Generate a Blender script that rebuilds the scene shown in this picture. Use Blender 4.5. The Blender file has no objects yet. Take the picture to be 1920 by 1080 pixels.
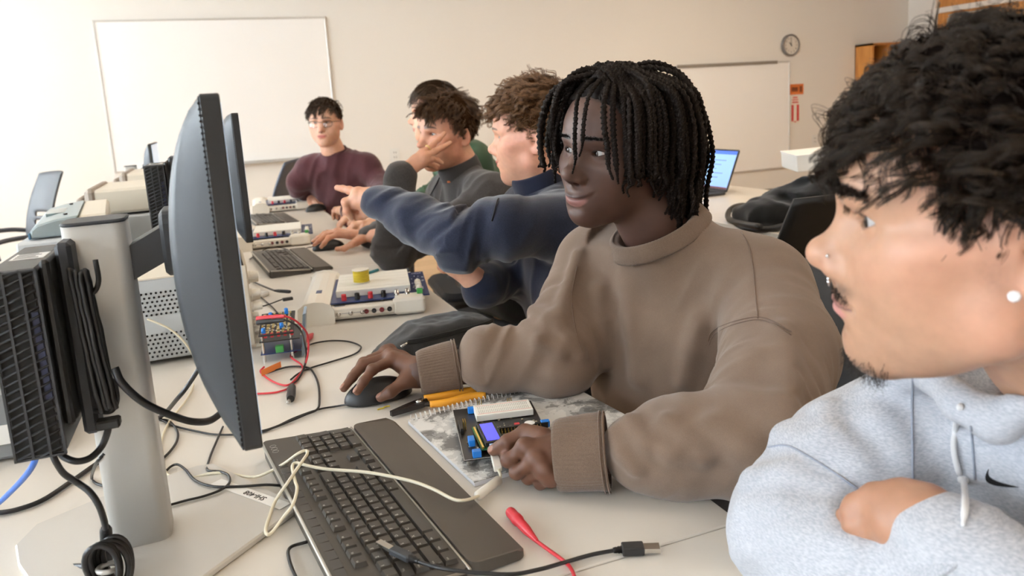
import bpy, math, random
import numpy as np
from mathutils import Vector, Matrix
random.seed(7); RNG = np.random.default_rng(7)
C = bpy.context.scene.collection
PI = math.pi
def R(d): return math.radians(d)
def V(*a): return np.array(a, float)
# ------------------------------------------------------------------ camera
F_PX, CX, CY = 1428.8, 960.0, 448.0
YAW, PITCH, ROLL = 0.3632, 0.1712, -0.0619
CAM = V(0, 0, 1.225); TZ = 0.74
def cam_axes():
    cy, sy = math.cos(YAW), math.sin(YAW)
    f = V(sy*math.cos(PITCH), cy*math.cos(PITCH), -math.sin(PITCH))
    r0 = V(cy, -sy, 0); u0 = np.cross(r0, f)
    r = r0*math.cos(ROLL)+u0*math.sin(ROLL); u = -r0*math.sin(ROLL)+u0*math.cos(ROLL)
    return r, u, f
RX, UX, FX = cam_axes()
def ray(px, py): return RX*((px-CX)/F_PX) - UX*((py-CY)/F_PX) + FX
def T(px, py, dz=0.0):                     # the point of the plane dz above the table top that the photo shows there
    d = ray(px, py); return CAM + d*((TZ+dz-CAM[2])/d[2])
def D(px, py, d): return CAM + ray(px, py)*d   # the point at depth d
def WY(px, py, y): d = ray(px, py); return CAM + d*(y/d[1])
def WX(px, py, x): d = ray(px, py); return CAM + d*(x/d[0])
def proj(p):
    q = np.asarray(p)-CAM; z = q@FX
    return (CX+F_PX*(q@RX)/z, CY-F_PX*(q@UX)/z)
# ------------------------------------------------------------------ objects
def nm(a):
    a = np.asarray(a, float); return a/np.linalg.norm(a)
def empty(name, label=None, cat=None, loc=(0, 0, 0), rz=0.0, group=None, M=None):
    o = bpy.data.objects.new(name, None); C.objects.link(o); o.empty_display_size = .05
    if M is not None: o.matrix_basis = M
    else: o.location = Vector(loc); o.rotation_euler = (0, 0, rz)
    tag(o, label, cat, group); return o
def tag(o, label=None, cat=None, group=None, kind=None):
    if label: o['label'] = label
    if cat: o['category'] = cat
    if group: o['group'] = group
    if kind: o['kind'] = kind
    return o
def link(name, me, mat=None, parent=None):
    o = bpy.data.objects.new(name, me); C.objects.link(o)
    if mat is not None:
        for m in (mat if isinstance(mat, (list, tuple)) else [mat]): me.materials.append(m)
    if parent is not None: o.parent = parent; o.matrix_parent_inverse = wmat(parent).inverted()
    return o
def wmat(o):
    """world matrix without waiting for the depsgraph"""
    return o.matrix_basis.copy() if o.parent is None else wmat(o.parent) @ o.matrix_parent_inverse @ o.matrix_basis
class MB:
    """collects boxes, tubes, lathes ... and links them as one mesh"""
    def __init__(s): s.v = []; s.f = []; s.m = []; s.sm = []; s.n = 0
    def add(s, v, f, mi=0, smooth=False):
        v = np.asarray(v, float).reshape(-1, 3)
        s.v.append(v)
        for q in f: s.f.append([int(i)+s.n for i in q])
        s.m += [mi]*len(f); s.sm += [smooth]*len(f); s.n += len(v); return s
    def box(s, lo, hi, mi=0, b=0.0, rot=None, c=None):
        lo = np.minimum(lo, hi).astype(float) if not np.isscalar(lo) else lo; hi = np.asarray(hi, float)
        if b > 0:
            v, f = bevel_box(np.asarray(lo, float), hi, b)
        else:
            x0, y0, z0 = lo; x1, y1, z1 = hi
            v = np.array([(x0,y0,z0),(x1,y0,z0),(x1,y1,z0),(x0,y1,z0),(x0,y0,z1),(x1,y0,z1),(x1,y1,z1),(x0,y1,z1)])
            f = [(3,2,1,0),(4,5,6,7),(0,1,5,4),(1,2,6,5),(2,3,7,6),(3,0,4,7)]
        if rot is not None: v = (np.asarray(rot)@(v-c).T).T + c
        return s.add(v, f, mi, b > 0 and False)
    def prism(s, poly, z0, z1, mi=0, axis=2, b=0.0, smooth=False):
        """poly (2D, ccw) pushed along an axis; b = chamfer of both rims"""
        p = np.asarray(poly, float); n = len(p)
        if b > 0:
            q = inset(p, b)
            rings = [(q, z0), (p, z0+b), (p, z1-b), (q, z1)]
        else: rings = [(p, z0), (p, z1)]
        v = []
        for a, z in rings:
            for x, y in a: v.append({2: (x, y, z), 1: (x, z, y), 0: (z, x, y)}[axis])
        f = [list(range(n))[::-1], [len(v)-n+i for i in range(n)]]
        for k in range(len(rings)-1):
            for i in range(n):
                j = (i+1) % n; f.append([k*n+i, k*n+j, (k+1)*n+j, (k+1)*n+i])
        if axis == 1: f = [q[::-1] for q in f]
        s.add(v, f, mi)
        if smooth:
            for k in range(len(f)-2): s.sm[-1-k] = True
        return s
    def tube(s, pts, r, seg=8, mi=0, cap=True):
        v, f = tube_geo(pts, r, seg, cap); return s.add(v, f, mi, True)
    def lathe(s, prof, c=(0, 0, 0), ax=(0, 0, 1), seg=20, mi=0, smooth=True):
        """prof: list of (radius, height) along ax"""
        ax = nm(ax); t = nm(np.cross(ax, V(0, 0, 1)) if abs(ax[2]) < .9 else np.cross(ax, V(1, 0, 0))); b = np.cross(ax, t)
        c = np.asarray(c, float); v = []
        for r, z in prof:
            for k in range(seg):
                a = 2*PI*k/seg; v.append(c+ax*z+(t*math.cos(a)+b*math.sin(a))*r)
        f = []; n = len(prof)
        for i in range(n-1):
            for k in range(seg):
                j = (k+1) % seg; f.append([i*seg+k, i*seg+j, (i+1)*seg+j, (i+1)*seg+k])
        s.add(v, f, mi, smooth)
        s.add(v[:seg], [list(range(seg))[::-1]], mi); s.add(v[-seg:], [list(range(seg))], mi)
        return s
    def build(s, name, mat=None, parent=None, M=None):
        me = bpy.data.meshes.new(name)
        v = np.concatenate(s.v) if s.v else np.zeros((0, 3))
        if M is not None:
            A = np.array(M); v = v@A[:3, :3].T + A[:3, 3]
        me.from_pydata(v.tolist(), [], s.f)
        me.polygons.foreach_set('material_index', s.m); me.polygons.foreach_set('use_smooth', s.sm)
        me.update(); return link(name, me, mat, parent)
def inset(p, b):
    n = len(p); out = []
    for i in range(n):
        a, c, d = p[i-1], p[i], p[(i+1) % n]
        e1 = nm(c-a) if np.linalg.norm(c-a) > 1e-9 else V(1, 0); e2 = nm(d-c) if np.linalg.norm(d-c) > 1e-9 else e1
        n1 = V(-e1[1], e1[0]); n2 = V(-e2[1], e2[0]); m = n1+n2; L = np.linalg.norm(m)
        m = m/L if L > 1e-6 else n1
        out.append(c+m*b/max(.4, m@n1))
    return np.array(out)
def rrect(x0, y0, x1, y1, r, n=5):
    o = []
    for cx, cy, a0 in ((x1-r, y0+r, -90), (x1-r, y1-r, 0), (x0+r, y1-r, 90), (x0+r, y0+r, 180)):
        for k in range(n+1):
            a = R(a0+90*k/n); o.append((cx+r*math.cos(a), cy+r*math.sin(a)))
    return o
def bevel_box(lo, hi, b):
    c = (lo+hi)/2; h = (hi-lo)/2; b = min(b, *(h*.98)); v = []; ix = {}
    for sx in (-1, 1):
        for sy in (-1, 1):
            for sz in (-1, 1):
                for ax in range(3):
                    p = np.array([sx, sy, sz])*(h-b); p[ax] += (sx, sy, sz)[ax]*b
                    ix[(sx, sy, sz, ax)] = len(v); v.append(c+p)
    f = []
    for ax in range(3):
        o = [a for a in range(3) if a != ax]
        for s in (-1, 1):
            q = []
            for a, d in ((-1, -1), (1, -1), (1, 1), (-1, 1)):
                k = [0, 0, 0]; k[ax] = s; k[o[0]] = a; k[o[1]] = d; q.append(ix[(*k, ax)])
            f.append(q)
        for a in (-1, 1):       # edges along ax
            for d in (-1, 1):
                q = []
                for s, w in ((-1, 0), (-1, 1), (1, 1), (1, 0)):
                    k = [0, 0, 0]; k[ax] = s; k[o[0]] = a; k[o[1]] = d; q.append(ix[(*k, o[w])])
                f.append(q)
    for sx in (-1, 1):
        for sy in (-1, 1):
            for sz in (-1, 1): f.append([ix[(sx, sy, sz, a)] for a in range(3)])
    v = np.array(v); out = []
    for q in f:
        n = np.cross(v[q[1]]-v[q[0]], v[q[2]]-v[q[0]])
        out.append(q if n@(v[q].mean(0)-c) > 0 else q[::-1])
    return v, out
def spline(pts, n=8):
    """Catmull-Rom through pts"""
    p = np.asarray(pts, float)
    if len(p) < 3: return np.array([p[0]+(p[-1]-p[0])*t for t in np.linspace(0, 1, n+1)])
    q = np.vstack([2*p[0]-p[1], p, 2*p[-1]-p[-2]]); o = []
    for i in range(len(p)-1):
        a, b, c, d = q[i:i+4]
        for t in np.linspace(0, 1, n, endpoint=False):
            o.append(.5*(2*b+(c-a)*t+(2*a-5*b+4*c-d)*t*t+(3*b-a-3*c+d)*t**3))
    o.append(p[-1]); return np.array(o)
def tube_geo(pts, r, seg=8, cap=True):
    p = np.asarray(pts, float); n = len(p); r = np.broadcast_to(np.asarray(r, float), (n,))
    t = np.gradient(p, axis=0); t /= np.maximum(np.linalg.norm(t, axis=1, keepdims=True), 1e-9)
    u = np.cross(t[0], V(0, 0, 1)); 
    if np.linalg.norm(u) < 1e-3: u = np.cross(t[0], V(1, 0, 0))
    u = nm(u); v = []
    for i in range(n):
        u = u-t[i]*(u@t[i]); u = nm(u) if np.linalg.norm(u) > 1e-6 else nm(np.cross(t[i], V(.3, .5, .8)))
        w = np.cross(t[i], u)
        a = np.arange(seg)*2*PI/seg
        v.append(p[i]+r[i]*(np.cos(a)[:, None]*u+np.sin(a)[:, None]*w))
    v = np.concatenate(v); f = []
    for i in range(n-1):
        for k in range(seg):
            j = (k+1) % seg; f.append([i*seg+k, i*seg+j, (i+1)*seg+j, (i+1)*seg+k])
    if cap: f.append(list(range(seg))[::-1]); f.append([(n-1)*seg+k for k in range(seg)])
    return v, f
def many_tubes(P, Rd, seg=4, col=None):
    """P: (N,L,3) strand points, Rd: (N,L) radii -> verts, quads (numpy), colours per vertex"""
    N, L, _ = P.shape
    t = np.gradient(P, axis=1); t /= np.maximum(np.linalg.norm(t, axis=2, keepdims=True), 1e-9)
    up = np.broadcast_to(V(.31, .22, .92), t.shape); u = np.cross(t, up); u /= np.maximum(np.linalg.norm(u, axis=2, keepdims=True), 1e-6)
    w = np.cross(t, u); a = np.arange(seg)*2*PI/seg
    v = P[:, :, None, :]+Rd[:, :, None, None]*(np.cos(a)[None, None, :, None]*u[:, :, None, :]+np.sin(a)[None, None, :, None]*w[:, :, None, :])
    v = v.reshape(-1, 3)
    base = (np.arange(N)*L*seg)[:, None, None]+(np.arange(L-1)*seg)[None, :, None]
    k = np.arange(seg)[None, None, :]; j = (np.arange(seg)+1) % seg; j = j[None, None, :]
    q = np.stack([base+k, base+j, base+seg+j, base+seg+k], -1).reshape(-1, 4)
    c = None if col is None else np.repeat(col, L*seg, axis=0)
    return v, q, c
def npmesh(name, v, q, mat=None, parent=None, col=None, smooth=True):
    me = bpy.data.meshes.new(name); n = q.shape[1]
    me.vertices.add(len(v)); me.vertices.foreach_set('co', np.ascontiguousarray(v, np.float32).ravel())
    me.loops.add(q.size); me.loops.foreach_set('vertex_index', np.ascontiguousarray(q, np.int32).ravel())
    me.polygons.add(len(q)); me.polygons.foreach_set('loop_start', np.arange(0, q.size, n, dtype=np.int32))
    me.polygons.foreach_set('use_smooth', np.full(len(q), smooth))
    if col is not None:
        a = me.color_attributes.new('Col', 'FLOAT_COLOR', 'POINT')
        c = np.ones((len(v), 4), np.float32); c[:, :3] = col; a.data.foreach_set('color', c.ravel())
    me.update(calc_edges=True); me.validate(); return link(name, me, mat, parent)
def copy_tree(o, parent=None):
    c = o.copy(); C.objects.link(c); c.parent = parent
    for ch in list(o.children): 
        mi = ch.matrix_parent_inverse.copy(); copy_tree(ch, c).matrix_parent_inverse = mi
    return c
def sort_copy(o, M, label=None, group=None):
    c = copy_tree(o); c.matrix_basis = M
    if label: c['label'] = label
    if group: c['group'] = group
    return c
def Mat(loc=(0, 0, 0), rz=0.0, rx=0.0, ry=0.0, s=1.0):
    return Matrix.Translation(Vector(loc)) @ Matrix.Rotation(rz, 4, 'Z') @ Matrix.Rotation(ry, 4, 'Y') @ Matrix.Rotation(rx, 4, 'X') @ Matrix.Scale(s, 4)
def text_geo(s, size, M, depth=0.0003, align='CENTER'):
    """lettering as mesh data: returns verts, faces"""
    cu = bpy.data.curves.new('lettering', 'FONT'); cu.body = s; cu.size = size; cu.align_x = align; cu.align_y = 'CENTER'; cu.extrude = depth; cu.resolution_u = 2
    o = bpy.data.objects.new('lettering', cu); me = o.to_mesh()
    A = np.array(M); v = np.array([tuple(x.co) for x in me.vertices]).reshape(-1, 3); f = [list(p.vertices) for p in me.polygons]
    v = v@A[:3, :3].T+A[:3, 3]; o.to_mesh_clear(); bpy.data.objects.remove(o); bpy.data.curves.remove(cu); return v, f
# ------------------------------------------------------------------ signed distance modelling
def cap(P, a, b, ra, rb=None):
    rb = ra if rb is None else rb; a = np.asarray(a, np.float32); ab = np.asarray(b, np.float32)-a
    q = P-a; t = np.clip((q@ab)/max(float(ab@ab), 1e-12), 0, 1)
    d = q-t[:, None]*ab
    return np.sqrt(np.einsum('ij,ij->i', d, d))-(ra+(rb-ra)*t)
def ell(P, c, r, M=None):
    q = P-np.asarray(c, np.float32)
    if M is not None: q = q@np.asarray(M, np.float32)      # columns of M = the ellipsoid's axes
    r = np.asarray(r, np.float32); a = q/r; k0 = np.sqrt(np.einsum('ij,ij->i', a, a)); b = a/r; k1 = np.sqrt(np.einsum('ij,ij->i', b, b))
    return k0*(k0-1)/np.maximum(k1, 1e-6)
def rbox(P, c, h, r, M=None):
    q = P-np.asarray(c, np.float32)
    if M is not None: q = q@np.asarray(M, np.float32)
    q = np.abs(q)-(np.asarray(h, np.float32)-r)
    return np.linalg.norm(np.maximum(q, 0), axis=1)+np.minimum(q.max(1), 0)-r
def torus(P, c, n, Rr, r, sc=None):
    q = P-np.asarray(c, np.float32); n = nm(n); z = q@n.astype(np.float32); w = np.sqrt(np.maximum(np.einsum('ij,ij->i', q, q)-z*z, 0))
    return np.sqrt((w-Rr)**2+z*z)-r
def smin(a, b, k):
    h = np.maximum(k-np.abs(a-b), 0)/k; return np.minimum(a, b)-h*h*k*.25
def smax(a, b, k): return -smin(-a, -b, k)
def chain(P, pts, rad, k=0.012, smooth=0):
    d = None
    for i in range(len(pts)-1):
        e = cap(P, pts[i], pts[i+1], rad[i], rad[i+1]); d = e if d is None else smin(d, e, k)
    return d
def hash3(ix, iy, iz, s):
    n = (ix*374761393+iy*668265263+iz*2147483647+s*974634777) & 0xffffffff
    n = ((n ^ (n >> 13))*1274126177) & 0xffffffff
    return ((n ^ (n >> 16)) & 0xffff)/65535.0
def vnoise(P, s=0):
    P = np.asarray(P, np.float64); i = np.floor(P).astype(np.int64); f = P-i; f = f*f*(3-2*f); o = 0
    for dx in (0, 1):
        for dy in (0, 1):
            for dz in (0, 1):
                w = (f[:, 0] if dx else 1-f[:, 0])*(f[:, 1] if dy else 1-f[:, 1])*(f[:, 2] if dz else 1-f[:, 2])
                o = o+w*hash3(i[:, 0]+dx, i[:, 1]+dy, i[:, 2]+dz, s)
    return o*2-1
def surfnet(f, lo, hi, h, s=6):
    lo = np.asarray(lo, float); n = np.ceil((np.asarray(hi, float)-lo)/h/s).astype(int); N = n*s
    gc = np.stack(np.meshgrid(*[np.arange(k) for k in n], indexing='ij'), -1).reshape(-1, 3)
    cen = (lo+(gc*s+(s-1)/2)*h).astype(np.float32)
    dc = np.concatenate([f(c) for c in np.array_split(cen, max(1, len(cen)//200000))])
    A = np.repeat(np.repeat(np.repeat(np.sign(dc).reshape(n).astype(np.float32), s, 0), s, 1), s, 2)
    act = gc[np.abs(dc) < s*h*1.45]
    off = np.stack(np.meshgrid(*[np.arange(s)]*3, indexing='ij'), -1).reshape(-1, 3)
    for ch in np.array_split(act, max(1, len(act)*s**3//300000)):
        if not len(ch): continue
        ii = (ch[:, None]*s+off[None]).reshape(-1, 3)
        A[ii[:, 0], ii[:, 1], ii[:, 2]] = f((lo+ii*h).astype(np.float32))
    A[0], A[-1] = 1, 1; A[:, 0], A[:, -1] = 1, 1; A[:, :, 0], A[:, :, -1] = 1, 1
    S = A < 0
    cs = np.zeros(tuple(N-1), np.int8)
    for a in (0, 1):
        for b in (0, 1):
            for c in (0, 1): cs += S[a:N[0]-1+a, b:N[1]-1+b, c:N[2]-1+c]
    ci = np.argwhere((cs > 0) & (cs < 8)); idm = np.full(tuple(N-1), -1, np.int32); idm[tuple(ci.T)] = np.arange(len(ci))
    acc = np.zeros((len(ci), 3)); cnt = np.zeros(len(ci))
    crn = [(a, b, c) for a in (0, 1) for b in (0, 1) for c in (0, 1)]
    for p in crn:
        for ax in range(3):
            if p[ax] == 0:
                q = list(p); q[ax] = 1
                va = A[tuple((ci+p).T)]; vb = A[tuple((ci+q).T)]; m = (va < 0) != (vb < 0)
                t = np.where(m, va/np.where(m, va-vb, 1), 0); x = np.array(p, float)[None]+np.zeros((len(ci), 3)); x[:, ax] = t
                acc += x*m[:, None]; cnt += m
    v = lo+(ci+acc/cnt[:, None])*h; Q = []
    for ax in range(3):
        o1, o2 = [(1, 2), (2, 0), (0, 1)][ax]
        sl0 = [slice(1, -1)]*3; sl1 = [slice(1, -1)]*3; sl0[ax] = slice(0, -1); sl1[ax] = slice(1, None)
        e = np.argwhere(S[tuple(sl0)] != S[tuple(sl1)])
        if not len(e): continue
        add = np.ones(3, int); add[ax] = 0; e = e+add
        inn = S[tuple(e.T)]
        def cid(d1, d2):
            g = e.copy(); g[:, o1] += d1; g[:, o2] += d2; return idm[tuple(g.T)]
        q = np.stack([cid(-1, -1), cid(0, -1), cid(0, 0), cid(-1, 0)], 1)
        q[~inn] = q[~inn][:, ::-1]; Q.append(q[(q >= 0).all(1)])
    return v, np.concatenate(Q)
def join_np(parts):
    vs, qs, cs, n = [], [], [], 0
    for v, q, c in parts: vs.append(v); qs.append(q+n); cs.append(c); n += len(v)
    return np.concatenate(vs), np.concatenate(qs), np.concatenate(cs)
# ------------------------------------------------------------------ materials
def newmat(name):
    m = bpy.data.materials.new(name); m.use_nodes = True; nt = m.node_tree
    return m, nt, nt.nodes['Principled BSDF']
def N(nt, t, **kw):
    n = nt.nodes.new(t)
    for k, v in kw.items():
        if k in n.inputs: n.inputs[k].default_value = v
        else: setattr(n, k, v)
    return n
def lin(c):
    """sRGB 0-255 -> linear rgba"""
    o = []
    for x in c[:3]:
        x = x/255; o.append(x/12.92 if x <= .04045 else ((x+.055)/1.055)**2.4)
    return (*o, 1.0)
def plain(name, rgb, rough=.5, metal=0.0, noise=0.0, nscale=60, bump=0.0, bscale=400, spec=.5, coat=0.0, sheen=0.0, trans=0.0, emit=0.0, sss=0.0):
    m, nt, b = newmat(name); c = lin(rgb)
    b.inputs['Base Color'].default_value = c; b.inputs['Roughness'].default_value = rough; b.inputs['Metallic'].default_value = metal
    b.inputs['Specular IOR Level'].default_value = spec; b.inputs['Coat Weight'].default_value = coat; b.inputs['Sheen Weight'].default_value = sheen
    if trans: b.inputs['Transmission Weight'].default_value = trans
    if emit: b.inputs['Emission Color'].default_value = c; b.inputs['Emission Strength'].default_value = emit
    tc = N(nt, 'ShaderNodeTexCoord')
    if noise:
        n = N(nt, 'ShaderNodeTexNoise', Scale=nscale, Detail=4.0); nt.links.new(tc.outputs['Object'], n.inputs['Vector'])
        mx = N(nt, 'ShaderNodeMix', data_type='RGBA'); mx.inputs[6].default_value = tuple(x*(1-noise) for x in c[:3])+(1,); mx.inputs[7].default_value = tuple(min(1, x*(1+noise)) for x in c[:3])+(1,)
        nt.links.new(n.outputs['Fac'], mx.inputs[0]); nt.links.new(mx.outputs[2], b.inputs['Base Color'])
    if bump:
        n = N(nt, 'ShaderNodeTexNoise', Scale=bscale, Detail=3.0); nt.links.new(tc.outputs['Object'], n.inputs['Vector'])
        bm = N(nt, 'ShaderNodeBump', Strength=bump, Distance=.002); nt.links.new(n.outputs['Fac'], bm.inputs['Height']); nt.links.new(bm.outputs['Normal'], b.inputs['Normal'])
    return m
def skin_mat(name, sss=.12, rough=.48, bumps=.06):
    m, nt, b = newmat(name)
    a = N(nt, 'ShaderNodeVertexColor', layer_name='Col'); tc = N(nt, 'ShaderNodeTexCoord')
    n = N(nt, 'ShaderNodeTexNoise', Scale=90.0, Detail=5.0); nt.links.new(tc.outputs['Object'], n.inputs['Vector'])
    hv = N(nt, 'ShaderNodeHueSaturation'); mr = N(nt, 'ShaderNodeMapRange'); mr.inputs[1].default_value = .3; mr.inputs[2].default_value = .7; mr.inputs[3].default_value = .94; mr.inputs[4].default_value = 1.06
    nt.links.new(n.outputs['Fac'], mr.inputs[0]); nt.links.new(mr.outputs[0], hv.inputs['Value']); nt.links.new(a.outputs['Color'], hv.inputs['Color']); nt.links.new(hv.outputs[0], b.inputs['Base Color'])
    b.inputs['Roughness'].default_value = rough; b.inputs['Subsurface Weight'].default_value = sss; b.inputs['Subsurface Radius'].default_value = (.008, .003, .0015); b.inputs['Subsurface Scale'].default_value = .6
    n2 = N(nt, 'ShaderNodeTexNoise', Scale=1600.0, Detail=4.0); nt.links.new(tc.outputs['Object'], n2.inputs['Vector'])
    bm = N(nt, 'ShaderNodeBump', Strength=bumps, Distance=.0015); nt.links.new(n2.outputs['Fac'], bm.inputs['Height']); nt.links.new(bm.outputs['Normal'], b.inputs['Normal'])
    return m
def hair_mat(name, rough=.42, spec=.35):
    m, nt, b = newmat(name); a = N(nt, 'ShaderNodeVertexColor', layer_name='Col'); nt.links.new(a.outputs['Color'], b.inputs['Base Color'])
    b.inputs['Roughness'].default_value = rough; b.inputs['Specular IOR Level'].default_value = spec; return m
def fabric(name, rgb, rgb2=None, heather=.12, hscale=500, stretch=(1, 1, 1), bump=.35, bscale=900, sheen=.25, blotch=.08):
    m, nt, b = newmat(name); c = lin(rgb); c2 = lin(rgb2) if rgb2 else tuple(x*(1-heather) for x in c[:3])+(1,)
    tc = N(nt, 'ShaderNodeTexCoord'); mp = N(nt, 'ShaderNodeMapping'); mp.inputs['Scale'].default_value = stretch; nt.links.new(tc.outputs['Object'], mp.inputs['Vector'])
    n = N(nt, 'ShaderNodeTexNoise', Scale=hscale, Detail=3.0); nt.links.new(mp.outputs[0], n.inputs['Vector'])
    cr = N(nt, 'ShaderNodeValToRGB'); cr.color_ramp.elements[0].position = .38; cr.color_ramp.elements[1].position = .62; cr.color_ramp.elements[0].color = c2; cr.color_ramp.elements[1].color = c
    nt.links.new(n.outputs['Fac'], cr.inputs['Fac'])
    n3 = N(nt, 'ShaderNodeTexNoise', Scale=18.0, Detail=3.0); nt.links.new(tc.outputs['Object'], n3.inputs['Vector'])
    hv = N(nt, 'ShaderNodeHueSaturation'); mr = N(nt, 'ShaderNodeMapRange'); mr.inputs[1].default_value = .3; mr.inputs[2].default_value = .7; mr.inputs[3].default_value = 1-blotch; mr.inputs[4].default_value = 1+blotch
    nt.links.new(n3.outputs['Fac'], mr.inputs[0]); nt.links.new(mr.outputs[0], hv.inputs['Value']); nt.links.new(cr.outputs[0], hv.inputs['Color']); nt.links.new(hv.outputs[0], b.inputs['Base Color'])
    b.inputs['Roughness'].default_value = .95; b.inputs['Sheen Weight'].default_value = sheen; b.inputs['Specular IOR Level'].default_value = .15
    n2 = N(nt, 'ShaderNodeTexNoise', Scale=bscale, Detail=4.0); nt.links.new(mp.outputs[0], n2.inputs['Vector'])
    bm = N(nt, 'ShaderNodeBump', Strength=bump, Distance=.002); nt.links.new(n2.outputs['Fac'], bm.inputs['Height']); nt.links.new(bm.outputs['Normal'], b.inputs['Normal'])
    return m
# ------------------------------------------------------------------ heads
# head space: origin between the ears, +Y = face, +X = the head's right, +Z = up, metres
LM = {'tip': (0, .1225, -.018), 'nasion': (0, .0945, .022), 'subn': (0, .1045, -.0345), 'lip': (0, .108, -.051), 'mcorner': (.0245, .088, -.051), 'pogo': (0, .0985, -.087), 'menton': (0, .084, -.104),
      'eye': (.0315, .0845, .016), 'eyeo': (.046, .073, .016), 'ala': (.0165, .102, -.024), 'ear': (.081, -.008, .004), 'lobe': (.076, .002, -.026), 'gonion': (.054, .018, -.06), 'glab': (0, .099, .042)}
DEF = dict(jaw=.050, chin_w=.020, chin_y=.082, chin_z=-.087, nose_w=1.0, nose_l=1.0, tip_r=.0108, tip_dy=0.0, lip=1.0, smile=0.0, cheek=1.0, open=.0105, brow=1.0, wide=1.0, blink=0.0, neck_r=.054, bridge=0.0, tip_dz=0.0, sub_dz=0.0, m_dz=0.0, m_w=1.0, ridge=1.0, ridge_dy=0.0)
def sx(P): Q = P.copy(); Q[:, 0] = np.abs(Q[:, 0]); return Q
def head_sdf(p, neck_to, neck_c=None):
    """p: shape numbers; neck_to: where the neck goes (head space)"""
    p = {**DEF, **p}; w = p['wide']; eo = p['open']
    def f(P0):
        P = P0.astype(np.float32); A = sx(P)
        d = ell(P, (0, -.003, .050), (.077*w, .0950, .083))
        d = smin(d, ell(P, (0, .045, .045), (.062*w, .0485, .052)), .024)
        d = smin(d, ell(P, (0, .034, -.022), (.062*w, .064, .082)), .03)
        d = smin(d, cap(A, (p['jaw']*w-.002, .008, -.052), (p['chin_w']*.6, p['chin_y']-.012, p['chin_z']-.004), .017, .0135), .028)
        d = smin(d, cap(A, (.058*w, .004, .0), (p['jaw']*w-.002, .008, -.052), .014, .016), .03)
        d = smin(d, ell(A, (0, p['chin_y'], p['chin_z']), (p['chin_w'], .0165, .0165)), .022)
        d = smin(d, ell(P, (0, .068, -.050+p['m_dz']), (.034, .033, .032)), .024)
        d = smin(d, ell(A, (.043*w, .059, -.017), (.024*p['cheek'], .022*p['cheek'], .020)), .02)
        d = smin(d, ell(A, (.058*w, .040, .0), (.013, .028, .012)), .02)
        d = smin(d, ell(A, (.040*w, .046, -.040), (.022, .026, .026)), .02)
        # orbits and brows
        d = smax(d, -ell(A, (.0375, .1030, .0165), (.0245, .0250, .0145)), .013)
        d = smin(d, cap(A, (.010, .0860+p['ridge_dy'], .033), (.030, .0840+p['ridge_dy'], .0375), .0085*p['ridge'], .008*p['ridge']), .014)
        d = smin(d, cap(A, (.030, .0840+p['ridge_dy'], .0375), (.052, .0635+p['ridge_dy'], .032), .008*p['ridge'], .0065), .014)
        # eyelids: a ball with an almond cut
        e = (.0315, .0715, .0160)
        lid = ell(A, e, (.0150, .0145, .0136)); d = smin(d, lid, .0055)
        q = A-np.array(e, np.float32); x = q[:, 0]; z = q[:, 2]-.10*x
        al = np.maximum(np.sqrt(x*x+(z+.0205-eo*.5)**2)-.0205-eo*.05, np.sqrt(x*x*.8+(z-.0235+eo*.36)**2)-.0235)
        al = np.maximum(al, np.maximum(-(q[:, 1]+.004), np.abs(x-.0006)-.0152))
        d = smax(d, -al, .0012)
        ball = np.sqrt((q*q).sum(1))-.0116; d = np.minimum(d, ball)
        # upper lid fold
        d = smax(d, -(np.abs(torus(A, (.0315, .0745, .0165), (0, 1, -.35), .0150, .0005))-.0006+np.maximum(0, .004-q[:, 2])), .002) if p['blink'] == 0 else d
        # nose
        nl = p['nose_l']; nw = p['nose_w']; ty = .1125+p['tip_dy']; tz = -.0165+p['tip_dz']; sd = p['sub_dz']
        d = smin(d, chain(P, [(0, .0800+p['bridge'], .030), (0, .0840+p['bridge'], .014), (0, .0975+p['bridge']*.6, -.003), (0, ty-.003, tz+.002)], [.0068, .0080*nw**.5, .0096*nw**.5, .0104*nw**.5], .010), .014)
        d = smin(d, ell(P, (0, ty-.0005, tz-.001), (p['tip_r']*nw**.5, p['tip_r'], p['tip_r']*.92)), .010)
        d = smin(d, ell(A, (.0108*nw, .1000, -.0225+sd*.5), (.0072*nw, .0112, .0080)), .008)
        d = smin(d, cap(P, (0, ty-.006, tz-.0105), (0, .0985, -.034+sd), .0045, .006), .006)
        d = smax(d, -ell(A, (.0068*nw, .1055, -.0300), (.0042*nw, .0060, .0050)), .0025)
        d = smax(d, -cap(A, (.0200*nw, .094, -.0235), (.0185*nw, .0965, -.0315), .0008), .004)
        # lips
        L = p['lip']; s = p['smile']; zz = A[:, 0]**2*s*9
        B = A.copy(); B[:, 2] -= zz+p['m_dz']; B[:, 1] += A[:, 0]**2*6.0; B[:, 0] /= p['m_w']
        up = smin(ell(B, (.0075, .0955, -.0462), (.0165, .0115, .0048*L)), ell(B, (.014, .0935, -.0480), (.0125, .010, .0035*L)), .006)
        lo = ell(B, (0, .0945, -.0553), (.0205, .0118, .0062*L))
        d = smin(d, up, .0045); d = smin(d, lo, .0045)
        d = smax(d, -cap(B, (0, .108, -.0505), (.0245, .1030, -.0505), .0009, .0012), .0028)
        d = smax(d, -ell(B, (.0265, .1035, -.0500), (.0020, .006, .0025)), .006)
        d = smax(d, -ell(P, (0, .1135, -.068+p['m_dz']*.7), (.018, .014, .0045)), .010)
        # ears
        a = R(22); M = np.array([[math.cos(a), -math.sin(a), 0], [math.sin(a), math.cos(a), 0], [0, 0, 1]]); t = R(-12)
        M = M@np.array([[1, 0, 0], [0, math.cos(t), -math.sin(t)], [0, math.sin(t), math.cos(t)]])
        g = (A-np.array([.0765*w, -.011, .005], np.float32))@M.astype(np.float32)
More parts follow.
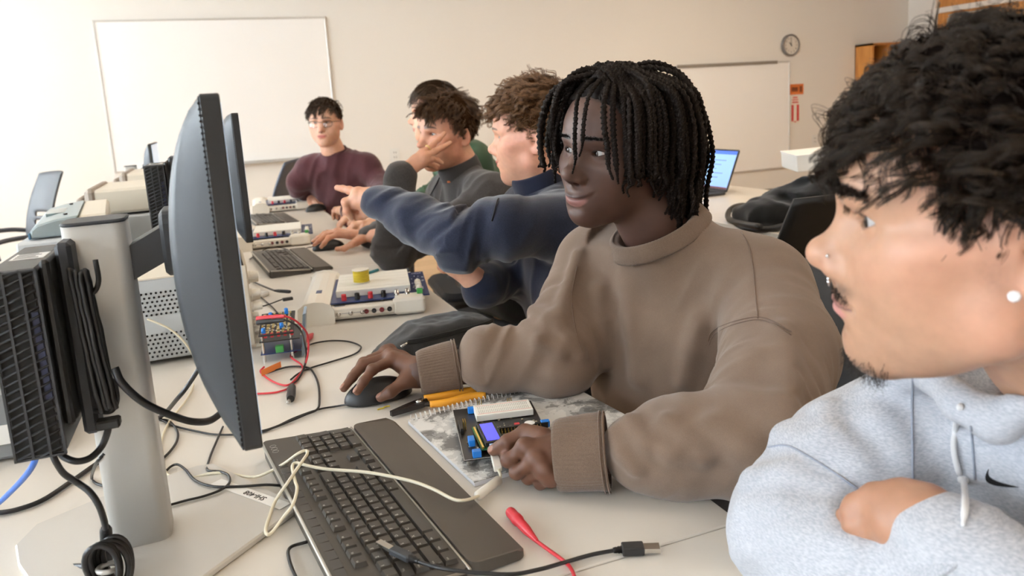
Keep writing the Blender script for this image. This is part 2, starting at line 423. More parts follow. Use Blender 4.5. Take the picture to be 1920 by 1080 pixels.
        r = np.sqrt((g[:, 1]/.0175)**2+(g[:, 2]/.0305)**2)
        ear = np.maximum(np.abs(g[:, 0])-.0022, (r-1)*.017)-.0015
        rim = np.sqrt(((r-.94)*.019)**2+(g[:, 0]-.003)**2)-.0034+np.where((g[:, 1] > .004) & (g[:, 2] < .004), .004, 0)
        ear = smin(ear, rim, .003)
        ah = np.sqrt((np.sqrt(((g[:, 1]-.001)/.85)**2+((g[:, 2]+.001)/1.5)**2)-.0100)**2+(g[:, 0]-.002)**2)-.0026+np.where(g[:, 1] > .005, .004, 0)
        ear = smin(ear, ah, .004)
        ear = smin(ear, ell(g, (.001, .006, -.0265), (.0045, .0075, .0085)), .006)
        ear = smin(ear, ell(g, (.002, .0135, -.002), (.004, .004, .0075)), .003)
        ear = smax(ear, -ell(g, (.0035, .004, -.004), (.0062, .0072, .0105)), .003)
        d = smin(d, ear, .007)
        # neck
        nt = np.asarray(neck_to, float); mid = np.asarray(neck_c if neck_c is not None else (nt*.5+V(0, -.008, -.03)), float)
        nr = p['neck_r']
        d = smin(d, chain(P, [(0, -.022, -.035), mid, nt], [nr*.95, nr, nr*1.16], .03), .022)
        return d
    return f
def bump01(x, a, b): return np.clip((x-a)/(b-a), 0, 1)
def head_col(v, p, base, lipc, browc, lipu=None, lid=None, stubble=None, stub=0.0, blush=None, hairline=None, hairc=(.01, .007, .005)):
    p = {**DEF, **p}; n = len(v); c = np.tile(np.asarray(base, float)[:3], (n, 1)); A = np.abs(v[:, 0]); y = v[:, 1]; z = v[:, 2]
    def mix(col, m):
        nonlocal c; m = np.clip(m, 0, 1)[:, None]; c = c*(1-m)+np.asarray(col, float)[None, :3]*m
    if blush is not None:
        mix(blush, .22*np.exp(-(((A-.046)/.017)**2+((z+.014)/.016)**2))*(y > .03)); mix(blush, .28*np.exp(-(((A)/.014)**2+((z+.019)/.012)**2))*(y > .1)); mix(blush, .4*np.exp(-(((A-.078)/.012)**2)))
    zz = A**2*p['smile']*9; zl = z-zz-p['m_dz']; L = p['lip']; lipu = lipc if lipu is None else lipu; AM = A/p['m_w']
    up = 1-bump01(np.sqrt((AM/.0245)**2+((zl+.0477)/(.0052*L))**2), .82, 1.04); lo = 1-bump01(np.sqrt((AM/.0225)**2+((zl+.0555)/(.0070*L))**2), .82, 1.05)
    mix(lipu, up*(y > .075)); mix(lipc, lo*(y > .075))
    mix(tuple(np.array(lipc)*.35), (np.exp(-((zl+.0505)/.0012)**2)*(AM < .025)*(y > .08))*.9)
    # brows
    nz = vnoise(v*900, 3)*.5+.5
    zb = .0395+.05*(A-.012)-2.6*np.maximum(A-.034, 0)**2*6; th = .0046*p['brow']*np.clip(1.15-(A-.012)/.055, .35, 1)
    mix(browc, np.exp(-((z-zb)/th)**4)*bump01(A, .009, .014)*(1-bump01(A, .050, .056))*(y > .05)*(.72+.28*nz))
    # lash line and lids
    q = np.sqrt((A-.0315)**2+(y-.0715)**2+(z-.016)**2); x = A-.0315; zr = z-.016-.10*x; eo = p['open']
    upz = -(.0205-eo*.5)+np.sqrt(np.maximum((.0205+eo*.05)**2-x*x, 0)); loz = (.0235-eo*.36)-np.sqrt(np.maximum(.0235**2-.8*x*x, 0))
    on = (q < .0172)*(y > .06)*(np.abs(x) < .0165)
    mix((.012, .008, .007), on*np.exp(-((zr-upz-.0006)/.0011)**2)*.95)
    mix((.03, .018, .014), on*np.exp(-((zr-loz+.0004)/.0009)**2)*.55)
    if lid is not None: mix(lid, on*np.exp(-((zr-upz-.004)/.003)**2)*.5)
    mix(tuple(np.array(base[:3])*.4), np.exp(-(((A-.0068*p['nose_w'])/.0042)**2+((z+.030)/.004)**2))*(y > .095)*.7)
    if stubble is not None:
        mo = np.exp(-(((A)/.031)**6))*np.exp(-((z+.0395-.10*A)/.0050)**2)*(y > .08)*bump01(A, -.003, .014)
        ch = np.exp(-((A/.030)**4))*bump01(-z, .086, .098)*(y > .035)
        ja = bump01(-z, .066, .098)*(y > .0)*(1-bump01(-z, .115, .13))*.32
        sp = np.exp(-((A/.007)**2))*np.exp(-((z+.069)/.006)**2)*.5
        sb = np.exp(-((y-.012)/.013)**2)*bump01(.006-z, .0, .012)*(A > .055)*(1-bump01(-z, .018, .045))*.35
        nz = .8+.2*vnoise(v*500, 5)
        mix(stubble, np.maximum.reduce([mo, ch*1.05, ja, sp, sb])*stub*nz)
    if hairline is not None: mix(hairc, hairline(v))
    return c
def eye_geo(side, gaze=(0, 1, 0), r=.0121, iris=(.05, .025, .012)):
    """an eyeball with iris and pupil colours; gaze in head space"""
    g = nm(gaze); c = V(.0315*side, .0715, .016); n1, n2 = 28, 40
    t = nm(np.cross(g, V(0, 0, 1))); b = np.cross(t, g); v = []; q = []; col = []
    for i in range(n1+1):
        a = PI*(i/n1)**1.25; 
        for k in range(n2):
            ph = 2*PI*k/n2; rr = r+(.0006*max(0, 1-(a/.5)**2)); v.append(c+rr*(g*math.cos(a)+math.sin(a)*(t*math.cos(ph)+b*math.sin(ph))))
            col.append((.003, .003, .003) if a < .19 else tuple(x*(1.0 if a < .40 else .45) for x in iris) if a < .50 else (.42, .40, .39) if a < 1.0 else (.5, .4, .36))
    for i in range(n1):
        for k in range(n2): j = (k+1) % n2; q.append((i*n2+k, (i+1)*n2+k, (i+1)*n2+j, i*n2+j))
    return np.array(v), np.array(q), np.array(col)
def pose_M(loc, face, up=(0, 0, 1)):
    """rotation whose +Y is face; columns x, y, z"""
    y = nm(face); u = np.asarray(up, float); z = nm(u-y*(u@y)); x = np.cross(y, z)
    M = np.eye(4); M[:3, 0] = x; M[:3, 1] = y; M[:3, 2] = z; M[:3, 3] = loc; return M
def xf(M, v): return np.asarray(v)@M[:3, :3].T+M[:3, 3]
def ixf(M, v): return (np.asarray(v)-M[:3, 3])@M[:3, :3]
# ------------------------------------------------------------------ hands, hair, clothes
def hand_sdf(j, r=1.0):
    """j: wrist, thumb [cmc, mcp, ip, tip], fingers: four lists [mcp, pip, dip, tip] from index to little finger (world points)"""
    W = np.asarray(j['wrist']); th = np.asarray(j['thumb']); fs = [np.asarray(x) for x in j['fingers']]; fr = [1.0, 1.03, .97, .86]
    palmN = j.get('back')
    def f(P):
        d = None
        for k, x in enumerate(fs):
            q = fr[k]*r; m = W*.0+x[0]
            c = cap(P, W+(x[0]-W)*.18, x[0], .0145*r, .0120*q); d = c if d is None else smin(d, c, .014*r)
        d = smin(d, cap(P, fs[0][0]*.6+W*.4, fs[3][0]*.6+W*.4, .0125*r, .0125*r), .012*r)
        d = smin(d, cap(P, W, W+(th[1]-W)*.75, .0165*r, .0130*r), .014*r)
        if j.get('arm') is not None: d = smin(d, cap(P, W, np.asarray(j['arm']), .0235*r, .030*r), .02*r)
        fd = None
        for k, x in enumerate(fs):
            q = fr[k]*r
            e = chain(P, x, [.0098*q, .0088*q, .0077*q, .0066*q], .005*q)
            e = smin(e, np.sqrt(((P-x[1].astype(np.float32))**2).sum(1))-.0092*q, .004)
            fd = e if fd is None else smin(fd, e, .0022)
        d = smin(d, fd, .007*r)
        d = smin(d, chain(P, th, [.0150*r, .0112*r, .0098*r, .0080*r], .006*r), .009*r)
        if palmN is not None:
            for k, x in enumerate(fs): d = smin(d, np.sqrt(((P-(x[0]+np.asarray(palmN)*.0035).astype(np.float32))**2).sum(1))-.0098*r, .008)
        return d
    return f
def nail_list(j):
    o = []; bk = j.get('nails')
    if bk is None: return o
    for x, b in zip([j['thumb']]+list(j['fingers']), bk):
        if b is None: continue
        t = nm(np.asarray(x[3])-np.asarray(x[2])); b = nm(np.asarray(b)-t*(np.asarray(b)@t)); o.append((np.asarray(x[3])+t*.000, t, b))
    return o
def hand_mesh(j, base, knuck, nailc, r=1.0, h=.0016):
    f0 = hand_sdf(j, r); nl = nail_list(j)
    def f(P):
        d = f0(P)
        for c, t, b in nl:
            s = np.cross(t, b); M = np.stack([s, t, b], 1)
            d = smin(d, ell(P, c+b*.0052*r, (.0050*r, .0066*r, .0022*r), M), .0012)
        return d
    pts = np.concatenate([np.asarray(j['wrist'])[None], np.asarray(j['thumb'])]+[np.asarray(x) for x in j['fingers']]+([np.asarray(j['arm'])[None]] if j.get('arm') is not None else []))
    v, q = surfnet(f, pts.min(0)-.042, pts.max(0)+.042, h)
    c = np.tile(np.asarray(base, float)[:3], (len(v), 1))
    def mix(col, m):
        nonlocal c; m = np.clip(m, 0, 1)[:, None]; c = c*(1-m)+np.asarray(col)[None, :3]*m
    for x in list(j['fingers'])+[j['thumb']]:
        for k in (1, 2): mix(knuck, .5*np.exp(-(((v-np.asarray(x[k]))**2).sum(1)/.011**2)**2))
        mix(knuck, .4*np.exp(-(((v-np.asarray(x[0]))**2).sum(1)/.014**2)**2))
    for cc, t, b in nl:
        w = v-cc; s = np.cross(t, b); m = ((w@b) > .0025*r)*(1-bump01(np.sqrt((w@s/(.0050*r))**2+(w@t/(.0066*r))**2), .85, 1.0)); mix(nailc, m*.9)
    return v, q, c
def outwards(P, c, r):
    """push points out of an ellipsoid"""
    q = (P-c)/r; n = np.linalg.norm(q, axis=-1, keepdims=True); return np.where(n < 1, c+q/np.maximum(n, 1e-6)*r, P)
def scalp(n, keep, c=(0, -.003, .050), r=(.078, .096, .084), seed=1):
    g = np.random.default_rng(seed); o = np.zeros((0, 3))
    while len(o) < n:
        u = g.normal(size=(n*3, 3)); u /= np.linalg.norm(u, axis=1, keepdims=True); p = np.array(c)+u*np.array(r); o = np.concatenate([o, p[keep(p)]])
    return o[:n]
def scalp_normals(p, c=(0, -.003, .050), r=(.078, .096, .084)):
    n = (p-np.array(c))/np.array(r)**2; return n/np.linalg.norm(n, axis=1, keepdims=True)
def grow(P, flow, L, npt=16, lift=.5, grav=.06, stiff=.85, curl_r=0.0, curl_n=3.0, seed=2, clump=1, out=None, jit=.15, down=(0, 0, -1), wav=0.0):
    """strands: P roots, flow(P) combing direction, L lengths -> (N,npt,3)"""
    g = np.random.default_rng(seed); n = len(P); nrm = scalp_normals(P); fl = flow(P); fl = fl-nrm*(fl*nrm).sum(1, keepdims=True); fl /= np.maximum(np.linalg.norm(fl, axis=1, keepdims=True), 1e-6)
    d = fl*(1-lift)+nrm*lift+g.normal(size=(n, 3))*jit; d /= np.linalg.norm(d, axis=1, keepdims=True)
    st = (L/(npt-1))[:, None]; o = np.zeros((n, npt, 3)); p = P.copy(); o[:, 0] = p
    oc, orr = (np.array((0, -.003, .050)), np.array((.079, .097, .085))) if out is None else (np.array(out[0]), np.array(out[1]))
    for i in range(1, npt):
        d = d*stiff+(1-stiff)*fl+np.asarray(down)*grav; d /= np.linalg.norm(d, axis=1, keepdims=True)
        p = outwards(p+d*st, oc, orr*(1+.02)); o[:, i] = p
    if np.any(curl_r):
        t = np.gradient(o, axis=1); t /= np.maximum(np.linalg.norm(t, axis=2, keepdims=True), 1e-9)
        u = np.cross(t, V(.3, .2, .9)); u /= np.maximum(np.linalg.norm(u, axis=2, keepdims=True), 1e-6); w = np.cross(t, u)
        ph = g.uniform(0, 2*PI, n)[:, None]+np.linspace(0, 1, npt)[None]*2*PI*(np.asarray(curl_n).reshape(-1, 1) if np.ndim(curl_n) else curl_n)*(1+g.normal(size=(n, 1))*.12)
        am = (np.asarray(curl_r).reshape(-1, 1) if np.ndim(curl_r) else curl_r)*np.clip(np.linspace(0, 1, npt)*3, 0, 1)[None]*(1+g.normal(size=(n, 1))*.2)
        o = o+(u*np.cos(ph)[..., None]+w*np.sin(ph)[..., None])*am[..., None]
    return o
def locks(S, k, spread, seed=3, taper=.6):
    """each guide strand becomes k hairs that close up towards the tip"""
    g = np.random.default_rng(seed); n, m, _ = S.shape; off = g.normal(size=(n, k, 1, 3))*spread; t = np.linspace(0, 1, m)
    w = (1-taper*t)[None, None, :, None]; wob = np.cumsum(g.normal(size=(n, k, m, 3)), axis=2)*spread*.06
    return (S[:, None]+off*w+wob).reshape(n*k, m, 3)
def hair_obj(name, S, rad, M, mat, parent, c1, c2, seg=3, seed=4, tipfade=True, extra=None):
    g = np.random.default_rng(seed); n, m, _ = S.shape
    r = np.asarray(rad)*(g.uniform(.7, 1.3, (n, 1)))*(np.linspace(1, .35, m)[None] if tipfade else np.ones((1, m)))
    c = np.array(c1)[None, :3]+(np.array(c2)-np.array(c1))[None, :3]*g.beta(1.2, 2.2, (n, 1))
    v, q, cc = many_tubes(S, r, seg, c)
    o = npmesh(name, xf(M, v), q, mat, parent, cc)
    if extra: npmesh('undercoat', xf(M, extra[0]), extra[1], hair_mat('matte roots', .95, 0.0), o, extra[2])
    return o
def cap_mesh(keepf, col, thick=.006, h=.004, grow_=0.0):
    """the dark layer of hair close to the scalp"""
    def f(P):
        d = ell(P, (0, -.003, .050), (.078+thick, .096+thick, .084+thick))
        return smax(d, keepf(P), .006)-.0035*vnoise(P*170, 2)-.002*vnoise(P*V(380, 380, 200), 3)
    v, q = surfnet(f, (-.11, -.13, -.09), (.11, .13, .16), h)
    return v, q, np.tile(np.array(col)[:3], (len(v), 1))
def trace(f, px, py, t0=.3, t1=6.0, off=0.0):
    """the point of the surface f = 0 that the photo shows at a pixel"""
    d = nm(ray(px, py)); t = np.full(1, t0)
    for i in range(160):
        s = float(f((CAM+d*t).astype(np.float32).reshape(1, 3))[0])
        if s < 2e-4: break
        t = t+s*.8
        if t[0] > t1: return None
    return CAM+d*(t[0]-off)
def seg_coords(P, pts):
    """nearest point on a polyline: arc length, offset vector, distance"""
    best = np.full(len(P), 1e9); S = np.zeros(len(P)); O = np.zeros((len(P), 3)); a0 = 0
    for a, b in zip(pts[:-1], pts[1:]):
        a = np.asarray(a, float); b = np.asarray(b, float); ab = b-a; L = np.linalg.norm(ab); t = np.clip(((P-a)@ab)/L**2, 0, 1); o = P-a-t[:, None]*ab; d = np.linalg.norm(o, axis=1); m = d < best
        best[m] = d[m]; S[m] = a0+t[m]*L; O[m] = o[m]; a0 += L
    return S, O, best, a0
def sleeve_wrinkle(P, pts, amp, freq=34.0, seed=0, elbow=.5, tilt=8.0):
    S, O, _, L = seg_coords(P, pts); w = .35+np.exp(-((S/L-elbow)/.16)**2)+.6*np.exp(-((S/L-.93)/.10)**2)
    n = 1-np.abs(vnoise(np.stack([S*freq+O[:, 2]*tilt*2, O[:, 0]*tilt, O[:, 1]*tilt], 1), seed))*1.8
    n2 = 1-np.abs(vnoise(np.stack([S*freq*2.1+O[:, 2]*tilt*5, O[:, 0]*tilt*2.2, O[:, 1]*tilt*2.2], 1), seed+9))*2
    return amp*w*(n+.35*n2)*np.clip(S/.04, 0, 1)
def garment(g):
    """cloth over a torso and two arms; g holds world points"""
    N_, B = np.asarray(g['neck']), np.asarray(g['hip']); L = nm(g['lat']); SL, SR = np.asarray(g['sl']), np.asarray(g['sr']); Z = V(0, 0, 1); rc, rb = g.get('rc', .115), g.get('rb', .125); cw = g.get('cw', .075); am = g.get('amp', .004)
    ax = nm(B-N_); Fw = nm(np.cross(L, ax))
    arms = g['arms']; rads = g['arm_r']
    seed = g.get('seed', 0)
    def f(P):
        d = None
        for s in (-1, 1):
            c = cap(P, N_+ax*.15+L*s*cw, B+L*s*cw*.9, rc, rb); d = c if d is None else smin(d, c, .12)
        d = smin(d, cap(P, SL, SR, g.get('sh_r', .062)), .07)
        for S in (SL, SR): d = smin(d, cap(P, N_+ax*.015, N_*.35+S*.65, g.get('trap', .048), .058), .05)
        if am: 
            q = P-N_.astype(np.float32); u = q@L; w = q@ax; y = q@Fw
            n = vnoise(np.stack([u*13+w*5, w*6-u*2.5, y*9], 1), seed)+.5*(1-2*np.abs(vnoise(np.stack([u*24+w*10, w*8-u*3, y*14], 1), seed+1)))
            d = d-am*1.3*n
        for k, (a, r) in enumerate(zip(arms, rads)):
            e = chain(P, a, r, .03)
            if am: e = e-sleeve_wrinkle(P, a, am*g.get('sl_amp', 1.0), g.get('freq', 34.), seed+5+k, g.get('elbow', .5))
            d = smin(d, e, g.get('ak', .045))
        for op, pts, r, k in g.get('folds', []):
            e = chain(P, pts, [r]*len(pts), .01) if len(pts) > 1 else np.linalg.norm(P-np.asarray(pts[0], np.float32), axis=1)-r
            d = smin(d, e, k) if op > 0 else smax(d, -e, k)
        for c, n, keep in g.get('cuts', []): d = smax(d, (P-np.asarray(c, np.float32))@nm(n).astype(np.float32), .006)
        return d
    return f
def cut_neck(f, c, axis, r, lat, rim=.009, sq=1.0):
    """opens a garment for the neck: c ring centre, axis up along the neck, r radii (lateral, front-back)"""
    ax = nm(axis); la = nm(np.asarray(lat)-ax*(np.asarray(lat)@ax)); fb = np.cross(ax, la); c = np.asarray(c, float)
    def g(P):
        d = f(P); q = P-c.astype(np.float32); u = q@la/r[0]; w = q@fb/r[1]; z = q@ax; k = np.sqrt(u*u+w*w)
        rr = min(r); hole = np.maximum((k-1)*rr, -(z+.05)); d = smax(d, -hole, .008)
        top = smax(z-.012, (k-1.6)*rr*0-1, .001); 
        d = np.where(k < 1.35, smax(d, z-.010, .006), d)
        return smin(d, np.sqrt(((k-1)*rr)**2+z*z*.5)-rim, .010)
    return g
def ring_band(name, c, axis, r0, r1, w, mat, parent, n=120, rib=.0008, lat=None, thick=.0035, ribn=48, wob=0.0):
    """a ribbed band round a wrist: tube wall with real ribs"""
    ax = nm(axis); la = nm(np.cross(ax, V(.2, .1, 1))) if lat is None else nm(np.asarray(lat)-ax*(np.asarray(lat)@ax)); fb = np.cross(ax, la); c = np.asarray(c, float); v = []; q = []
    rows = [(-.5, r0-thick*.7), (-.5, r0), (-.44, r0+thick*.35)]+[(t, r0+(r1-r0)*(t+.5)+thick*.5) for t in np.linspace(-.36, .36, 5)]+[(.44, r1+thick*.35), (.5, r1), (.5, r1-thick*.7)]
    for t, r in rows:
        for k in range(n):
            a = 2*PI*k/n; rr = np.asarray(r)*np.ones(2)+(rib*math.cos(a*ribn) if abs(t) < .48 else 0)+wob*math.sin(3*a+t*4)
            v.append(c+ax*t*w+la*math.cos(a)*rr[0]+fb*math.sin(a)*rr[1])
    for i in range(len(rows)-1):
        for k in range(n): j = (k+1) % n; q.append((i*n+k, i*n+j, (i+1)*n+j, (i+1)*n+k))
    return npmesh(name, np.array(v), np.array(q), mat, parent)
def legs_sdf(B, Fw, L, knee_z=.50, foot_y=.42, spread=.10, seat=.50, rr=.080, kn=.42):
    B = np.asarray(B, float); Fw = nm(V(Fw[0], Fw[1], 0)); L = nm(V(L[0], L[1], 0)); b0 = V(B[0], B[1], seat+.09)
    J = []
    for s in (-1, 1):
        h = b0+L*s*.085; k = b0+L*s*(.085+spread*.6)+Fw*kn+V(0, 0, -.03); a = V(k[0], k[1], .10)-Fw*.04; J.append((h, k, a))
    def f(P):
        d = cap(P, J[0][0], J[1][0], .12)
        d = smin(d, cap(P, b0+V(0, 0, .06), b0+V(0, 0, .12), .115), .06)
        for h, k, a in J: d = smin(d, chain(P, [h, k, a], [rr+.01, rr-.012, .055], .03), .04)
        return d
    return f, J, Fw
def mesh_garment(name, f, lo, hi, h, mat, parent):
    v, q = surfnet(f, lo, hi, h); return npmesh(name, v, q, mat, parent)
def bounds(pts, m): p = np.array(pts, float); return p.min(0)-m, p.max(0)+m
def lower_body(parent, B, Fw, L, mat, shoe_mat, h=.011, **kw):
    f, J, Fw = legs_sdf(B, Fw, L, **kw); lo, hi = bounds([p for j in J for p in j], .14); lo[2] = .04
    mesh_garment('trousers', f, lo, hi, h, mat, parent)
    for hp, k, a in J:
        t = a*1.0; t[2] = .0
        def sf(P, t=t):
            d = cap(P, t+V(0, 0, .045)-Fw*.03, t+V(0, 0, .035)+Fw*.16, .042, .036); d = smin(d, cap(P, t+V(0, 0, .06), t+V(0, 0, .11), .045), .03)
            return smax(d, -(P[:, 2]-.0), .008)
        lo2, hi2 = bounds([t-Fw*.09, t+Fw*.21], .07); lo2[2] = -.02; hi2[2] = .14
        mesh_garment('shoe', sf, lo2, hi2, .008, shoe_mat, parent)
def inner_body(pts_list, h=.012):
    """the body under the clothes: chains of (points, radii) blended into one surface"""
    def f(P):
        d = None
        for p, r in pts_list: e = chain(P, p, r, .04); d = e if d is None else smin(d, e, .05)
        return d
    al = np.concatenate([np.asarray(p, float) for p, r in pts_list]); return surfnet(f, al.min(0)-.16, al.max(0)+.16, h)
def build_body(parent, headM, hp, neck_to, hcol, hands, skinm, skinbase, inner, hh=.0014, eyes=None, neck_c=None):
    """one mesh: head and neck, hands, and the covered torso and limbs"""
    f = head_sdf(hp, ixf(headM, neck_to), None if neck_c is None else ixf(headM, neck_c)); nt = ixf(headM, neck_to); lo = np.minimum((-.1, -.115, -.13), nt-.07); hi = np.maximum((.1, .145, .15), nt+.07)
    v, q = surfnet(f, lo, hi, hh); parts = [(xf(headM, v), q, hcol(v))]
    for hm in hands: parts.append(hm)
    if inner: iv, iq = inner_body(inner); parts.append((iv, iq, np.tile(np.asarray(skinbase)[:3], (len(iv), 1))))
    v, q, c = join_np(parts); b = npmesh('body', v, q, skinm, parent, c)
    return b
# ------------------------------------------------------------------ the two people in front
LASH = None
def woman():
    root = empty('person', 'person with black twists in a taupe sweatshirt, one hand on a mouse', 'person', (.80, 1.12, 0))
    rel = root
    M = pose_M((.6145, 1.102, 1.1348), (-.949, -.314, -.023), (.007, -.095, .995))
    hp = dict(nose_w=1.13, lip=1.12, tip_r=.0112, tip_dz=.001, smile=1.05, jaw=.045, cheek=1.08, chin_w=.018, neck_r=.053, bridge=-.003, m_dz=-.006, m_w=1.12, chin_z=-.083, open=.0088, brow=.85, wide=.97, ridge=.9, ridge_dy=-.003)
    base = lin((84, 57, 46)); skm = skin_mat('deep brown skin', .10, .52)
    N_, B = V(.690, 1.085, .985), V(.748, 1.115, .53); L = nm((.45, -.89, 0)); Fw = nm((-.89, -.45, 0))
    SL, SR = V(.768, .940, .925), V(.635, 1.235, .928)
    EL, WL = V(.575, .718, .800), T(1068, 852, .043); ER, WR = V(.500, 1.140, .800), T(786, 700, .043)
    hl = dict(wrist=T(1056, 850, .044), arm=T(1110, 848, .046), thumb=[T(1018, 822, .054), T(985, 811, .055), T(951, 829, .046), T(925, 844, .032)],
              fingers=[[T(985, 838, .057), T(953, 863, .040), T(952, 868, .022)+V(.006, .022, 0), T(945, 858, .022)+V(0, .018, 0)],
                       [T(1006, 862, .047), T(969, 885, .027), T(972, 888, .012)+V(.006, .022, 0), T(985, 880, .012)+V(.012, .022, 0)],
                       [T(1021, 882, .036), T(991, 895, .017), T(1000, 890, .010)+V(.006, .024, 0), T(1012, 885, .010)+V(.014, .022, 0)],
                       [T(1034, 897, .025), T(1013, 906, .012), T(1020, 900, .010)+V(.006, .022, 0), T(1030, 895, .010)+V(.014, .02, 0)]],
              back=nm((-.2, -.7, .6)), nails=[(-.1, -.6, .8), None, None, None, None])
    hr = dict(wrist=T(789, 699, .042), arm=T(840, 690, .045), thumb=[T(772, 706, .040), T(757, 716, .036), T(732, 735, .026), T(714, 745, .017)],
              fingers=[[T(737, 675, .062), T(698, 693, .060), T(681, 716, .046), T(670, 734, .034)],
                       [T(731, 668, .064), T(680, 684, .058), T(661, 707, .045), T(645, 728, .032)],
                       [T(728, 665, .058)+V(0, .016, 0), T(684, 684, .052)+V(0, .014, 0), T(668, 702, .038)+V(0, .010, 0), T(655, 722, .024)+V(0, .010, 0)],
                       [T(735, 668, .050)+V(.004, .034, 0), T(700, 684, .042)+V(0, .034, 0), T(685, 700, .026)+V(0, .030, 0), T(674, 712, .014)+V(0, .028, 0)]],
              back=nm((0, 0, 1)), nails=[(-.3, -.35, .9), (-.75, -.2, .6), (-.75, -.2, .6), None, None])
    kn, nail = lin((78, 50, 39)), lin((160, 116, 98))
    hcl = lambda v: head_col(v, hp, base, lin((150, 104, 98)), (.006, .004, .003), lin((72, 46, 40)), blush=None, hairline=lambda v: bump01(v[:, 2]-.016-1.0*v[:, 1], 0, .012)*(v[:, 1] < .09)*(v[:, 2] > -.07)*(np.abs(v[:, 0]) < .0785), hairc=lin((30, 22, 19)))
    inner = [([N_-V(0, 0, .06), B], [.07, .09]), ([SL, EL, WL], [.035, .032, .026]), ([SR, ER, WR], [.035, .032, .026])]
    hb = lin((106, 70, 52))
    build_body(root, M, hp, (.692, 1.088, .955), hcl, [hand_mesh(hl, hb, kn, nail, .96, .0013), hand_mesh(hr, hb, kn, nail, 1.0, .0013)], skm, base, inner, .0012, neck_c=(.662, 1.094, 1.045))
    em = plain('eye', (230, 228, 225), .12, spec=.5); em = skin_mat('eye', 0, .08, 0)
    for s in (-1, 1):
        v, q, c = eye_geo(s, (.38, 1, -.06), iris=(.03, .016, .009)); npmesh('eye', xf(M, v), q, em, root, c)
    g_ = np.random.default_rng(15); nbw = 280; fl = head_sdf(hp, ixf(M, (.692, 1.088, .955))); bx = g_.uniform(.010, .050, nbw)*np.where(g_.uniform(size=nbw) < .5, -1, 1); ba = np.abs(bx); bz = .0395+.05*(ba-.012)-15.6*np.maximum(ba-.034, 0)**2+g_.normal(size=nbw)*.0013; pb = np.stack([bx, .13+0*bx, bz], 1)
    for _ in range(60): pb = pb-V(0, 1, 0)*np.maximum(fl(pb.astype(np.float32)), -.002)[:, None]*.8
    Bw = np.stack([pb+(np.stack([np.sign(bx)*.9, .15+0*bx, .25-14*np.maximum(ba-.02, 0)], 1)+g_.normal(size=(nbw, 3))*.15)*(.0065*t) for t in np.linspace(0, 1, 5)], 1)
    for sd in (-1, 1): hair_obj('eyebrow', Bw[bx*sd > 0], .00030, M, hair_mat('black brow hair', .8, .05), root, (.004, .003, .0025), (.010, .007, .005), 3, 16)
    # sweatshirt
    cloth = fabric('taupe fleece', (128, 108, 93), (117, 98, 84), hscale=1500, bump=.22, bscale=1700, blotch=.05)
    g = dict(neck=N_, hip=B, lat=L, sl=SL, sr=SR, rc=.106, rb=.122, cw=.07, amp=.0055, seed=3, ak=.022, sh_r=.060, trap=.045,
             arms=[[SL, V(.712, .835, .86), EL, V(.49, .770, .795), T(1200, 843, .054)], [SR, V(.575, 1.19, .855), ER, V(.40, 1.195, .798), T(922, 676, .052)]],
             arm_r=[[.076, .074, .066, .053, .045], [.078, .072, .062, .050, .043]], freq=30., elbow=.55)
    f0 = garment(g)
    tr = lambda px, py, off=.0: trace(f0, px, py, .5, 3, off)
    def ridge(px, r=.007, k=.022, off=.0): 
        p = [tr(*a, off) for a in px]; p = [a for a in p if a is not None]
        return p if len(p) > 1 else None
    folds = []
    for sgn, pl, r, k in [(1, [(1085, 480), (1060, 560), (1050, 600)], .010, .03), (1, [(1000, 585), (1030, 600), (1065, 640), (1085, 660)], .011, .03), (1, [(985, 610), (1010, 640), (1050, 660)], .009, .025), 
                       (1, [(1310, 600), (1295, 660), (1282, 715)], .008, .04), (1, [(1180, 540), (1186, 620), (1196, 710)], .006, .05), (1, [(1125, 540), (1128, 600), (1134, 680)], .007, .04),
                       (1, [(1180, 790), (1210, 830), (1260, 850), (1310, 850)], .008, .03), (1, [(1250, 790), (1290, 820), (1320, 850)], .008, .03), (1, [(1150, 810), (1165, 850), (1190, 880)], .007, .02),
                       (1, [(1340, 800), (1390, 840), (1430, 870)], .012, .04), (1, [(1470, 620), (1478, 720), (1470, 790)], .008, .05)]:
        p = ridge(pl)
        if p: folds.append((sgn, p, r if sgn > 0 else r*.45, k*.62))
    cc = V(.672, 1.083, 1.006); nax = nm((-.42, .02, .90))
    folds.append((1, [N_-V(0, 0, .03), cc-nax*.008], .078, .035))
    g['folds'] = folds; fb = garment(g)
    fc = lambda P: smax(smax(fb(P), -cap(P, cc-nax*.035, cc+nax*.08, .062, .070), .006), np.where(np.linalg.norm(P-cc.astype(np.float32), axis=1) < .13, (P-cc.astype(np.float32))@nax.astype(np.float32)-.014, -1), .006)
    fin = lambda P: smax(fc(P), -(P[:, 2]-.60), .01)
    lo, hi = bounds([SL, SR, EL, WL, ER, WR, B+L*.2, B-L*.2, N_+V(0, 0, .05)], .13); lo[2] = .58
    sw = mesh_garment('sweatshirt', fin, lo, hi, .0042, cloth, root)
    seam = fabric('taupe seam', (116, 95, 81), bump=.2); rib = fabric('taupe rib knit', (126, 106, 91), (106, 88, 75), hscale=1500, bump=.3)
    def stitched(pl, r=.0010, off=.0008):
        p = [trace(fin, a[0], a[1], .5, 3, off) for a in spline(np.array([(*a, 0) for a in pl]), 5)]; p = [a for a in p if a is not None]
        if len(p) > 2: m = MB(); m.tube(np.array(p), r, 6); m.build('seam', seam, sw)
    stitched([(1322, 394), (1350, 404), (1380, 424), (1402, 455), (1412, 500), (1417, 560), (1421, 596)])
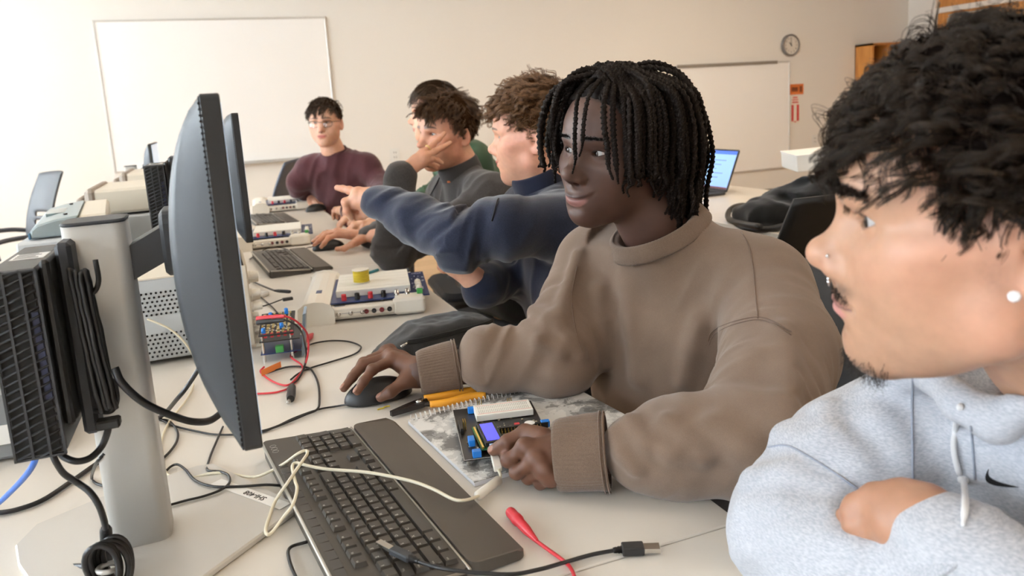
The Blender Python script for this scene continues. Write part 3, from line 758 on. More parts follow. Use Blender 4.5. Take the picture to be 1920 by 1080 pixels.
    stitched([(1328, 640), (1332, 626), (1350, 612), (1385, 600), (1421, 594), (1450, 602), (1484, 622)]); stitched([(1329, 647), (1336, 631), (1354, 617), (1386, 605), (1421, 599), (1450, 607), (1484, 628)], .0008)
    stitched([(1082, 500), (1072, 560), (1080, 620), (1092, 660)])
    # ribbed neckband and cuffs
    def band(c, ax, ra, rb_, w, name, lat, n=160, ribn=70):
        ax = nm(ax); la = nm(np.asarray(lat)-ax*(np.asarray(lat)@ax)); fbk = np.cross(ax, la); v = []; q = []; rows = [(-.5, -.003), (-.5, .0015), (-.4, .003), (-.2, .0036), (0, .0036), (.2, .0034), (.4, .0024), (.5, .0008), (.5, -.003)]
        for t, o in rows:
            for k in range(n):
                a = 2*PI*k/n; x = o+.0008*math.cos(a*ribn)-(t+.5)*.010
                v.append(c+ax*t*w+la*math.cos(a)*(ra+x)+fbk*math.sin(a)*(rb_+x))
        for i in range(len(rows)-1):
            for k in range(n): j = (k+1) % n; q.append((i*n+k, i*n+j, (i+1)*n+j, (i+1)*n+k))
        return npmesh(name, np.array(v), np.array(q), rib, sw)
    band(cc+nax*.003, nax, .0885, .0865, .027, 'neckband', L, 180, 84)
    for a, b, r0, r1 in ((T(1136, 847, .048), T(1046, 852, .044), .047, .043), (T(858, 686, .048), T(788, 699, .043), .043, .037)):
        ring_band('cuff', (a+b)/2, b-a, r0, r1, np.linalg.norm(b-a)*1.08, rib, sw, 150, .0008, None, .003, 50, .0012)
        m = MB(); 
        for o_ in (-.004, .001): 
            ax = nm(b-a); la = nm(np.cross(ax, V(.2, .1, 1))); fk = np.cross(ax, la); m.tube([a-ax*o_+la*math.cos(t)*(r0+.0035)+fk*math.sin(t)*(r0+.0035) for t in np.linspace(0, 2*PI, 49)], .0011, 6, cap=False)
        m.build('seam', seam, sw)
    lower_body(root, B, Fw, L, fabric('dark denim', (52, 56, 66), bump=.2), plain('white sneaker', (220, 218, 212), .6))
    # twists
    g_ = np.random.default_rng(11)
    out = []
    def twist(path, rad=.0032, pitch=.0100, seed=0):
        s = np.concatenate([[0], np.cumsum(np.linalg.norm(np.diff(path, axis=0), axis=1))]); n = int(s[-1]/.0026)+2; sa = np.linspace(0, s[-1], n)
        P = np.stack([np.interp(sa, s, path[:, k]) for k in range(3)], 1); t = np.gradient(P, axis=0); t /= np.linalg.norm(t, axis=1, keepdims=True)
        u = np.cross(t, V(.3, .5, .2)); u /= np.maximum(np.linalg.norm(u, axis=1, keepdims=True), 1e-6); w = np.cross(t, u); ph = sa/pitch*2*PI+seed
        fr = g_.normal(size=(n,))*.00022; tap = np.clip((s[-1]-sa)/.03, .45, 1)
        for k in (0, PI):
            C_ = P+(u*np.cos(ph+k)[:, None]+w*np.sin(ph+k)[:, None])*(rad*.80*tap)[:, None]; v, f = tube_geo(C_, (rad+fr)*tap, 6, False); out.append((v, np.array(f)))
    for side, ys in ((-1, np.linspace(-.05, .056, 18)), (1, np.linspace(-.05, .058, 6))):     # from the parting down both sides
        for y0 in ys:
            lay = g_.uniform(.012, .022); rx = .079+lay; k = math.sqrt(max(.2, 1-(y0/.118)**2)); zs = .050+.085*math.sqrt(max(0, 1-(y0/.097)**2)); px = .012+g_.uniform(-.004, .004)
            pts = [V(px, y0, zs), V(px+side*.020, y0+.004, zs+.013), V(px*.5+side*.050*k, y0*1.06+.004, zs-.012), V(side*rx*k*.97, y0*1.10, zs-.062), V(side*rx*k*1.02, y0*1.10, .020)]
            zb = (-.024-.07*np.clip((.02-y0)/.05, 0, 1)) if side < 0 else -.045-.05*np.clip((.01-y0)/.05, 0, 1)
            for zz in np.linspace(-.005, zb+g_.normal()*.008, 3): pts.append(V(side*rx*k+g_.normal()*.003, y0*1.08+g_.normal()*.003, zz))
            twist(spline(np.array(pts), 10), g_.uniform(.0028, .0034), g_.uniform(.0066, .0084), g_.uniform(0, 6))
    # those that fall beside and over the face, given by where they hang (head space)
    for k, pts in enumerate([[(.010, .050, .136), (.040, .088, .120), (.066, .085, .075), (.072, .078, .03), (.073, .075, -.005)], [(.020, .045, .134), (.052, .080, .112), (.074, .074, .06), (.080, .066, .02), (.078, .066, -.02)], [(.028, .030, .136), (.066, .064, .105), (.086, .058, .05), (.088, .052, .0), (.083, .055, -.03)],
                             [(-.004, .068, .128), (-.010, .103, .104), (-.012, .112, .062), (-.015, .116, .030), (-.017, .1165, .010), (-.014, .120, -.012)], [(-.018, .066, .127), (-.026, .098, .103), (-.026, .108, .065), (-.024, .109, .030), (-.020, .1115, .014)],
                             [(-.030, .060, .122), (-.050, .090, .100), (-.056, .095, .06), (-.058, .090, .03), (-.057, .086, .0), (-.063, .082, -.02)], [(-.036, .055, .120), (-.058, .080, .098), (-.066, .086, .055), (-.068, .082, .01), (-.070, .078, -.026)], [(-.040, .045, .120), (-.066, .066, .098), (-.076, .070, .05), (-.078, .066, .0), (-.079, .064, -.030)],
                             [(0, -.02, .142), (-.03, -.05, .148), (-.055, -.085, .128), (-.066, -.112, .09), (-.07, -.125, .03)], [(.01, .03, .141), (.03, .065, .138), (.055, .085, .105), (.072, .084, .05), (.078, .078, .01)]]):
        twist(spline(np.array(pts), 12), .0031 if k not in (3, 4) else .0024, .0078, k)
    for layer, (nrow, up, lo_, hi_, sp) in enumerate([(54, .143, .030, .046, .020), (52, .140, .020, .034, .040), (46, .126, .008, .020, .062)]):
        for i in range(nrow):           # rows round the near side and the back, from the crown down
            a = R(-40+(218+60)*i/nrow+g_.normal()*1.5); x, y = -math.cos(a), -math.sin(a)
            far = a > R(150)
            if far and (layer == 0 or i % 2): continue
            lay = g_.uniform(lo_, hi_)*(.75 if a < R(-5) else 1.0)*(1+.38*np.clip((a-R(40))/R(60), 0, 1)); rr = V(.079+lay, .098+lay); fr = np.clip((R(8)-a)/R(48), 0, 1)
            ht = up-.030*fr-.012*(g_.uniform()); k0 = sp/.079
            top = V(x*sp*.75, y*sp*.9-.006+.018*fr, ht); top = outwards(top[None], V(0, -.003, .050), V(.079, .097, .085))[0]
            zb = -.030-.140*np.clip((a-R(-16))/R(52), 0, 1)+g_.normal()*.012+layer*.004
            if far: zb = -.118+.092*np.clip((a-R(165))/R(40), 0, 1)+g_.normal()*.010
            ext = .0 if fr > .2 else g_.uniform(0, .012)
            pts = [top, V(x*rr[0]*.80, y*rr[1]*.80-.004, .112-.012*fr), V(x*rr[0]*.99, y*rr[1]*.99-.006, .068), V(x*(rr[0]+ext), y*(rr[1]+ext)-.008, .022)]
            for zz in np.linspace(-.012, zb, 4): t = -zz/.12; pts.append(V(x*(rr[0]+ext-.012*t)+g_.normal()*.0035, y*(rr[1]+ext)*.985-.010+g_.normal()*.0035, zz))
            if i % 9 == 4 and layer == 0: pts[1] = pts[1]+V(0, 0, .012); pts.insert(1, pts[0]*.6+pts[1]*.4+V(0, 0, .010))
            twist(spline(np.array(pts), 10), g_.uniform(.0028, .0036), g_.uniform(.0066, .0086), g_.uniform(0, 6))
    v = np.concatenate([a for a, b in out]); n = 0; qs = []
    for a, b in out: qs.append(b+n); n += len(a)
    q = np.concatenate(qs); col = np.tile(np.array(lin((27, 21, 18))[:3]), (len(v), 1))*np.repeat(g_.uniform(.6, 1.4, len(out)), [len(a) for a, b in out])[:, None]
    def keep(P): return np.maximum((.024+1.0*P[:, 1]-P[:, 2])*.7, P[:, 1]-.074)
    cv, cq, cc_ = cap_mesh(keep, lin((24, 19, 17)), .007)
    V_, Q_, C_2 = join_np([(v, q, col), (cv, cq, cc_)])
    npmesh('hair', xf(M, V_), Q_, hair_mat('black twists', .7, .12), root, C_2)
    return root
def man():
    root = empty('person', 'person with curly black hair, nose stud and grey hooded sweatshirt, arms folded on the table', 'person', (.72, .36, 0))
    M = pose_M((.5019, .3704, 1.1203), (-.729, .682, -.056), (-.065, .012, .998))
    hp = dict(nose_w=1.0, tip_dy=.000, tip_dz=.004, sub_dz=-.002, bridge=-.001, jaw=.052, open=.0116, lip=.9, tip_r=.0108, smile=-.1, brow=1.35, neck_r=.055)
    base = lin((176, 136, 111)); skm = skin_mat('light olive skin', .15, .45)
    N_, B = V(.640, .395, .950), V(.82, .39, .53); L = nm((.06, -1, 0)); Fw = nm((-1, -.06, 0))
    SR, SL = D(1735, 815, .765), V(.660, .205, .920); ER, WR = T(1510, 990, .066), T(1690, 1180, .055); EL, WL = V(.53, .12, .82), D(1775, 1010, .585)
    MR = D(1612, 880, .760)
    hand = dict(wrist=D(1752, 985, .590), arm=D(1800, 1050, .575), thumb=[D(1735, 945, .600), D(1690, 928, .612), D(1640, 930, .622), D(1605, 942, .632)],
                fingers=[[D(1668, 945, .612), D(1600, 962, .632), D(1576, 975, .652), D(1572, 985, .672)], [D(1666, 965, .608), D(1604, 984, .628), D(1585, 994, .648), D(1584, 1000, .668)],
                         [D(1670, 985, .604), D(1618, 1004, .624), D(1602, 1012, .644), D(1602, 1018, .664)], [D(1682, 1004, .602), D(1638, 1022, .620), D(1626, 1028, .636), D(1626, 1034, .652)]], back=nm((-.3, -.5, .8)))
    hb = lin((168, 124, 99)); kn = lin((152, 100, 74))
    hcl = lambda v: head_col(v, hp, base, lin((186, 130, 124)), lin((58, 44, 38)), lin((176, 122, 114)), lid=lin((176, 132, 112)), stubble=lin((52, 40, 34)), stub=.85, blush=lin((212, 150, 128)))
    inner = [([(.66, .38, .93), N_+V(.05, 0, -.10), B], [.045, .045, .08]), ([SR, ER, WR], [.035, .032, .026]), ([SL, V(.62, .13, .86), EL, WL], [.028, .026, .024, .022])]
    build_body(root, M, hp, (.652, .378, .958), hcl, [hand_mesh(hand, hb, kn, nail := lin((220, 170, 150)), 1.0, .0018)], skm, base, inner, .0011, neck_c=(.585, .368, 1.03))
    em = skin_mat('eye', 0, .08, 0)
    for s in (-1, 1):
        v, q, c = eye_geo(s, (-.12, 1, -.03), iris=(.035, .02, .012)); npmesh('eye', xf(M, v), q, em, root, c)
    steel = plain('polished steel', (230, 232, 235), .15, 1.0); gem = plain('clear stone', (240, 244, 250), .05, .3, coat=1.0)
    f = head_sdf(hp, ixf(M, (.652, .378, .958)))
    hit = lambda px, py, off=0: trace(lambda P: f(((P-M[:3, 3])@M[:3, :3]).astype(np.float32)), px, py, .3, 1.2, off)
    p = hit(1552, 480)
    if p is not None: m = MB(); m.lathe([(.0004, -.0016), (.0013, -.0012), (.0017, 0), (.0013, .0012), (.0004, .0016)], p, -nm(ray(1552, 480)), 14); m.build('nose_stud', steel, root)
    p = xf(M, [(0, .1085, -.034)])[0]; m = MB(); t = M[:3, 0]; u = M[:3, 2]
    m.tube([p+t*.0045*math.cos(a)+u*(.0045*math.sin(a)) for a in np.linspace(PI*.95, PI*2.05, 12)], .0007, 8)
    for a in (PI*.95, PI*2.05):
        c_ = p+t*.0045*math.cos(a)+u*.0045*math.sin(a)-u*.001; m.lathe([(.0003, -.0016), (.0013, -.0010), (.0016, 0), (.0013, .0010), (.0003, .0016)], c_, (0, 0, 1), 12)
    m.build('septum_ring', steel, root)
    p = hit(1901, 555)
    if p is None: p = xf(M, [(-.080, .002, -.024)])[0]
    m = MB(); m.lathe([(.0030, -.002), (.0042, -.0005), (.0036, .0012), (.0014, .0018)], p, -nm(ray(1901, 555)), 8, smooth=False); m.build('ear_stud', gem, root)
    # hooded sweatshirt
    cloth = fabric('heather grey fleece', (196, 198, 204), (166, 170, 180), hscale=260, stretch=(1, 1, 5), bump=.25, bscale=500, blotch=.05)
    g = dict(neck=N_, hip=B, lat=L, sl=SL, sr=SR, rc=.100, rb=.12, cw=.075, amp=.0040, seed=21, sh_r=.058, trap=.045,
             arms=[[SL, V(.62, .13, .86), EL, WL*.5+EL*.5, D(1785, 1035, .578)], [SR, MR, ER, (ER+WR)/2, WR]], arm_r=[[.070, .066, .058, .048, .042], [.066, .070, .064, .056, .048]], freq=26., elbow=.5)
    f0 = garment(g); folds = []
    for sgn, pl, r, k in [(1, [(1465, 815), (1530, 840), (1600, 880), (1640, 905)], .008, .03), (1, [(1545, 770), (1560, 820), (1620, 870), (1680, 900)], .008, .03), (1, [(1640, 730), (1650, 790), (1690, 850), (1708, 880)], .009, .03), 
                          (1, [(1410, 900), (1480, 890), (1560, 925)], .009, .03), (1, [(1400, 960), (1470, 960), (1550, 970)], .008, .03), (1, [(1400, 1030), (1500, 1010), (1600, 1030)], .008, .03)]:
        p = [trace(f0, *a, .3, 2) for a in pl]; p = [a for a in p if a is not None]
        if len(p) > 1: folds.append((sgn, p, r if sgn > 0 else r*.5, k*.8))
    # the hood: thick rolls from the neck to the V at the chest, and its mass on the back
    hoodL = [D(1690, 690, .72), D(1752, 705, .660), D(1800, 755, .620), D(1868, 790, .595)]; hoodR = [D(1868, 790, .595), D(1930, 752, .57), D(2010, 700, .55), V(.66, .29, 1.0)]
    folds += [(1, hoodL, .014, .018), (1, hoodR, .014, .018), (1, [V(.66, .50, .985), V(.75, .45, .975), V(.77, .39, .97), V(.73, .30, .975), V(.66, .29, .995)], .033, .04), (1, [V(.77, .39, .94), V(.80, .39, .86)], .07, .06), (1, [D(1690, 690, .72), V(.66, .50, .985)], .018, .03)]
    g['folds'] = folds; fb = garment(g); nax = nm((-.45, .0, .9))
    fc = lambda P: smax(fb(P), -cap(P, V(.632, .385, .975), V(.54, .368, 1.08), .056, .066), .008)
    fin = lambda P: smax(fc(P), -(P[:, 2]-.58), .01)
    lo, hi = bounds([SL, SR, EL, WL, ER, WR, B+L*.2, B-L*.2, N_+V(0, 0, .06)], .14); lo[2] = .56
    sw = mesh_garment('hooded_sweatshirt', fin, lo, hi, .0042, cloth, root)
    seam = fabric('grey seam', (150, 156, 170), bump=.2)
    for pl in ([(1712, 690), (1710, 760), (1711, 830), (1712, 900)], [(1820, 800), (1824, 840), (1828, 900)], [(1440, 838), (1475, 835), (1520, 858), (1570, 890), (1620, 925)]):
        p = [trace(fin, a[0], a[1], .3, 2, .0008) for a in spline(np.array([(*a, 0) for a in pl]), 5)]; p = [a for a in p if a is not None]
        if len(p) > 2: m = MB(); m.tube(np.array(p), .0010, 6); m.build('seam', seam, sw)
    p = [trace(fin, *a, .3, 2, .0035) for a in [(1800, 762), (1792, 800), (1788, 840), (1796, 880), (1806, 900), (1810, 940), (1806, 985)]]; p = [a for a in p if a is not None]
    dm = plain('white cord', (226, 226, 228), .9)
    if len(p) > 3:
        m = MB(); q = spline(p, 8); m.tube(q, [.0025]*(len(q)-6)+[.0025, .0024, .0022, .0016, .0014, .0014], 10); k = p[4]; m.lathe([(.002, -.003), (.0042, -.0015), (.0045, 0), (.0042, .0015), (.002, .003)], k, (0, 0, 1), 12); m.build('drawstring', dm, sw)
    # the curved tick on the chest
    cub = lambda a, b, c, d, n: [((1-t)**3*a[0]+3*(1-t)**2*t*b[0]+3*(1-t)*t*t*c[0]+t**3*d[0], (1-t)**3*a[1]+3*(1-t)**2*t*b[1]+3*(1-t)*t*t*c[1]+t**3*d[1]) for t in np.linspace(0, 1, n)]
    top = cub((1853, 880), (1846, 897), (1862, 903), (1910, 914), 18); bot = cub((1853, 880), (1836, 906), (1856, 914), (1910, 914), 18)
    vv = []; ok = True
    for a, b in zip(top, bot):
        for t in (a, b):
            x = trace(fin, *t, .3, 2, .0012); ok = ok and x is not None; vv.append(x)
    if ok:
        m = MB(); m.add(np.array(vv), [[2*i, 2*i+1, 2*i+3, 2*i+2] for i in range(len(top)-1)]); o = m.build('chest_mark', fabric('black embroidery', (18, 18, 22), bump=.4), sw)
        o.modifiers.new('thick', 'SOLIDIFY').thickness = .001
    a, b = D(1812, 1062, .572), D(1762, 1000, .588)
    ring_band('cuff', (a+b)/2, b-a, .046, .042, np.linalg.norm(b-a)*1.0, fabric('grey rib knit', (192, 194, 200), (160, 164, 174), hscale=800), sw, 120, .0006, None, .003, 54, .0015)
    lower_body(root, B, Fw, L, fabric('black denim', (30, 31, 36), bump=.2), plain('black sneaker', (28, 28, 30), .6))
    # curls
    g_ = np.random.default_rng(5)
    keepr = lambda p: (p[:, 2] > np.where(p[:, 1] > 0, np.minimum(.028+1.20*p[:, 1], .094), .028-.9*np.maximum(-p[:, 1]-.018, 0)))
    P = scalp(900, keepr, seed=8); flow = lambda p: np.stack([p[:, 0]*5, np.where(p[:, 1] > -.02, .9, -.6)+p[:, 1]*3, -.35+0*p[:, 0]], 1)
    Lh = (.036+g_.uniform(0, .022, len(P))+.006*(P[:, 2] > .11))*np.where(P[:, 2] < .05, .62, 1)*np.where(P[:, 1] > .04, .8, 1)*(1-.5*np.clip((P[:, 2]-.075)/.035, 0, 1))
    S = grow(P, flow, Lh, 30, lift=.50, grav=.050, stiff=.93, curl_r=g_.uniform(.007, .0125, len(P))*(1-.4*np.clip((P[:, 2]-.075)/.035, 0, 1)), curl_n=g_.uniform(.9, 1.6, len(P)), seed=9, jit=.30)
    H_ = locks(S, 15, .0020, 10, .45)
    P2 = scalp(120, keepr, seed=18); S2 = grow(P2, flow, (.034+g_.uniform(0, .016, len(P2)))*np.where(P2[:, 2] < .06, .5, np.where(P2[:, 2] > .10, .6, 1)), 30, lift=.55, grav=.035, stiff=.95, curl_r=g_.uniform(.006, .012, len(P2)), curl_n=g_.uniform(1.2, 2.5, len(P2)), seed=12, jit=.4)
    H2 = locks(S2, 3, .0022, 13, .2)
    def keep(Q): return np.maximum((np.where(Q[:, 1] > 0, np.minimum(.034+1.15*Q[:, 1], .100), .034-.9*np.maximum(-Q[:, 1]-.018, 0))-Q[:, 2])*.6, Q[:, 1]-.078)
    P3 = scalp(150, lambda p: (p[:, 2] > .088) & (p[:, 2] < .122) & (p[:, 1] > .035), seed=28); S3 = grow(P3, lambda p: np.stack([p[:, 0]*6, 1+0*p[:, 0], -.5+0*p[:, 0]], 1), .050+g_.uniform(0, .028, len(P3)), 30, lift=.42, grav=.11, stiff=.9, curl_r=g_.uniform(.006, .011, len(P3)), curl_n=g_.uniform(1.0, 1.6, len(P3)), seed=29, jit=.25)
    P4 = scalp(90, lambda p: (np.abs(p[:, 1]-.012) < .026) & (p[:, 2] > .040) & (p[:, 2] < .080) & (np.abs(p[:, 0]) > .05), seed=38); S4 = grow(P4, lambda p: np.stack([p[:, 0]*2, .35+0*p[:, 0], -1+0*p[:, 0]], 1), .036+g_.uniform(0, .02, len(P4)), 30, lift=.12, grav=.12, stiff=.9, curl_r=g_.uniform(.002, .004, len(P4)), curl_n=g_.uniform(1.0, 1.8, len(P4)), seed=39, jit=.15, out=((0, -.003, .05), (.0735, .093, .083)))
    P5 = scalp(420, keepr, seed=48); S5 = grow(P5, flow, .020+g_.uniform(0, .016, len(P5)), 24, lift=.45, grav=.04, stiff=.92, curl_r=g_.uniform(.004, .007, len(P5)), curl_n=g_.uniform(1.0, 1.8, len(P5)), seed=49, jit=.5)
    S5 = np.stack([np.stack([np.interp(np.linspace(0, 1, 30), np.linspace(0, 1, 24), s[:, k]) for k in range(3)], 1) for s in S5])
    H2 = np.concatenate([H2, locks(S5, 12, .0028, 50, .3), locks(S3, 15, .0022, 30, .5), locks(S4, 12, .0020, 40, .5)])
    hair_obj('hair', np.concatenate([H_, H2]), .00042, M, hair_mat('black curls', .36, .22), root, (.0060, .0042, .0032), (.042, .025, .014), 3, 14, extra=cap_mesh(keep, (.005, .0035, .003), .010))
    # beard and brows, hair by hair
    bp = []; 
    nb = 420; x = g_.normal(0, .018, nb); 
    fl = head_sdf(hp, ixf(M, (.652, .378, .958)))
    def on_skin(x, y0, z, dirs):
        """march onto the skin from outside"""
        p = np.stack([x, y0, z], 1)
        for _ in range(60): p = p-dirs*np.maximum(fl(p.astype(np.float32)), -.002)[:, None]*.8
        return p
    ang = g_.uniform(R(-85), R(10), nb); rr0 = .05; c0 = V(0, .070, -.078); dirs = np.stack([np.zeros(nb), np.cos(ang), np.sin(ang)], 1)
    st = np.stack([x, c0[1]+dirs[:, 1]*rr0, c0[2]+dirs[:, 2]*rr0], 1); sk_ = on_skin(st[:, 0], st[:, 1], st[:, 2], dirs); sel = (sk_[:, 2] < -.088)
    sk_ = sk_[sel]; dd = dirs[sel]; k = len(sk_); Ls = g_.uniform(.004, .010, k)
    B_ = np.stack([sk_+(dd*.5+V(0, -.1, -.75)+g_.normal(size=(k, 3))*.25)*(Ls*t)[:, None] for t in np.linspace(-.1, 1, 5)], 1)
    nbw = 620; bx = g_.uniform(.010, .052, nbw)*np.where(g_.uniform(size=nbw) < .5, -1, 1); ba = np.abs(bx)
    bz = .0395+.05*(ba-.012)-15.6*np.maximum(ba-.034, 0)**2+g_.normal(size=nbw)*.0018; bb = on_skin(bx, .13+0*bx, bz, np.tile(V(0, 1, 0), (nbw, 1)))
    Bw = np.stack([bb+(np.stack([np.sign(bx)*.8, .25+0*bx, .35-14*np.maximum(ba-.02, 0)], 1)+g_.normal(size=(nbw, 3))*.2)*(.0085*t) for t in np.linspace(0, 1, 5)], 1)
    nm_ = 150; mx_ = g_.uniform(-.027, .027, nm_); mz = -.0395+.10*np.abs(mx_)*0-.12*np.maximum(np.abs(mx_)-.008, 0)*1.6+g_.normal(size=nm_)*.0014; mm_ = on_skin(mx_, .13+0*mx_, mz, np.tile(V(0, 1, 0), (nm_, 1)))
    Mm = np.stack([mm_+(np.stack([np.sign(mx_)*.7, .3+0*mx_, -.7+0*mx_], 1)+g_.normal(size=(nm_, 3))*.2)*(.0055*t) for t in np.linspace(0, 1, 5)], 1)
    for nme, SS, rd in (('beard', B_, .00028), ('eyebrow', Bw[bx < 0], .00040), ('eyebrow', Bw[bx > 0], .00040), ('moustache', Mm, .00022)):
        hair_obj(nme, SS, rd, M, hair_mat('black facial hair', .5, .3), root, (.012, .009, .007), (.035, .024, .018), 3, 15)
    return root
# ------------------------------------------------------------------ the others at the bench
def simple_person(root, M, hp, neck_to, N_, B, L, SL, SR, arms, arm_r, skin_c, lips, brow, hair_fn, cloth, hands, gkw=None, iris=(.03, .022, .016), collar=None, hh=.0022, gh=.0055, pants=(40, 42, 50), garment_name='sweater', gaze=(0, 1, 0), lego={}, blush=(214, 140, 120), stub=0, hem=.60, neck_c=None):
    base = lin(skin_c); skm = skin_mat('pale skin', .15, .48)
    hcl = lambda v: head_col(v, hp, base, lin(lips), lin(brow), blush=lin(blush), stubble=lin((70, 50, 40)), stub=stub)
    inner = [([N_-V(0, 0, .09), B], [.05, .08])]+[(list(a), [.030]*(len(a)-1)+[.022]) for a in arms[:2]]
    hb = lin([x*.97 for x in skin_c]); kn = lin([skin_c[0]*.95, skin_c[1]*.82, skin_c[2]*.78]); nl = lin([min(255, skin_c[0]*1.03), skin_c[1]*.95, skin_c[2]*.92])
    build_body(root, M, hp, neck_to, hcl, [hand_mesh(h_, hb, kn, nl, 1.08, .0024) for h_ in hands], skm, base, inner, hh, neck_c=neck_c)
    em = skin_mat('eye', 0, .08, 0)
    for s in (-1, 1):
        v, q, c = eye_geo(s, gaze, iris=iris); npmesh('eye', xf(M, v), q, em, root, c)
    g = dict(neck=N_, hip=B, lat=L, sl=SL, sr=SR, rc=.112, rb=.125, cw=.07, amp=.0045, sh_r=.060, trap=.045, arms=arms, arm_r=arm_r); g.update(gkw or {})
    cc, nax, cr = np.asarray(collar[0], float), nm(collar[1]), collar[2]; g['folds'] = list(g.get('folds', []))+[(1, [N_-V(0, 0, .02), cc-nax*.008], cr+.008, .035)]
    f0 = garment(g)
    fin = lambda P: smax(smax(smax(f0(P), -cap(P, cc-nax*.030, cc+nax*.08, cr-.010, cr-.002), .006), np.where(np.linalg.norm(P-cc.astype(np.float32), axis=1) < .13, (P-cc.astype(np.float32))@nax.astype(np.float32)-.010, -1), .006), -(P[:, 2]-hem), .01)
    lo, hi = bounds([SL, SR, B+L*.2, B-L*.2, N_+V(0, 0, .09)]+[p for a in arms for p in a], .13); lo[2] = hem-.02
    sw = mesh_garment(garment_name, fin, lo, hi, gh, cloth, root)
    Fw = nm(np.cross(L, V(0, 0, -1)))
    lower_body(root, B, Fw, L, fabric('dark trousers', pants, bump=.2), plain('dark shoe', (34, 34, 36), .6), **lego)
    hair_fn(M)
    return sw, fin
def short_hair(root, M, keepr, keep, flow, Lf, c1, c2, n=420, k=9, curl=(.0, .002), cn=(1, 2), lift=.45, seed=3, rad=.0007, thick=.006, grav=.05, spread=.0026, jit=.25, npt=14):
    g = np.random.default_rng(seed); P = scalp(n, keepr, seed=seed)
    S = grow(P, flow, Lf(P)*g.uniform(.8, 1.2, n), npt, lift=lift, grav=grav, stiff=.9, curl_r=g.uniform(*curl, n), curl_n=g.uniform(*cn, n), seed=seed+1, jit=jit)
    hair_obj('hair', locks(S, k, spread, seed+2, .55), rad, M, hair_mat('hair', .42, .4), root, c1, c2, 3, seed+3, extra=cap_mesh(keep, np.array(c1)*.9, thick))
def rows3(f): return lambda p: np.stack(f(p), 1)
def navy_person():
    root = empty('person', 'person in a navy quarter-zip with tousled brown curls, smiling and pointing towards a screen', 'person', (.88, 1.75, 0))
    M = pose_M((.739, 1.7386, 1.1454), (-.832, .55, -.074), (-.094, -.008, .996))
    hp = dict(smile=1.2, nose_w=.95, tip_dz=.003, lip=.9, open=.0100, brow=1.1, jaw=.050, bridge=.001)
    N_, B = V(.775, 1.745, .975), V(.90, 1.75, .53); L = nm((-.12, -1, 0)); SL, SR = V(.735, 1.575, .945), V(.78, 1.915, .945)
    WLp = D(712, 378, 1.83); EL = D(868, 452, 1.72)
    hl = dict(wrist=D(700, 374, 1.835), arm=D(745, 380, 1.82), thumb=[D(694, 388, 1.84), D(688, 398, 1.855), D(680, 404, 1.87), D(668, 404, 1.875)],
              fingers=[[D(672, 361, 1.84), D(655, 357, 1.85), D(643, 354, 1.86), D(632, 352, 1.87)], [D(669, 369, 1.835), D(648, 379, 1.835), D(650, 395, 1.84), D(659, 409, 1.85)],
                       [D(672, 378, 1.83)+V(0, .006, 0), D(653, 390, 1.84)+V(0, .012, 0), D(660, 402, 1.855)+V(0, .012, 0), D(668, 408, 1.865)], [D(676, 385, 1.83)+V(0, .012, 0), D(662, 394, 1.85)+V(0, .02, 0), D(668, 403, 1.865)+V(0, .02, 0), D(674, 406, 1.87)+V(0, .015, 0)]], back=nm((-.2, -.8, .5)))
    WR_ = D(905, 540, 1.875)
    hr = dict(wrist=D(862, 500, 1.845), arm=D(890, 525, 1.855), thumb=[D(868, 488, 1.835), D(872, 480, 1.830), D(868, 474, 1.830), D(858, 474, 1.830)],
              fingers=[[D(846, 482, 1.835), D(836, 478, 1.845), D(832, 486, 1.860), D(838, 494, 1.865)], [D(842, 489, 1.835), D(829, 486, 1.845), D(826, 493, 1.860), D(834, 499, 1.865)], [D(841, 496, 1.840), D(828, 494, 1.850), D(826, 501, 1.865), D(834, 505, 1.870)], [D(843, 502, 1.845), D(832, 502, 1.855), D(831, 507, 1.865), D(838, 509, 1.870)]], back=nm((-.2, -.9, .2)))
    cloth = fabric('navy fleece', (37, 42, 60), (29, 33, 49), hscale=500, bump=.3, bscale=500, sheen=.35)
    arms = [[SL, D(950, 425, 1.70), EL, D(780, 410, 1.78), WLp], [SR, V(.78, 1.99, .86), V(.70, 1.86, .80), WR_]]
    g = dict(seed=31, folds=[(1, [D(755, 400, 1.735), D(762, 420, 1.73), D(775, 440, 1.735)], .010, .025)], trap=.05, amp=.009, rc=.12, rb=.14, sl_amp=1.0, freq=26)
    hair = lambda M_: short_hair(root, M_, lambda p: p[:, 2] > np.where(p[:, 1] > .03, .090, np.where(p[:, 1] > .0, .045, -.045)), lambda P: np.maximum(np.maximum(.036+.85*P[:, 1]-P[:, 2], -.05-P[:, 2])*.7, P[:, 1]-.076),
                                 lambda p: np.stack([p[:, 0]*3, .7+0*p[:, 0], -.25-(p[:, 2] < .06)*1.0], 1), lambda p: np.where(p[:, 2] < .05, .018, np.where(p[:, 2] < .085, .030, .056)), (.055, .024, .010), (.32, .16, .07), 800, 12, (.003, .0065), (1.3, 2.4), .42, 41, .00055, .008, .05, .0030)
    sw, fin = simple_person(root, M, hp, (.785, 1.742, .95), N_, B, L, SL, SR, arms, [[.070, .068, .064, .054, .044], [.072, .068, .062, .048]], (206, 154, 127), (186, 108, 98), (60, 38, 26), hair, cloth, [hl, hr], g, collar=((.748, 1.742, 1.026), (-.35, 0, 1), .060), garment_name='quarter_zip_sweater', gaze=(-.05, 1, -.02), pants=(22, 24, 30), stub=.25, neck_c=(.755, 1.742, 1.04))
    col = fabric('navy collar', (30, 34, 52), bump=.3); ax = nm((-.35, .0, 1)); c = V(.744, 1.742, 1.040)
    ring_band('collar', c, ax, .070, .064, .058, col, sw, 90, .0004, None, .004, 40)
    p = [trace(fin, *a, .8, 3, .002) for a in [(934, 372), (930, 385), (926, 400), (922, 415)]]; p = [a for a in p if a is not None]
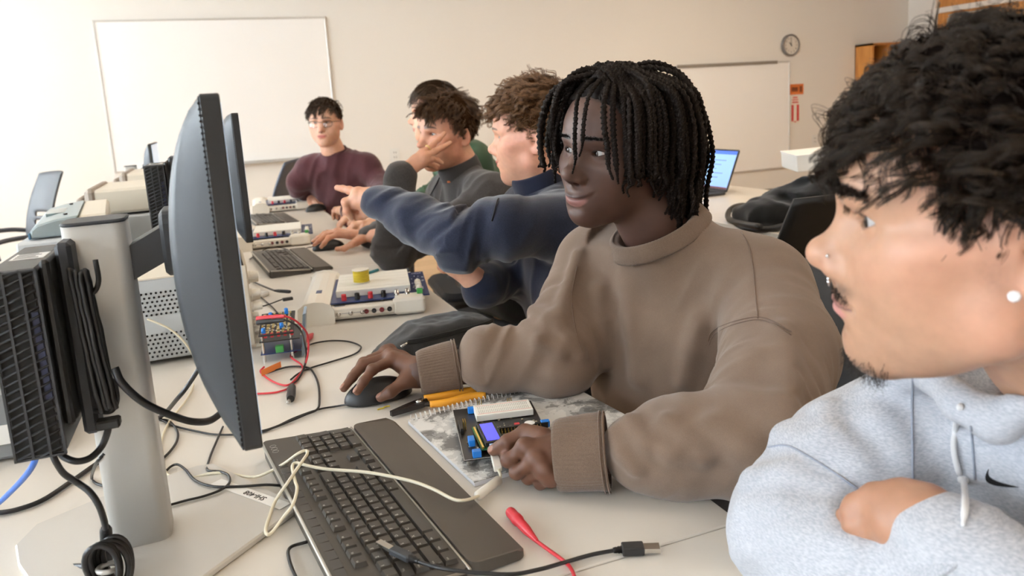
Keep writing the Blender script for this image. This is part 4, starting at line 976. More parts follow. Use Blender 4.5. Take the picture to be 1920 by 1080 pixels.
    if len(p) > 2: m = MB(); m.tube(spline(p, 5), .0022, 6); m.build('zipper', plain('dark zipper', (30, 32, 40), .4, .6), sw)
    m = MB(); w = D(708, 385, 1.82); m.tube([w+nm(np.cross(nm(EL-WLp), V(0, 0, 1)))*.027*math.cos(t)+V(0, 0, 1)*.025*math.sin(t) for t in np.linspace(0, 2*PI, 33)], .003, 6); m.build('wristband', plain('black band', (30, 28, 30), .5), root)
    teeth = plain('tooth enamel', (235, 230, 222), .25)
    m = MB(); 
    for k in range(-4, 5):
        a = k*.0052; m.box((a-.0024, .0975-a*a*6-.003, -.0525), (a+.0024, .1000-a*a*6, -.0485), b=.0008)
    o = m.build('teeth', teeth, root); v = np.array([x.co for x in o.data.vertices]); v = xf(M, v); o.data.vertices.foreach_set('co', v.ravel()); o.data.update()
def grey_person():
    root = empty('person', 'person in a dark grey quarter-zip with swept brown hair, cheek propped on one hand', 'person', (.90, 2.50, 0))
    M = pose_M((.7386, 2.4876, 1.1394), (-.952, -.305, -.022), (-.010, -.042, .999))
    hp = dict(nose_w=.95, lip=.9, open=.0095, brow=1.25, jaw=.050, bridge=.002)
    N_, B = V(.80, 2.49, .97), V(.93, 2.50, .53); L = nm((.2, -.97, 0)); SL, SR = V(.825, 2.325, .94), V(.775, 2.655, .94)
    EL = T(738, 468, .060); WL = D(752, 330, 2.37); WR_ = T(694, 442, .045); ER = V(.66, 2.80, .80)
    hl = dict(wrist=D(756, 322, 2.37), arm=D(746, 345, 2.37), thumb=[D(772, 306, 2.39), D(790, 306, 2.42), D(806, 308, 2.445), D(820, 312, 2.455)],
              fingers=[[D(792, 286, 2.38), D(811, 272, 2.40), D(823, 261, 2.415), D(833, 250, 2.425)], [D(796, 294, 2.37), D(816, 284, 2.39), D(831, 276, 2.405), D(844, 268, 2.415)], [D(796, 302, 2.37), D(810, 298, 2.385), D(820, 300, 2.40), D(828, 306, 2.41)], [D(790, 308, 2.37), D(802, 308, 2.385), D(811, 311, 2.40), D(818, 316, 2.41)]], back=nm((-.3, -.9, .2)))
    hr = dict(wrist=T(692, 442, .045), arm=T(720, 445, .05), thumb=[T(676, 448, .04), T(660, 458, .035), T(645, 466, .022), T(632, 467, .016)],
              fingers=[[T(634, 440, .06), T(616, 446, .055), T(608, 456, .04), T(602, 463, .028)], [T(632, 436, .06), T(610, 441, .055), T(598, 452, .04), T(589, 459, .028)], [T(632, 434, .055), T(608, 438, .05), T(596, 446, .035), T(587, 452, .022)], [T(636, 433, .05), T(614, 435, .042), T(602, 441, .028), T(594, 446, .016)]], back=nm((0, 0, 1)))
    cloth = fabric('charcoal jersey', (74, 70, 68), (60, 57, 56), hscale=500, bump=.3, bscale=500)
    arms = [[SL, V(.70, 2.33, .86), EL, (EL+WL)/2+V(-.01, 0, 0), WL], [SR, V(.74, 2.75, .86), ER, WR_]]
    hair = lambda M_: short_hair(root, M_, lambda p: p[:, 2] > np.where(p[:, 1] > .03, .088, np.where(p[:, 1] > .0, .045, -.06)), lambda P: np.maximum(np.maximum(.036+.85*P[:, 1]-P[:, 2], -.062-P[:, 2])*.7, P[:, 1]-.076),
                                 lambda p: np.stack([p[:, 0]*2-.5, np.where(p[:, 1] > -.02, .8, -.5), -.2-(p[:, 2] < .07)*1.2], 1), lambda p: np.where(p[:, 2] < .03, .020, np.where(p[:, 2] < .085, .036, .064)), (.032, .016, .008), (.21, .105, .05), 900, 13, (.003, .006), (.6, 1.1), .34, 51, .00055, .011, .035, .0030)
    sw, fin = simple_person(root, M, hp, (.81, 2.49, .945), N_, B, L, SL, SR, arms, [[.066, .064, .058, .050, .043], [.066, .062, .056, .042]], (204, 150, 122), (178, 108, 98), (50, 33, 24), hair, cloth, [hl, hr], dict(seed=41, trap=.05, amp=.009, sl_amp=1.1, freq=26), collar=((.772, 2.488, 1.024), (-.35, 0, 1), .062), garment_name='quarter_zip_sweater', gaze=(.05, 1, -.22), pants=(16, 16, 18), neck_c=(.775, 2.49, 1.04))
    ring_band('collar', V(.770, 2.488, 1.030), nm((-.35, 0, 1)), .072, .070, .050, fabric('charcoal collar', (58, 55, 54), bump=.3), sw, 80, .0004, None, .004, 40)
    p = [trace(fin, *a, .8, 4, .003) for a in [(826, 330), (818, 345), (810, 360), (800, 378)]]; p = [a for a in p if a is not None]
    if len(p) > 2: m = MB(); m.tube(spline(p, 5), .0028, 6); m.build('zipper', plain('black zipper', (22, 22, 24), .4, .5), sw)
    p = trace(fin, 842, 341, .8, 4, .002)
    if p is not None: m = MB(); m.box(p-V(.006, .004, .003), p+V(.006, .004, .003), b=.001); m.build('logo_tab', plain('orange tab', (196, 108, 60), .7), sw)
    m = MB(); c = T(697, 440, .045); a = nm(np.array(ER)-c); la = nm(np.cross(a, V(0, 0, 1))); fb = np.cross(a, la); m.tube([c+la*.029*math.cos(t)+fb*.025*math.sin(t) for t in np.linspace(0, 2*PI, 33)], .0022, 6); m.build('bracelet', plain('gold bracelet', (190, 160, 100), .35, .8), root)
    m = MB(); x0, x1 = hl['fingers'][0][0], hl['fingers'][0][1]; c = x0+(x1-x0)*.55; a = nm(x1-x0); la = nm(np.cross(a, V(0, 0, 1))); fb = np.cross(a, la); m.tube([c+(la*math.cos(t)+fb*math.sin(t))*.0105 for t in np.linspace(0, 2*PI, 25)], .0016, 6); m.build('ring', plain('gold ring', (210, 180, 110), .3, .9), root)
def maroon_person():
    root = empty('person', 'person in thin-rimmed glasses and a maroon sweater at the far end of the bench', 'person', (.66, 4.30, 0))
    M = pose_M((.5579, 4.0969, 1.1909), (-.376, -.926, -.034), (-.007, -.033, .999))
    hp = dict(nose_w=.95, lip=.85, open=.0095, brow=1.2, jaw=.047)
    N_, B = V(.605, 4.165, 1.02), V(.72, 4.35, .53); L = nm((.86, -.5, 0)); SL, SR = V(.755, 4.085, .965), V(.455, 4.25, .965)
    ER, WR_ = D(560, 352, 4.18), T(582, 372, .05); EL, WL = D(714, 372, 3.90), T(656, 396, .064)
    def fist(w, tip, r=0): 
        d = nm(tip-w); s = nm(np.cross(V(0, 0, 1), d)); F = []
        for k, o in enumerate((-.030, -.010, .010, .028)): m = w+d*.080+s*o+V(0, 0, .018); F.append([m, m+d*.034+V(0, 0, -.004), m+d*.050+V(0, 0, -.022), m+d*.046+V(0, 0, -.040)])
        return dict(wrist=w, arm=w-d*.05, thumb=[w+d*.03-s*.03, w+d*.055-s*.045, w+d*.085-s*.045-V(0, 0, .012), w+d*.11-s*.04-V(0, 0, .02)], fingers=F, back=nm((0, 0, 1)))
    hr = fist(T(585, 372, .055), T(603, 385, .02)); hl = fist(T(650, 398, .06), T(625, 402, .03))
    cloth = fabric('maroon knit', (86, 50, 54), (72, 40, 44), hscale=400, bump=.3, bscale=400)
    arms = [[SL, V(.80, 4.02, .87), EL, WL], [SR, V(.41, 4.27, .90), ER, WR_]]
    hair = lambda M_: short_hair(root, M_, lambda p: p[:, 2] > np.where(p[:, 1] > .03, .076, np.where(p[:, 1] > .0, .040, -.05)), lambda P: np.maximum(np.maximum(.032+.85*P[:, 1]-P[:, 2], -.05-P[:, 2])*.7, P[:, 1]-.080),
                                 lambda p: np.stack([p[:, 0]*4+.2, np.where(p[:, 1] > -.02, .8, -.5), -.2-(p[:, 2] < .06)*1.2], 1), lambda p: np.where(p[:, 2] < .06, .018, .046), (.024, .014, .009), (.11, .068, .042), 700, 9, (.001, .003), (.6, 1.4), .32, 61, .0007, .010, .06, .0032)
    sw, fin = simple_person(root, M, hp, (.61, 4.17, .99), N_, B, L, SL, SR, arms, [[.058, .056, .050, .040], [.058, .055, .048, .040]], (208, 160, 134), (188, 108, 100), (52, 34, 26), hair, cloth, [hl, hr], dict(seed=51, amp=.008, freq=26, sh_r=.05, rc=.105), collar=((.598, 4.150, 1.050), (-.12, -.32, 1), .060), gh=.008, hh=.0026, gaze=(.35, 1, -.16), pants=(40, 44, 56), lego=dict(kn=.36))
    ring_band('neckband', V(.597, 4.148, 1.056), nm((-.12, -.32, 1)), .069, .065, .020, fabric('maroon rib', (78, 44, 48), bump=.3), sw, 60, .0004, None, .003, 30)
    fr = plain('dark metal frame', (52, 42, 38), .35, .6); gl = plain('spectacle lens', (250, 250, 250), .02, trans=1.0); gr = empty('glasses'); gr.parent = root; gr.matrix_parent_inverse = wmat(root).inverted()
    gr.matrix_basis = Matrix(M.tolist()); m = MB(); ln = MB()
    for s in (-1, 1):
        lp = [V(s*(.0335+.0255*np.sign(math.cos(a))*abs(math.cos(a))**.7), .1035-.006*abs(math.cos(a)), .013+.0185*np.sign(math.sin(a))*abs(math.sin(a))**.75*(1 if math.sin(a) < 0 else .8)) for a in np.linspace(0, 2*PI, 33)]; m.tube(lp, .0012, 6, cap=False)
        m.tube([V(s*.055, .097, .018), V(s*.070, .080, .020), V(s*.078, .03, .018), V(s*.079, -.005, .012)], .0014, 6); ln.add(np.array([V(s*.032, .1015, .014)]+lp[:-1]), [[0, i+1, (i+1) % 32+1] for i in range(32)])
    m.tube([V(-.0090, .1035, .018), V(0, .106, .021), V(.0090, .1035, .018)], .0013, 6)
    for mm, n_, mt in ((m, 'frame', fr), (ln, 'lens', gl)):
        me_o = mm.build(n_, mt); me_o.parent = gr
def green_person():
    root = empty('person', 'dark-haired person in a green padded jacket, mostly hidden behind the two in quarter-zips', 'person', (1.02, 3.15, 0))
    H = D(818, 215, 3.25); M = pose_M(H, (-.96, .25, -.05)); hp = dict()
    N_ = H+V(.09, .0, -.165); B = V(N_[0]+.16, N_[1], .53); L = nm((-.1, -1, 0)); SL, SR = N_+L*.165+V(.02, 0, -.03), N_-L*.165+V(.02, 0, -.03)
    cloth = plain('green nylon', (38, 70, 46), .55, bump=.3, bscale=60)
    arms = [[SL, SL+V(-.03, -.03, -.14), SL+V(-.14, -.0, -.20), V(.62, SL[1]+.05, .80)], [SR, SR+V(-.03, .03, -.14), SR+V(-.14, 0, -.20), V(.62, SR[1]-.05, .80)]]
    def fist(w, d, s):
        F = []
        for k, o in enumerate((-.030, -.010, .010, .028)): m = w+d*.075+s*o+V(0, 0, .012); F.append([m, m+d*.034, m+d*.055+V(0, 0, -.014), m+d*.065+V(0, 0, -.026)])
        return dict(wrist=w, arm=w-d*.05, thumb=[w+d*.03-s*.03, w+d*.055-s*.045, w+d*.08-s*.045, w+d*.10-s*.04-V(0, 0, .01)], fingers=F, back=nm((0, 0, 1)))
    hs = [fist(np.array(a[-1])-V(0.02, 0, 0), V(-1, 0, -.15), V(0, 1, 0)) for a in arms]
    hair = lambda M_: short_hair(root, M_, lambda p: p[:, 2] > np.where(p[:, 1] > .03, .086, np.where(p[:, 1] > .0, .04, -.05)), lambda P: np.maximum(np.maximum(.034+.85*P[:, 1]-P[:, 2], -.05-P[:, 2])*.7, P[:, 1]-.078),
                                 lambda p: np.stack([p[:, 0]*3, np.where(p[:, 1] > -.02, .8, -.5), -.3-(p[:, 2] < .06)*1.2], 1), lambda p: np.where(p[:, 2] < .06, .02, .055), (.022, .013, .008), (.10, .058, .034), 600, 8, (.001, .003), (.6, 1.2), .22, 71, .0008, .012, .07, .003)
    q = lambda z: [(1, [N_+V(.02, 0, -z)+L*.16*math.cos(a)+V(.10, 0, 0)*math.sin(a) for a in np.linspace(0, 2*PI, 14)], .040, .02)]
    simple_person(root, M, hp, N_+V(.0, 0, -.03), N_, B, L, SL, SR, arms, [[.080, .078, .070, .052], [.080, .078, .070, .052]], (214, 166, 138), (180, 115, 105), (40, 28, 20), hair, cloth, hs, dict(seed=61, rc=.125, amp=.006, folds=q(.08)+q(.17)+q(.26)+q(.35)), collar=(N_+V(-.02, 0, .05), (-.3, 0, 1), .062), gh=.008, hh=.003, garment_name='padded_jacket')
def cam_setup():
    cd = bpy.data.cameras.new('camera'); o = bpy.data.objects.new('camera', cd); C.objects.link(o)
    cd.sensor_fit = 'HORIZONTAL'; cd.sensor_width = 36; cd.lens = F_PX/1920*36; cd.shift_y = (CY-540)/1920*1.0; cd.clip_start = .02; cd.dof.use_dof = True; cd.dof.focus_distance = 1.12; cd.dof.aperture_fstop = 7.5
    M = Matrix(((RX[0], UX[0], -FX[0], CAM[0]), (RX[1], UX[1], -FX[1], CAM[1]), (RX[2], UX[2], -FX[2], CAM[2]), (0, 0, 0, 1))); o.matrix_world = M
    bpy.context.scene.camera = o; return o
# ------------------------------------------------------------------ the room
FAR, LEFT, RIGHT, BACK, TOP = 7.2, -3.6, 8.1, -3.2, 3.0
def structure(name, mb, mat): o = mb.build(name, mat); tag(o, kind='structure'); return o
def room():
    paint = plain('wall paint', (236, 233, 227), .85, bump=.05, bscale=300); white = plain('white paint', (236, 233, 228), .6)
    m = MB(); m.box((LEFT-.2, BACK-.2, -.1), (RIGHT+.2, FAR+.2, 0)); 
    fl, nt, b = newmat('vinyl floor'); tc = N(nt, 'ShaderNodeTexCoord'); br = N(nt, 'ShaderNodeTexBrick', Scale=1.0); br.offset = .5; br.inputs['Brick Width'].default_value = 1.2; br.inputs['Row Height'].default_value = .18; br.inputs['Mortar Size'].default_value = .002
    br.inputs['Color1'].default_value = lin((206, 172, 130)); br.inputs['Color2'].default_value = lin((192, 156, 114)); br.inputs['Mortar'].default_value = lin((150, 120, 86)); nt.links.new(tc.outputs['Object'], br.inputs['Vector']); nt.links.new(br.outputs['Color'], b.inputs['Base Color']); b.inputs['Roughness'].default_value = .45
    structure('floor', m, fl)
    m = MB(); m.box((LEFT-.2, BACK-.2, TOP), (RIGHT+.2, FAR+.2, TOP+.1)); structure('ceiling', m, plain('ceiling tile', (225, 222, 216), .9))
    m = MB(); m.box((LEFT-.2, FAR, 0), (RIGHT+.2, FAR+.2, TOP)); structure('wall_front', m, paint)
    m = MB(); m.box((LEFT-.2, BACK-.2, 0), (RIGHT+.2, BACK, TOP)); structure('wall_back', m, paint)
    # left wall with its windows
    wins = [(-2.2, .0), (.6, 2.8), (3.4, 5.2), (5.6, 6.9)]; z0, z1 = .85, 2.75; m = MB(); y = BACK
    for a, c in wins: m.box((LEFT-.2, y, 0), (LEFT, a, TOP)); m.box((LEFT-.2, a, 0), (LEFT, c, z0)); m.box((LEFT-.2, a, z1), (LEFT, c, TOP)); y = c
    m.box((LEFT-.2, y, 0), (LEFT, FAR, TOP)); structure('wall_left', m, paint)
    glass, nt, b = newmat('window glass'); b.inputs['Base Color'].default_value = (1, 1, 1, 1); b.inputs['Roughness'].default_value = 0; b.inputs['Transmission Weight'].default_value = 1; b.inputs['IOR'].default_value = 1.02
    alu = plain('window frame', (214, 214, 212), .4, .3)
    for i, (a, c) in enumerate(wins):
        m = MB(); t = .05
        for y0, y1 in ((a, a+t), (c-t, c), ((a+c)/2-t/2, (a+c)/2+t/2)): m.box((LEFT-.13, y0, z0), (LEFT-.06, y1, z1), b=.004)
        for za in (z0, z1-t): m.box((LEFT-.13, a, za), (LEFT-.06, c, za+t), b=.004)
        o = structure('window_%d' % (i+1), m, alu); g = MB(); g.box((LEFT-.100, a+.02, z0+.02), (LEFT-.096, c-.02, z1-.02)); g.build('pane', glass, o)
        s = MB(); s.box((LEFT-.02, a-.04, z0-.04), (LEFT+.10, c+.04, z0), b=.008); s.build('window_sill', white, o)
    # right wall with the door
    dy0, dy1, dz = 5.72, 6.81, 2.0; m = MB()
    m.box((RIGHT, BACK, 0), (RIGHT+.2, dy0-.06, TOP)); m.box((RIGHT, dy1+.06, 0), (RIGHT+.2, FAR, TOP)); m.box((RIGHT, dy0-.06, 2.62), (RIGHT+.2, dy1+.06, TOP)); structure('wall_right', m, paint)
    wood, nt, b = newmat('oak veneer'); tc = N(nt, 'ShaderNodeTexCoord'); mp = N(nt, 'ShaderNodeMapping'); mp.inputs['Scale'].default_value = (14, 14, 1.1); nt.links.new(tc.outputs['Object'], mp.inputs['Vector']); n = N(nt, 'ShaderNodeTexNoise', Scale=3.0, Detail=6.0); nt.links.new(mp.outputs[0], n.inputs['Vector'])
    cr = N(nt, 'ShaderNodeValToRGB'); cr.color_ramp.elements[0].position = .3; cr.color_ramp.elements[1].position = .75; cr.color_ramp.elements[0].color = lin((168, 106, 46)); cr.color_ramp.elements[1].color = lin((208, 146, 76)); nt.links.new(n.outputs['Fac'], cr.inputs['Fac']); nt.links.new(cr.outputs[0], b.inputs['Base Color']); b.inputs['Roughness'].default_value = .4
    m = MB(); m.box((RIGHT+.02, dy0, .01), (RIGHT+.065, dy1, dz), b=.003); door = structure('door_1', m, wood)
    m = MB()
    for a, c in ((dy0-.06, dy0), (dy1, dy1+.06)): m.box((RIGHT-.02, a, 0), (RIGHT+.12, c, 2.62), b=.004)
    m.box((RIGHT-.02, dy0, dz), (RIGHT+.12, dy1, dz+.06), b=.004); m.box((RIGHT-.02, dy0, 2.56), (RIGHT+.12, dy1, 2.62), b=.004); structure('trim_1', m, white)
    m = MB(); m.box((RIGHT+.03, dy0, dz+.06), (RIGHT+.06, dy1, 2.56)); structure('trim_2', m, wood)
    m = MB(); m.box((RIGHT+.016, 6.1, 1.1), (RIGHT+.022, 6.5, 1.72), b=.002); m.build('vision_panel', plain('dark glazing', (96, 70, 46), .15), door)
    m = MB(); m.lathe([(.01, 0), (.026, .002), (.026, .01), (.012, .014), (.012, .05), (.010, .052)], (RIGHT+.02, dy0+.09, 1.0), (-1, 0, 0), 16); m.tube([(RIGHT-.03, dy0+.09, 1.0), (RIGHT-.03, dy0+.21, 1.0)], .010, 10); m.build('door_handle', plain('brushed steel', (190, 190, 188), .3, 1.0), door)
    t = empty('door_closer', 'grey metal box of the door closer at the top of the orange wooden door', 'door closer', (RIGHT, 6.42, 1.88)); st = plain('satin aluminium', (186, 182, 176), .4, .6)
    m = MB(); m.box((RIGHT-.06, 6.22, 1.83), (RIGHT+.02, 6.62, 1.93), b=.008); m.build('body', st, t); m = MB(); m.box((RIGHT-.04, 6.10, 1.945), (RIGHT-.02, 6.62, 1.965), b=.003); m.box((RIGHT-.04, 6.38, 1.93), (RIGHT-.02, 6.41, 1.95)); m.build('arm', st, t)
    for nme, lo, hi in (('baseboard_front', (LEFT, FAR-.012, 0), (RIGHT, FAR, .10)), ('baseboard_left', (LEFT, BACK, 0), (LEFT+.012, FAR, .10)), ('baseboard_right', (RIGHT-.012, BACK, 0), (RIGHT, dy0-.06, .10))):
        m = MB(); m.box(lo, hi); structure(nme, m, plain('vinyl base', (120, 114, 106), .6))
    # whiteboards
    bw, nt, b = newmat('whiteboard enamel'); b.inputs['Base Color'].default_value = lin((250, 250, 249)); b.inputs['Roughness'].default_value = .3
    fr = plain('aluminium rail', (206, 204, 200), .35, .7)
    def board(x0, x1, z0, z1, label):
        t = empty('whiteboard', label, 'whiteboard', ((x0+x1)/2, FAR, z0)); m = MB(); m.box((x0, FAR-.016, z0), (x1, FAR-.002, z1)); m.build('writing_surface', bw, t); m = MB()
        for lo, hi in (((x0-.015, z0-.015), (x1+.015, z0)), ((x0-.015, z1), (x1+.015, z1+.015)), ((x0-.015, z0), (x0, z1)), ((x1, z0), (x1+.015, z1))): m.box((lo[0], FAR-.022, lo[1]), (hi[0], FAR-.001, hi[1]), b=.003)
        m.build('frame', fr, t); return t
    t = board(-.78, 1.06, .895, 2.11, 'large blank whiteboard mounted on the far wall, bright in the window light')
    m = MB(); m.box((-.70, FAR-.07, .868), (.98, FAR-.016, .882), b=.003); m.build('pen_tray', fr, t)
    t = board(4.75, 6.26, .342, 1.535, 'blank cream-lit whiteboard set low below the wall clock')
    m = MB(); m.box((4.75, FAR-.034, 1.525), (6.09, FAR-.016, 1.56), b=.004); m.build('map_rail', plain('grey map rail', (150, 142, 132), .5, .3), t)
    # clock
    t = empty('wall_clock', 'round white wall clock with a grey rim, high on the far wall', 'clock', (6.28, FAR, 1.725)); c = V(6.28, FAR-.001, 1.725); m = MB()
    m.lathe([(.100, 0), (.122, .004), (.124, .03), (.116, .042), (.104, .040), (.102, .030)], c, (0, -1, 0), 40); m.build('rim', plain('grey plastic', (112, 108, 106), .5), t)
    m = MB(); m.lathe([(.0, .027), (.104, .028), (.104, .030), (.0001, .0301)], c, (0, -1, 0), 40, smooth=False); m.build('dial', plain('clock face', (226, 220, 210), .6), t)
    blk = plain('black print', (24, 22, 22), .6); m = MB()
    for k in range(12):
        a = 2*PI*k/12; s = str(12 if k == 0 else k); Mx = Matrix(((1, 0, 0, c[0]+.078*math.sin(a)), (0, 0, -1, FAR-.0325), (0, 1, 0, c[2]+.078*math.cos(a)), (0, 0, 0, 1))); v, f = text_geo(s, .030, Mx, .0004); m.add(v, f); m.build('numeral', blk, t); m = MB()

    for nme, a, L_, w_ in (('hour_hand', R(-45), .048, .005), ('minute_hand', R(-2), .078, .0035)):
        m = MB(); d = V(math.sin(a), 0, math.cos(a)); s = V(math.cos(a), 0, -math.sin(a)); p = V(c[0], FAR-.036, c[2]); e = V(0, -.002, 0); q = [p-d*.012-s*w_, p-d*.012+s*w_, p+d*L_+s*w_*.5, p+d*L_-s*w_*.5]; m.add(q+[x+e for x in q], [[0, 1, 2, 3], [7, 6, 5, 4], [0, 4, 5, 1], [1, 5, 6, 2], [2, 6, 7, 3], [3, 7, 4, 0]]); m.build(nme, blk, t)
    # signs
    def plate(name, label, cat, lo, hi, mat, d=.006):
        m = MB(); m.box((lo[0], FAR-d, lo[1]), (hi[0], FAR-.001, hi[1]), b=.001); o = m.build(name, mat); tag(o, label, cat); return o
    def lettering(parent, name, s, size, x, z, mat, d=.0075):
        v, f = text_geo(s, size, Matrix(((1, 0, 0, x), (0, 0, -1, FAR-d), (0, 1, 0, z), (0, 0, 0, 1))), .0003); m = MB(); m.add(v, f); return m.build(name, mat, parent)
    o = plate('notice_sign', 'small orange notice plate above the red and white sign, right of the low whiteboard', 'sign', (6.285, 1.165), (6.485, 1.285), plain('orange sign', (206, 112, 48), .6))
    m = MB(); m.box((6.31, FAR-.0075, 1.20), (6.40, FAR-.0055, 1.25)); m.box((6.425, FAR-.0075, 1.19), (6.465, FAR-.0055, 1.26)); m.build('print', plain('brown print', (120, 60, 26), .6), o)
    red = plain('sign red', (196, 44, 40), .6)
    o = plate('extinguisher_sign', 'narrow white sign with red panels and a downward arrow, below the orange notice', 'sign', (6.305, .835), (6.42, 1.155), plain('sign white', (236, 228, 216), .6))
    m = MB(); m.box((6.308, FAR-.0075, .86), (6.338, FAR-.0055, 1.05)); m.box((6.385, FAR-.0075, .86), (6.417, FAR-.0055, 1.05)); m.box((6.318, FAR-.0075, 1.07), (6.408, FAR-.0055, 1.085)); m.box((6.318, FAR-.0075, 1.10), (6.408, FAR-.0055, 1.112)); m.box((6.33, FAR-.0075, 1.125), (6.395, FAR-.0055, 1.14))
    y = FAR-.0065; m.add([(6.338, y, .86), (6.385, y, .86), (6.3615, y, .842)], [[0, 2, 1]]); m.build('print', red, o)
    o = plate('poster', 'dark red poster on the far wall above the navy sweater wearer', 'poster', (3.20, 1.20), (3.50, 1.41), plain('poster red', (140, 44, 44), .6)); m = MB(); m.box((3.22, FAR-.0075, 1.385), (3.48, FAR-.0055, 1.40)); m.box((3.25, FAR-.0075, 1.26), (3.32, FAR-.0055, 1.35)); m.build('print', plain('poster pink', (206, 150, 140), .6), o)
    o = plate('paper_notice', 'small white paper taped to the wall above the red poster', 'paper', (3.38, 1.425), (3.58, 1.50), plain('paper', (240, 236, 228), .8), .003)
    for x, z, lb in ((1.60, .845, 'pale wall socket plate under the bright whiteboard side of the far wall'), (6.66, .62, 'pale wall socket plate below the red and white sign')):
        o = plate('wall_socket', lb, 'socket', (x-.045, z-.06), (x+.045, z+.06), plain('ivory plastic', (232, 232, 228), .4)); m = MB()
        for dz_ in (-.022, .022):
            for dx in (-.010, .010): m.box((x+dx-.002, FAR-.0075, z+dz_-.008), (x+dx+.002, FAR-.0055, z+dz_+.008)); m.build('slot', blk, o); m = MB()
    # wooden pigeon-hole shelf in the corner
    t = empty('wall_shelf', 'orange wooden pigeonhole shelf unit in the far right corner', 'shelf', (7.6, FAR, .9)); m = MB(); x0, x1, za, zb, y0 = 7.26, 8.08, .55, 1.70, FAR-.26
    m.box((x0, y0, za), (x0+.025, FAR-.002, zb)); m.box((x1-.025, y0, za), (x1, FAR-.002, zb)); m.box((x0, y0, zb-.025), (x1, FAR-.002, zb)); m.box((x0, y0, za), (x1, FAR-.002, za+.025)); m.build('carcass', wood, t)
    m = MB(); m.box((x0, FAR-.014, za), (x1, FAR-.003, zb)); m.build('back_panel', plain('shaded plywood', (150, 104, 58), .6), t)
    for k in range(1, 3): m = MB(); x = x0+(x1-x0)*k/3; m.box((x-.010, y0+.004, za+.025), (x+.010, FAR-.014, zb-.025)); m.build('divider', wood, t)
    for k in range(1, 4): m = MB(); z = za+(zb-za)*k/4; m.box((x0+.025, y0+.006, z-.008), (x1-.025, FAR-.014, z+.008)); m.build('shelf_board', wood, t)
    # lamps in the ceiling
    lampm, nt, b = newmat('lamp diffuser'); b.inputs['Emission Color'].default_value = (1, .86, .68, 1); b.inputs['Emission Strength'].default_value = 3.0
    names = [('near the windows', -1.0), ('over the near bench', 1.8), ('over the back counter', 4.6)]
    for nn, x in names:
        for j, yy in enumerate((-.6, 2.2, 5.0)):
            t = empty('ceiling_light', 'square ceiling light %s, %s' % (nn, ('behind the viewer', 'above the middle of the room', 'above the far end')[j]), 'ceiling light', (x, yy, TOP), group='ceiling lights'); m = MB()
            for lo, hi in (((-.31, -.31), (.31, -.28)), ((-.31, .28), (.31, .31)), ((-.31, -.28), (-.28, .28)), ((.28, -.28), (.31, .28))): m.box((x+lo[0], yy+lo[1], TOP-.03), (x+hi[0], yy+hi[1], TOP))
            m.build('frame', white, t); m = MB(); m.box((x-.28, yy-.28, TOP-.02), (x+.28, yy+.28, TOP-.005)); m.build('diffuser', lampm, t)
            l = bpy.data.lights.new('lamp light', 'AREA'); l.energy = LAMP_W*(.25 if x < 0 else 1.0 if x < 4 else 2.0); l.size = .55; l.color = (1, .83, .62); o = bpy.data.objects.new('lamp light', l); C.objects.link(o); o.location = (x, yy, TOP-.04); l.spread = PI
    for a, c in wins:
        l = bpy.data.lights.new('daylight', 'AREA'); l.shape = 'RECTANGLE'; l.size = z1-z0-.1; l.size_y = c-a-.1; l.energy = DAY_W*(c-a)*(2.7 if a > 3 else 1.0); l.color = (.84, .93, 1.0); o = bpy.data.objects.new('daylight', l); C.objects.link(o); o.location = (LEFT-.15, (a+c)/2, (z0+z1)/2); o.rotation_euler = (0, R(-90), 0)
    w = bpy.data.worlds.new('sky'); bpy.context.scene.world = w; w.use_nodes = True; nt = w.node_tree; bg = nt.nodes['Background']; bg.inputs[0].default_value = (.72, .86, 1.0, 1); bg.inputs[1].default_value = 2.2
    return wood
LAMP_W, DAY_W, EXPO = 24.0, 92.0, -0.72
# ------------------------------------------------------------------ benches, chairs, electronics
GP = 'lab benches'
def benches(wood):
    top = plain('white laminate', (222, 215, 205), .38, noise=.015, nscale=8); edge = plain('grey edge band', (150, 146, 140), .5); leg = plain('grey steel', (120, 120, 122), .4, .7)
    def bench(x0, x1, y0, y1, label, front=None):
        t = empty('bench', label, 'table', ((x0+x1)/2, (y0+y1)/2, 0), group=GP); m = MB(); m.box((x0, y0, TZ-.028), (x1, y1, TZ), b=.0015); m.build('tabletop', top, t)
        for x in (x0+.05, x1-.09):
            for y in (y0+.05, y1-.09):
                m = MB(); m.box((x, y, .02), (x+.04, y+.04, TZ-.028), b=.003); m.lathe([(.022, 0), (.022, .02)], (x+.02, y+.02, 0), seg=12); m.build('leg', leg, t)
        m = MB(); m.box((x0+.06, y0+.055, TZ-.085), (x1-.06, y0+.08, TZ-.03)); m.box((x0+.06, y1-.08, TZ-.085), (x1-.06, y1-.055, TZ-.03)); m.box((x0+.07, y0+.06, TZ-.085), (x0+.09, y1-.06, TZ-.03)); m.build('rail', leg, t)
        if front is not None:
            m = MB(); m.box((front, y0+.03, .10), (front+.018, y1-.03, TZ-.03)); m.build('modesty_panel', wood, t)
        return t
    bench(-.85, .513, -1.15, .6655, 'white bench section nearest, from the grey-hoodie wearer toward the viewer'); bench(-.85, .513, .668, 2.50, 'white bench section holding the notebook and the two-part keyboard in front')
    bench(-.85, .513, 2.5025, 4.75, 'white bench section at the far end with the charcoal and maroon sweater wearers')
    bench(1.77, 2.55, .4, 2.6, 'white counter section under the black backpack and white box', 1.94); bench(1.77, 2.55, 2.603, 5.4, 'white counter section under the open laptop, beyond the person with twists', 1.94)
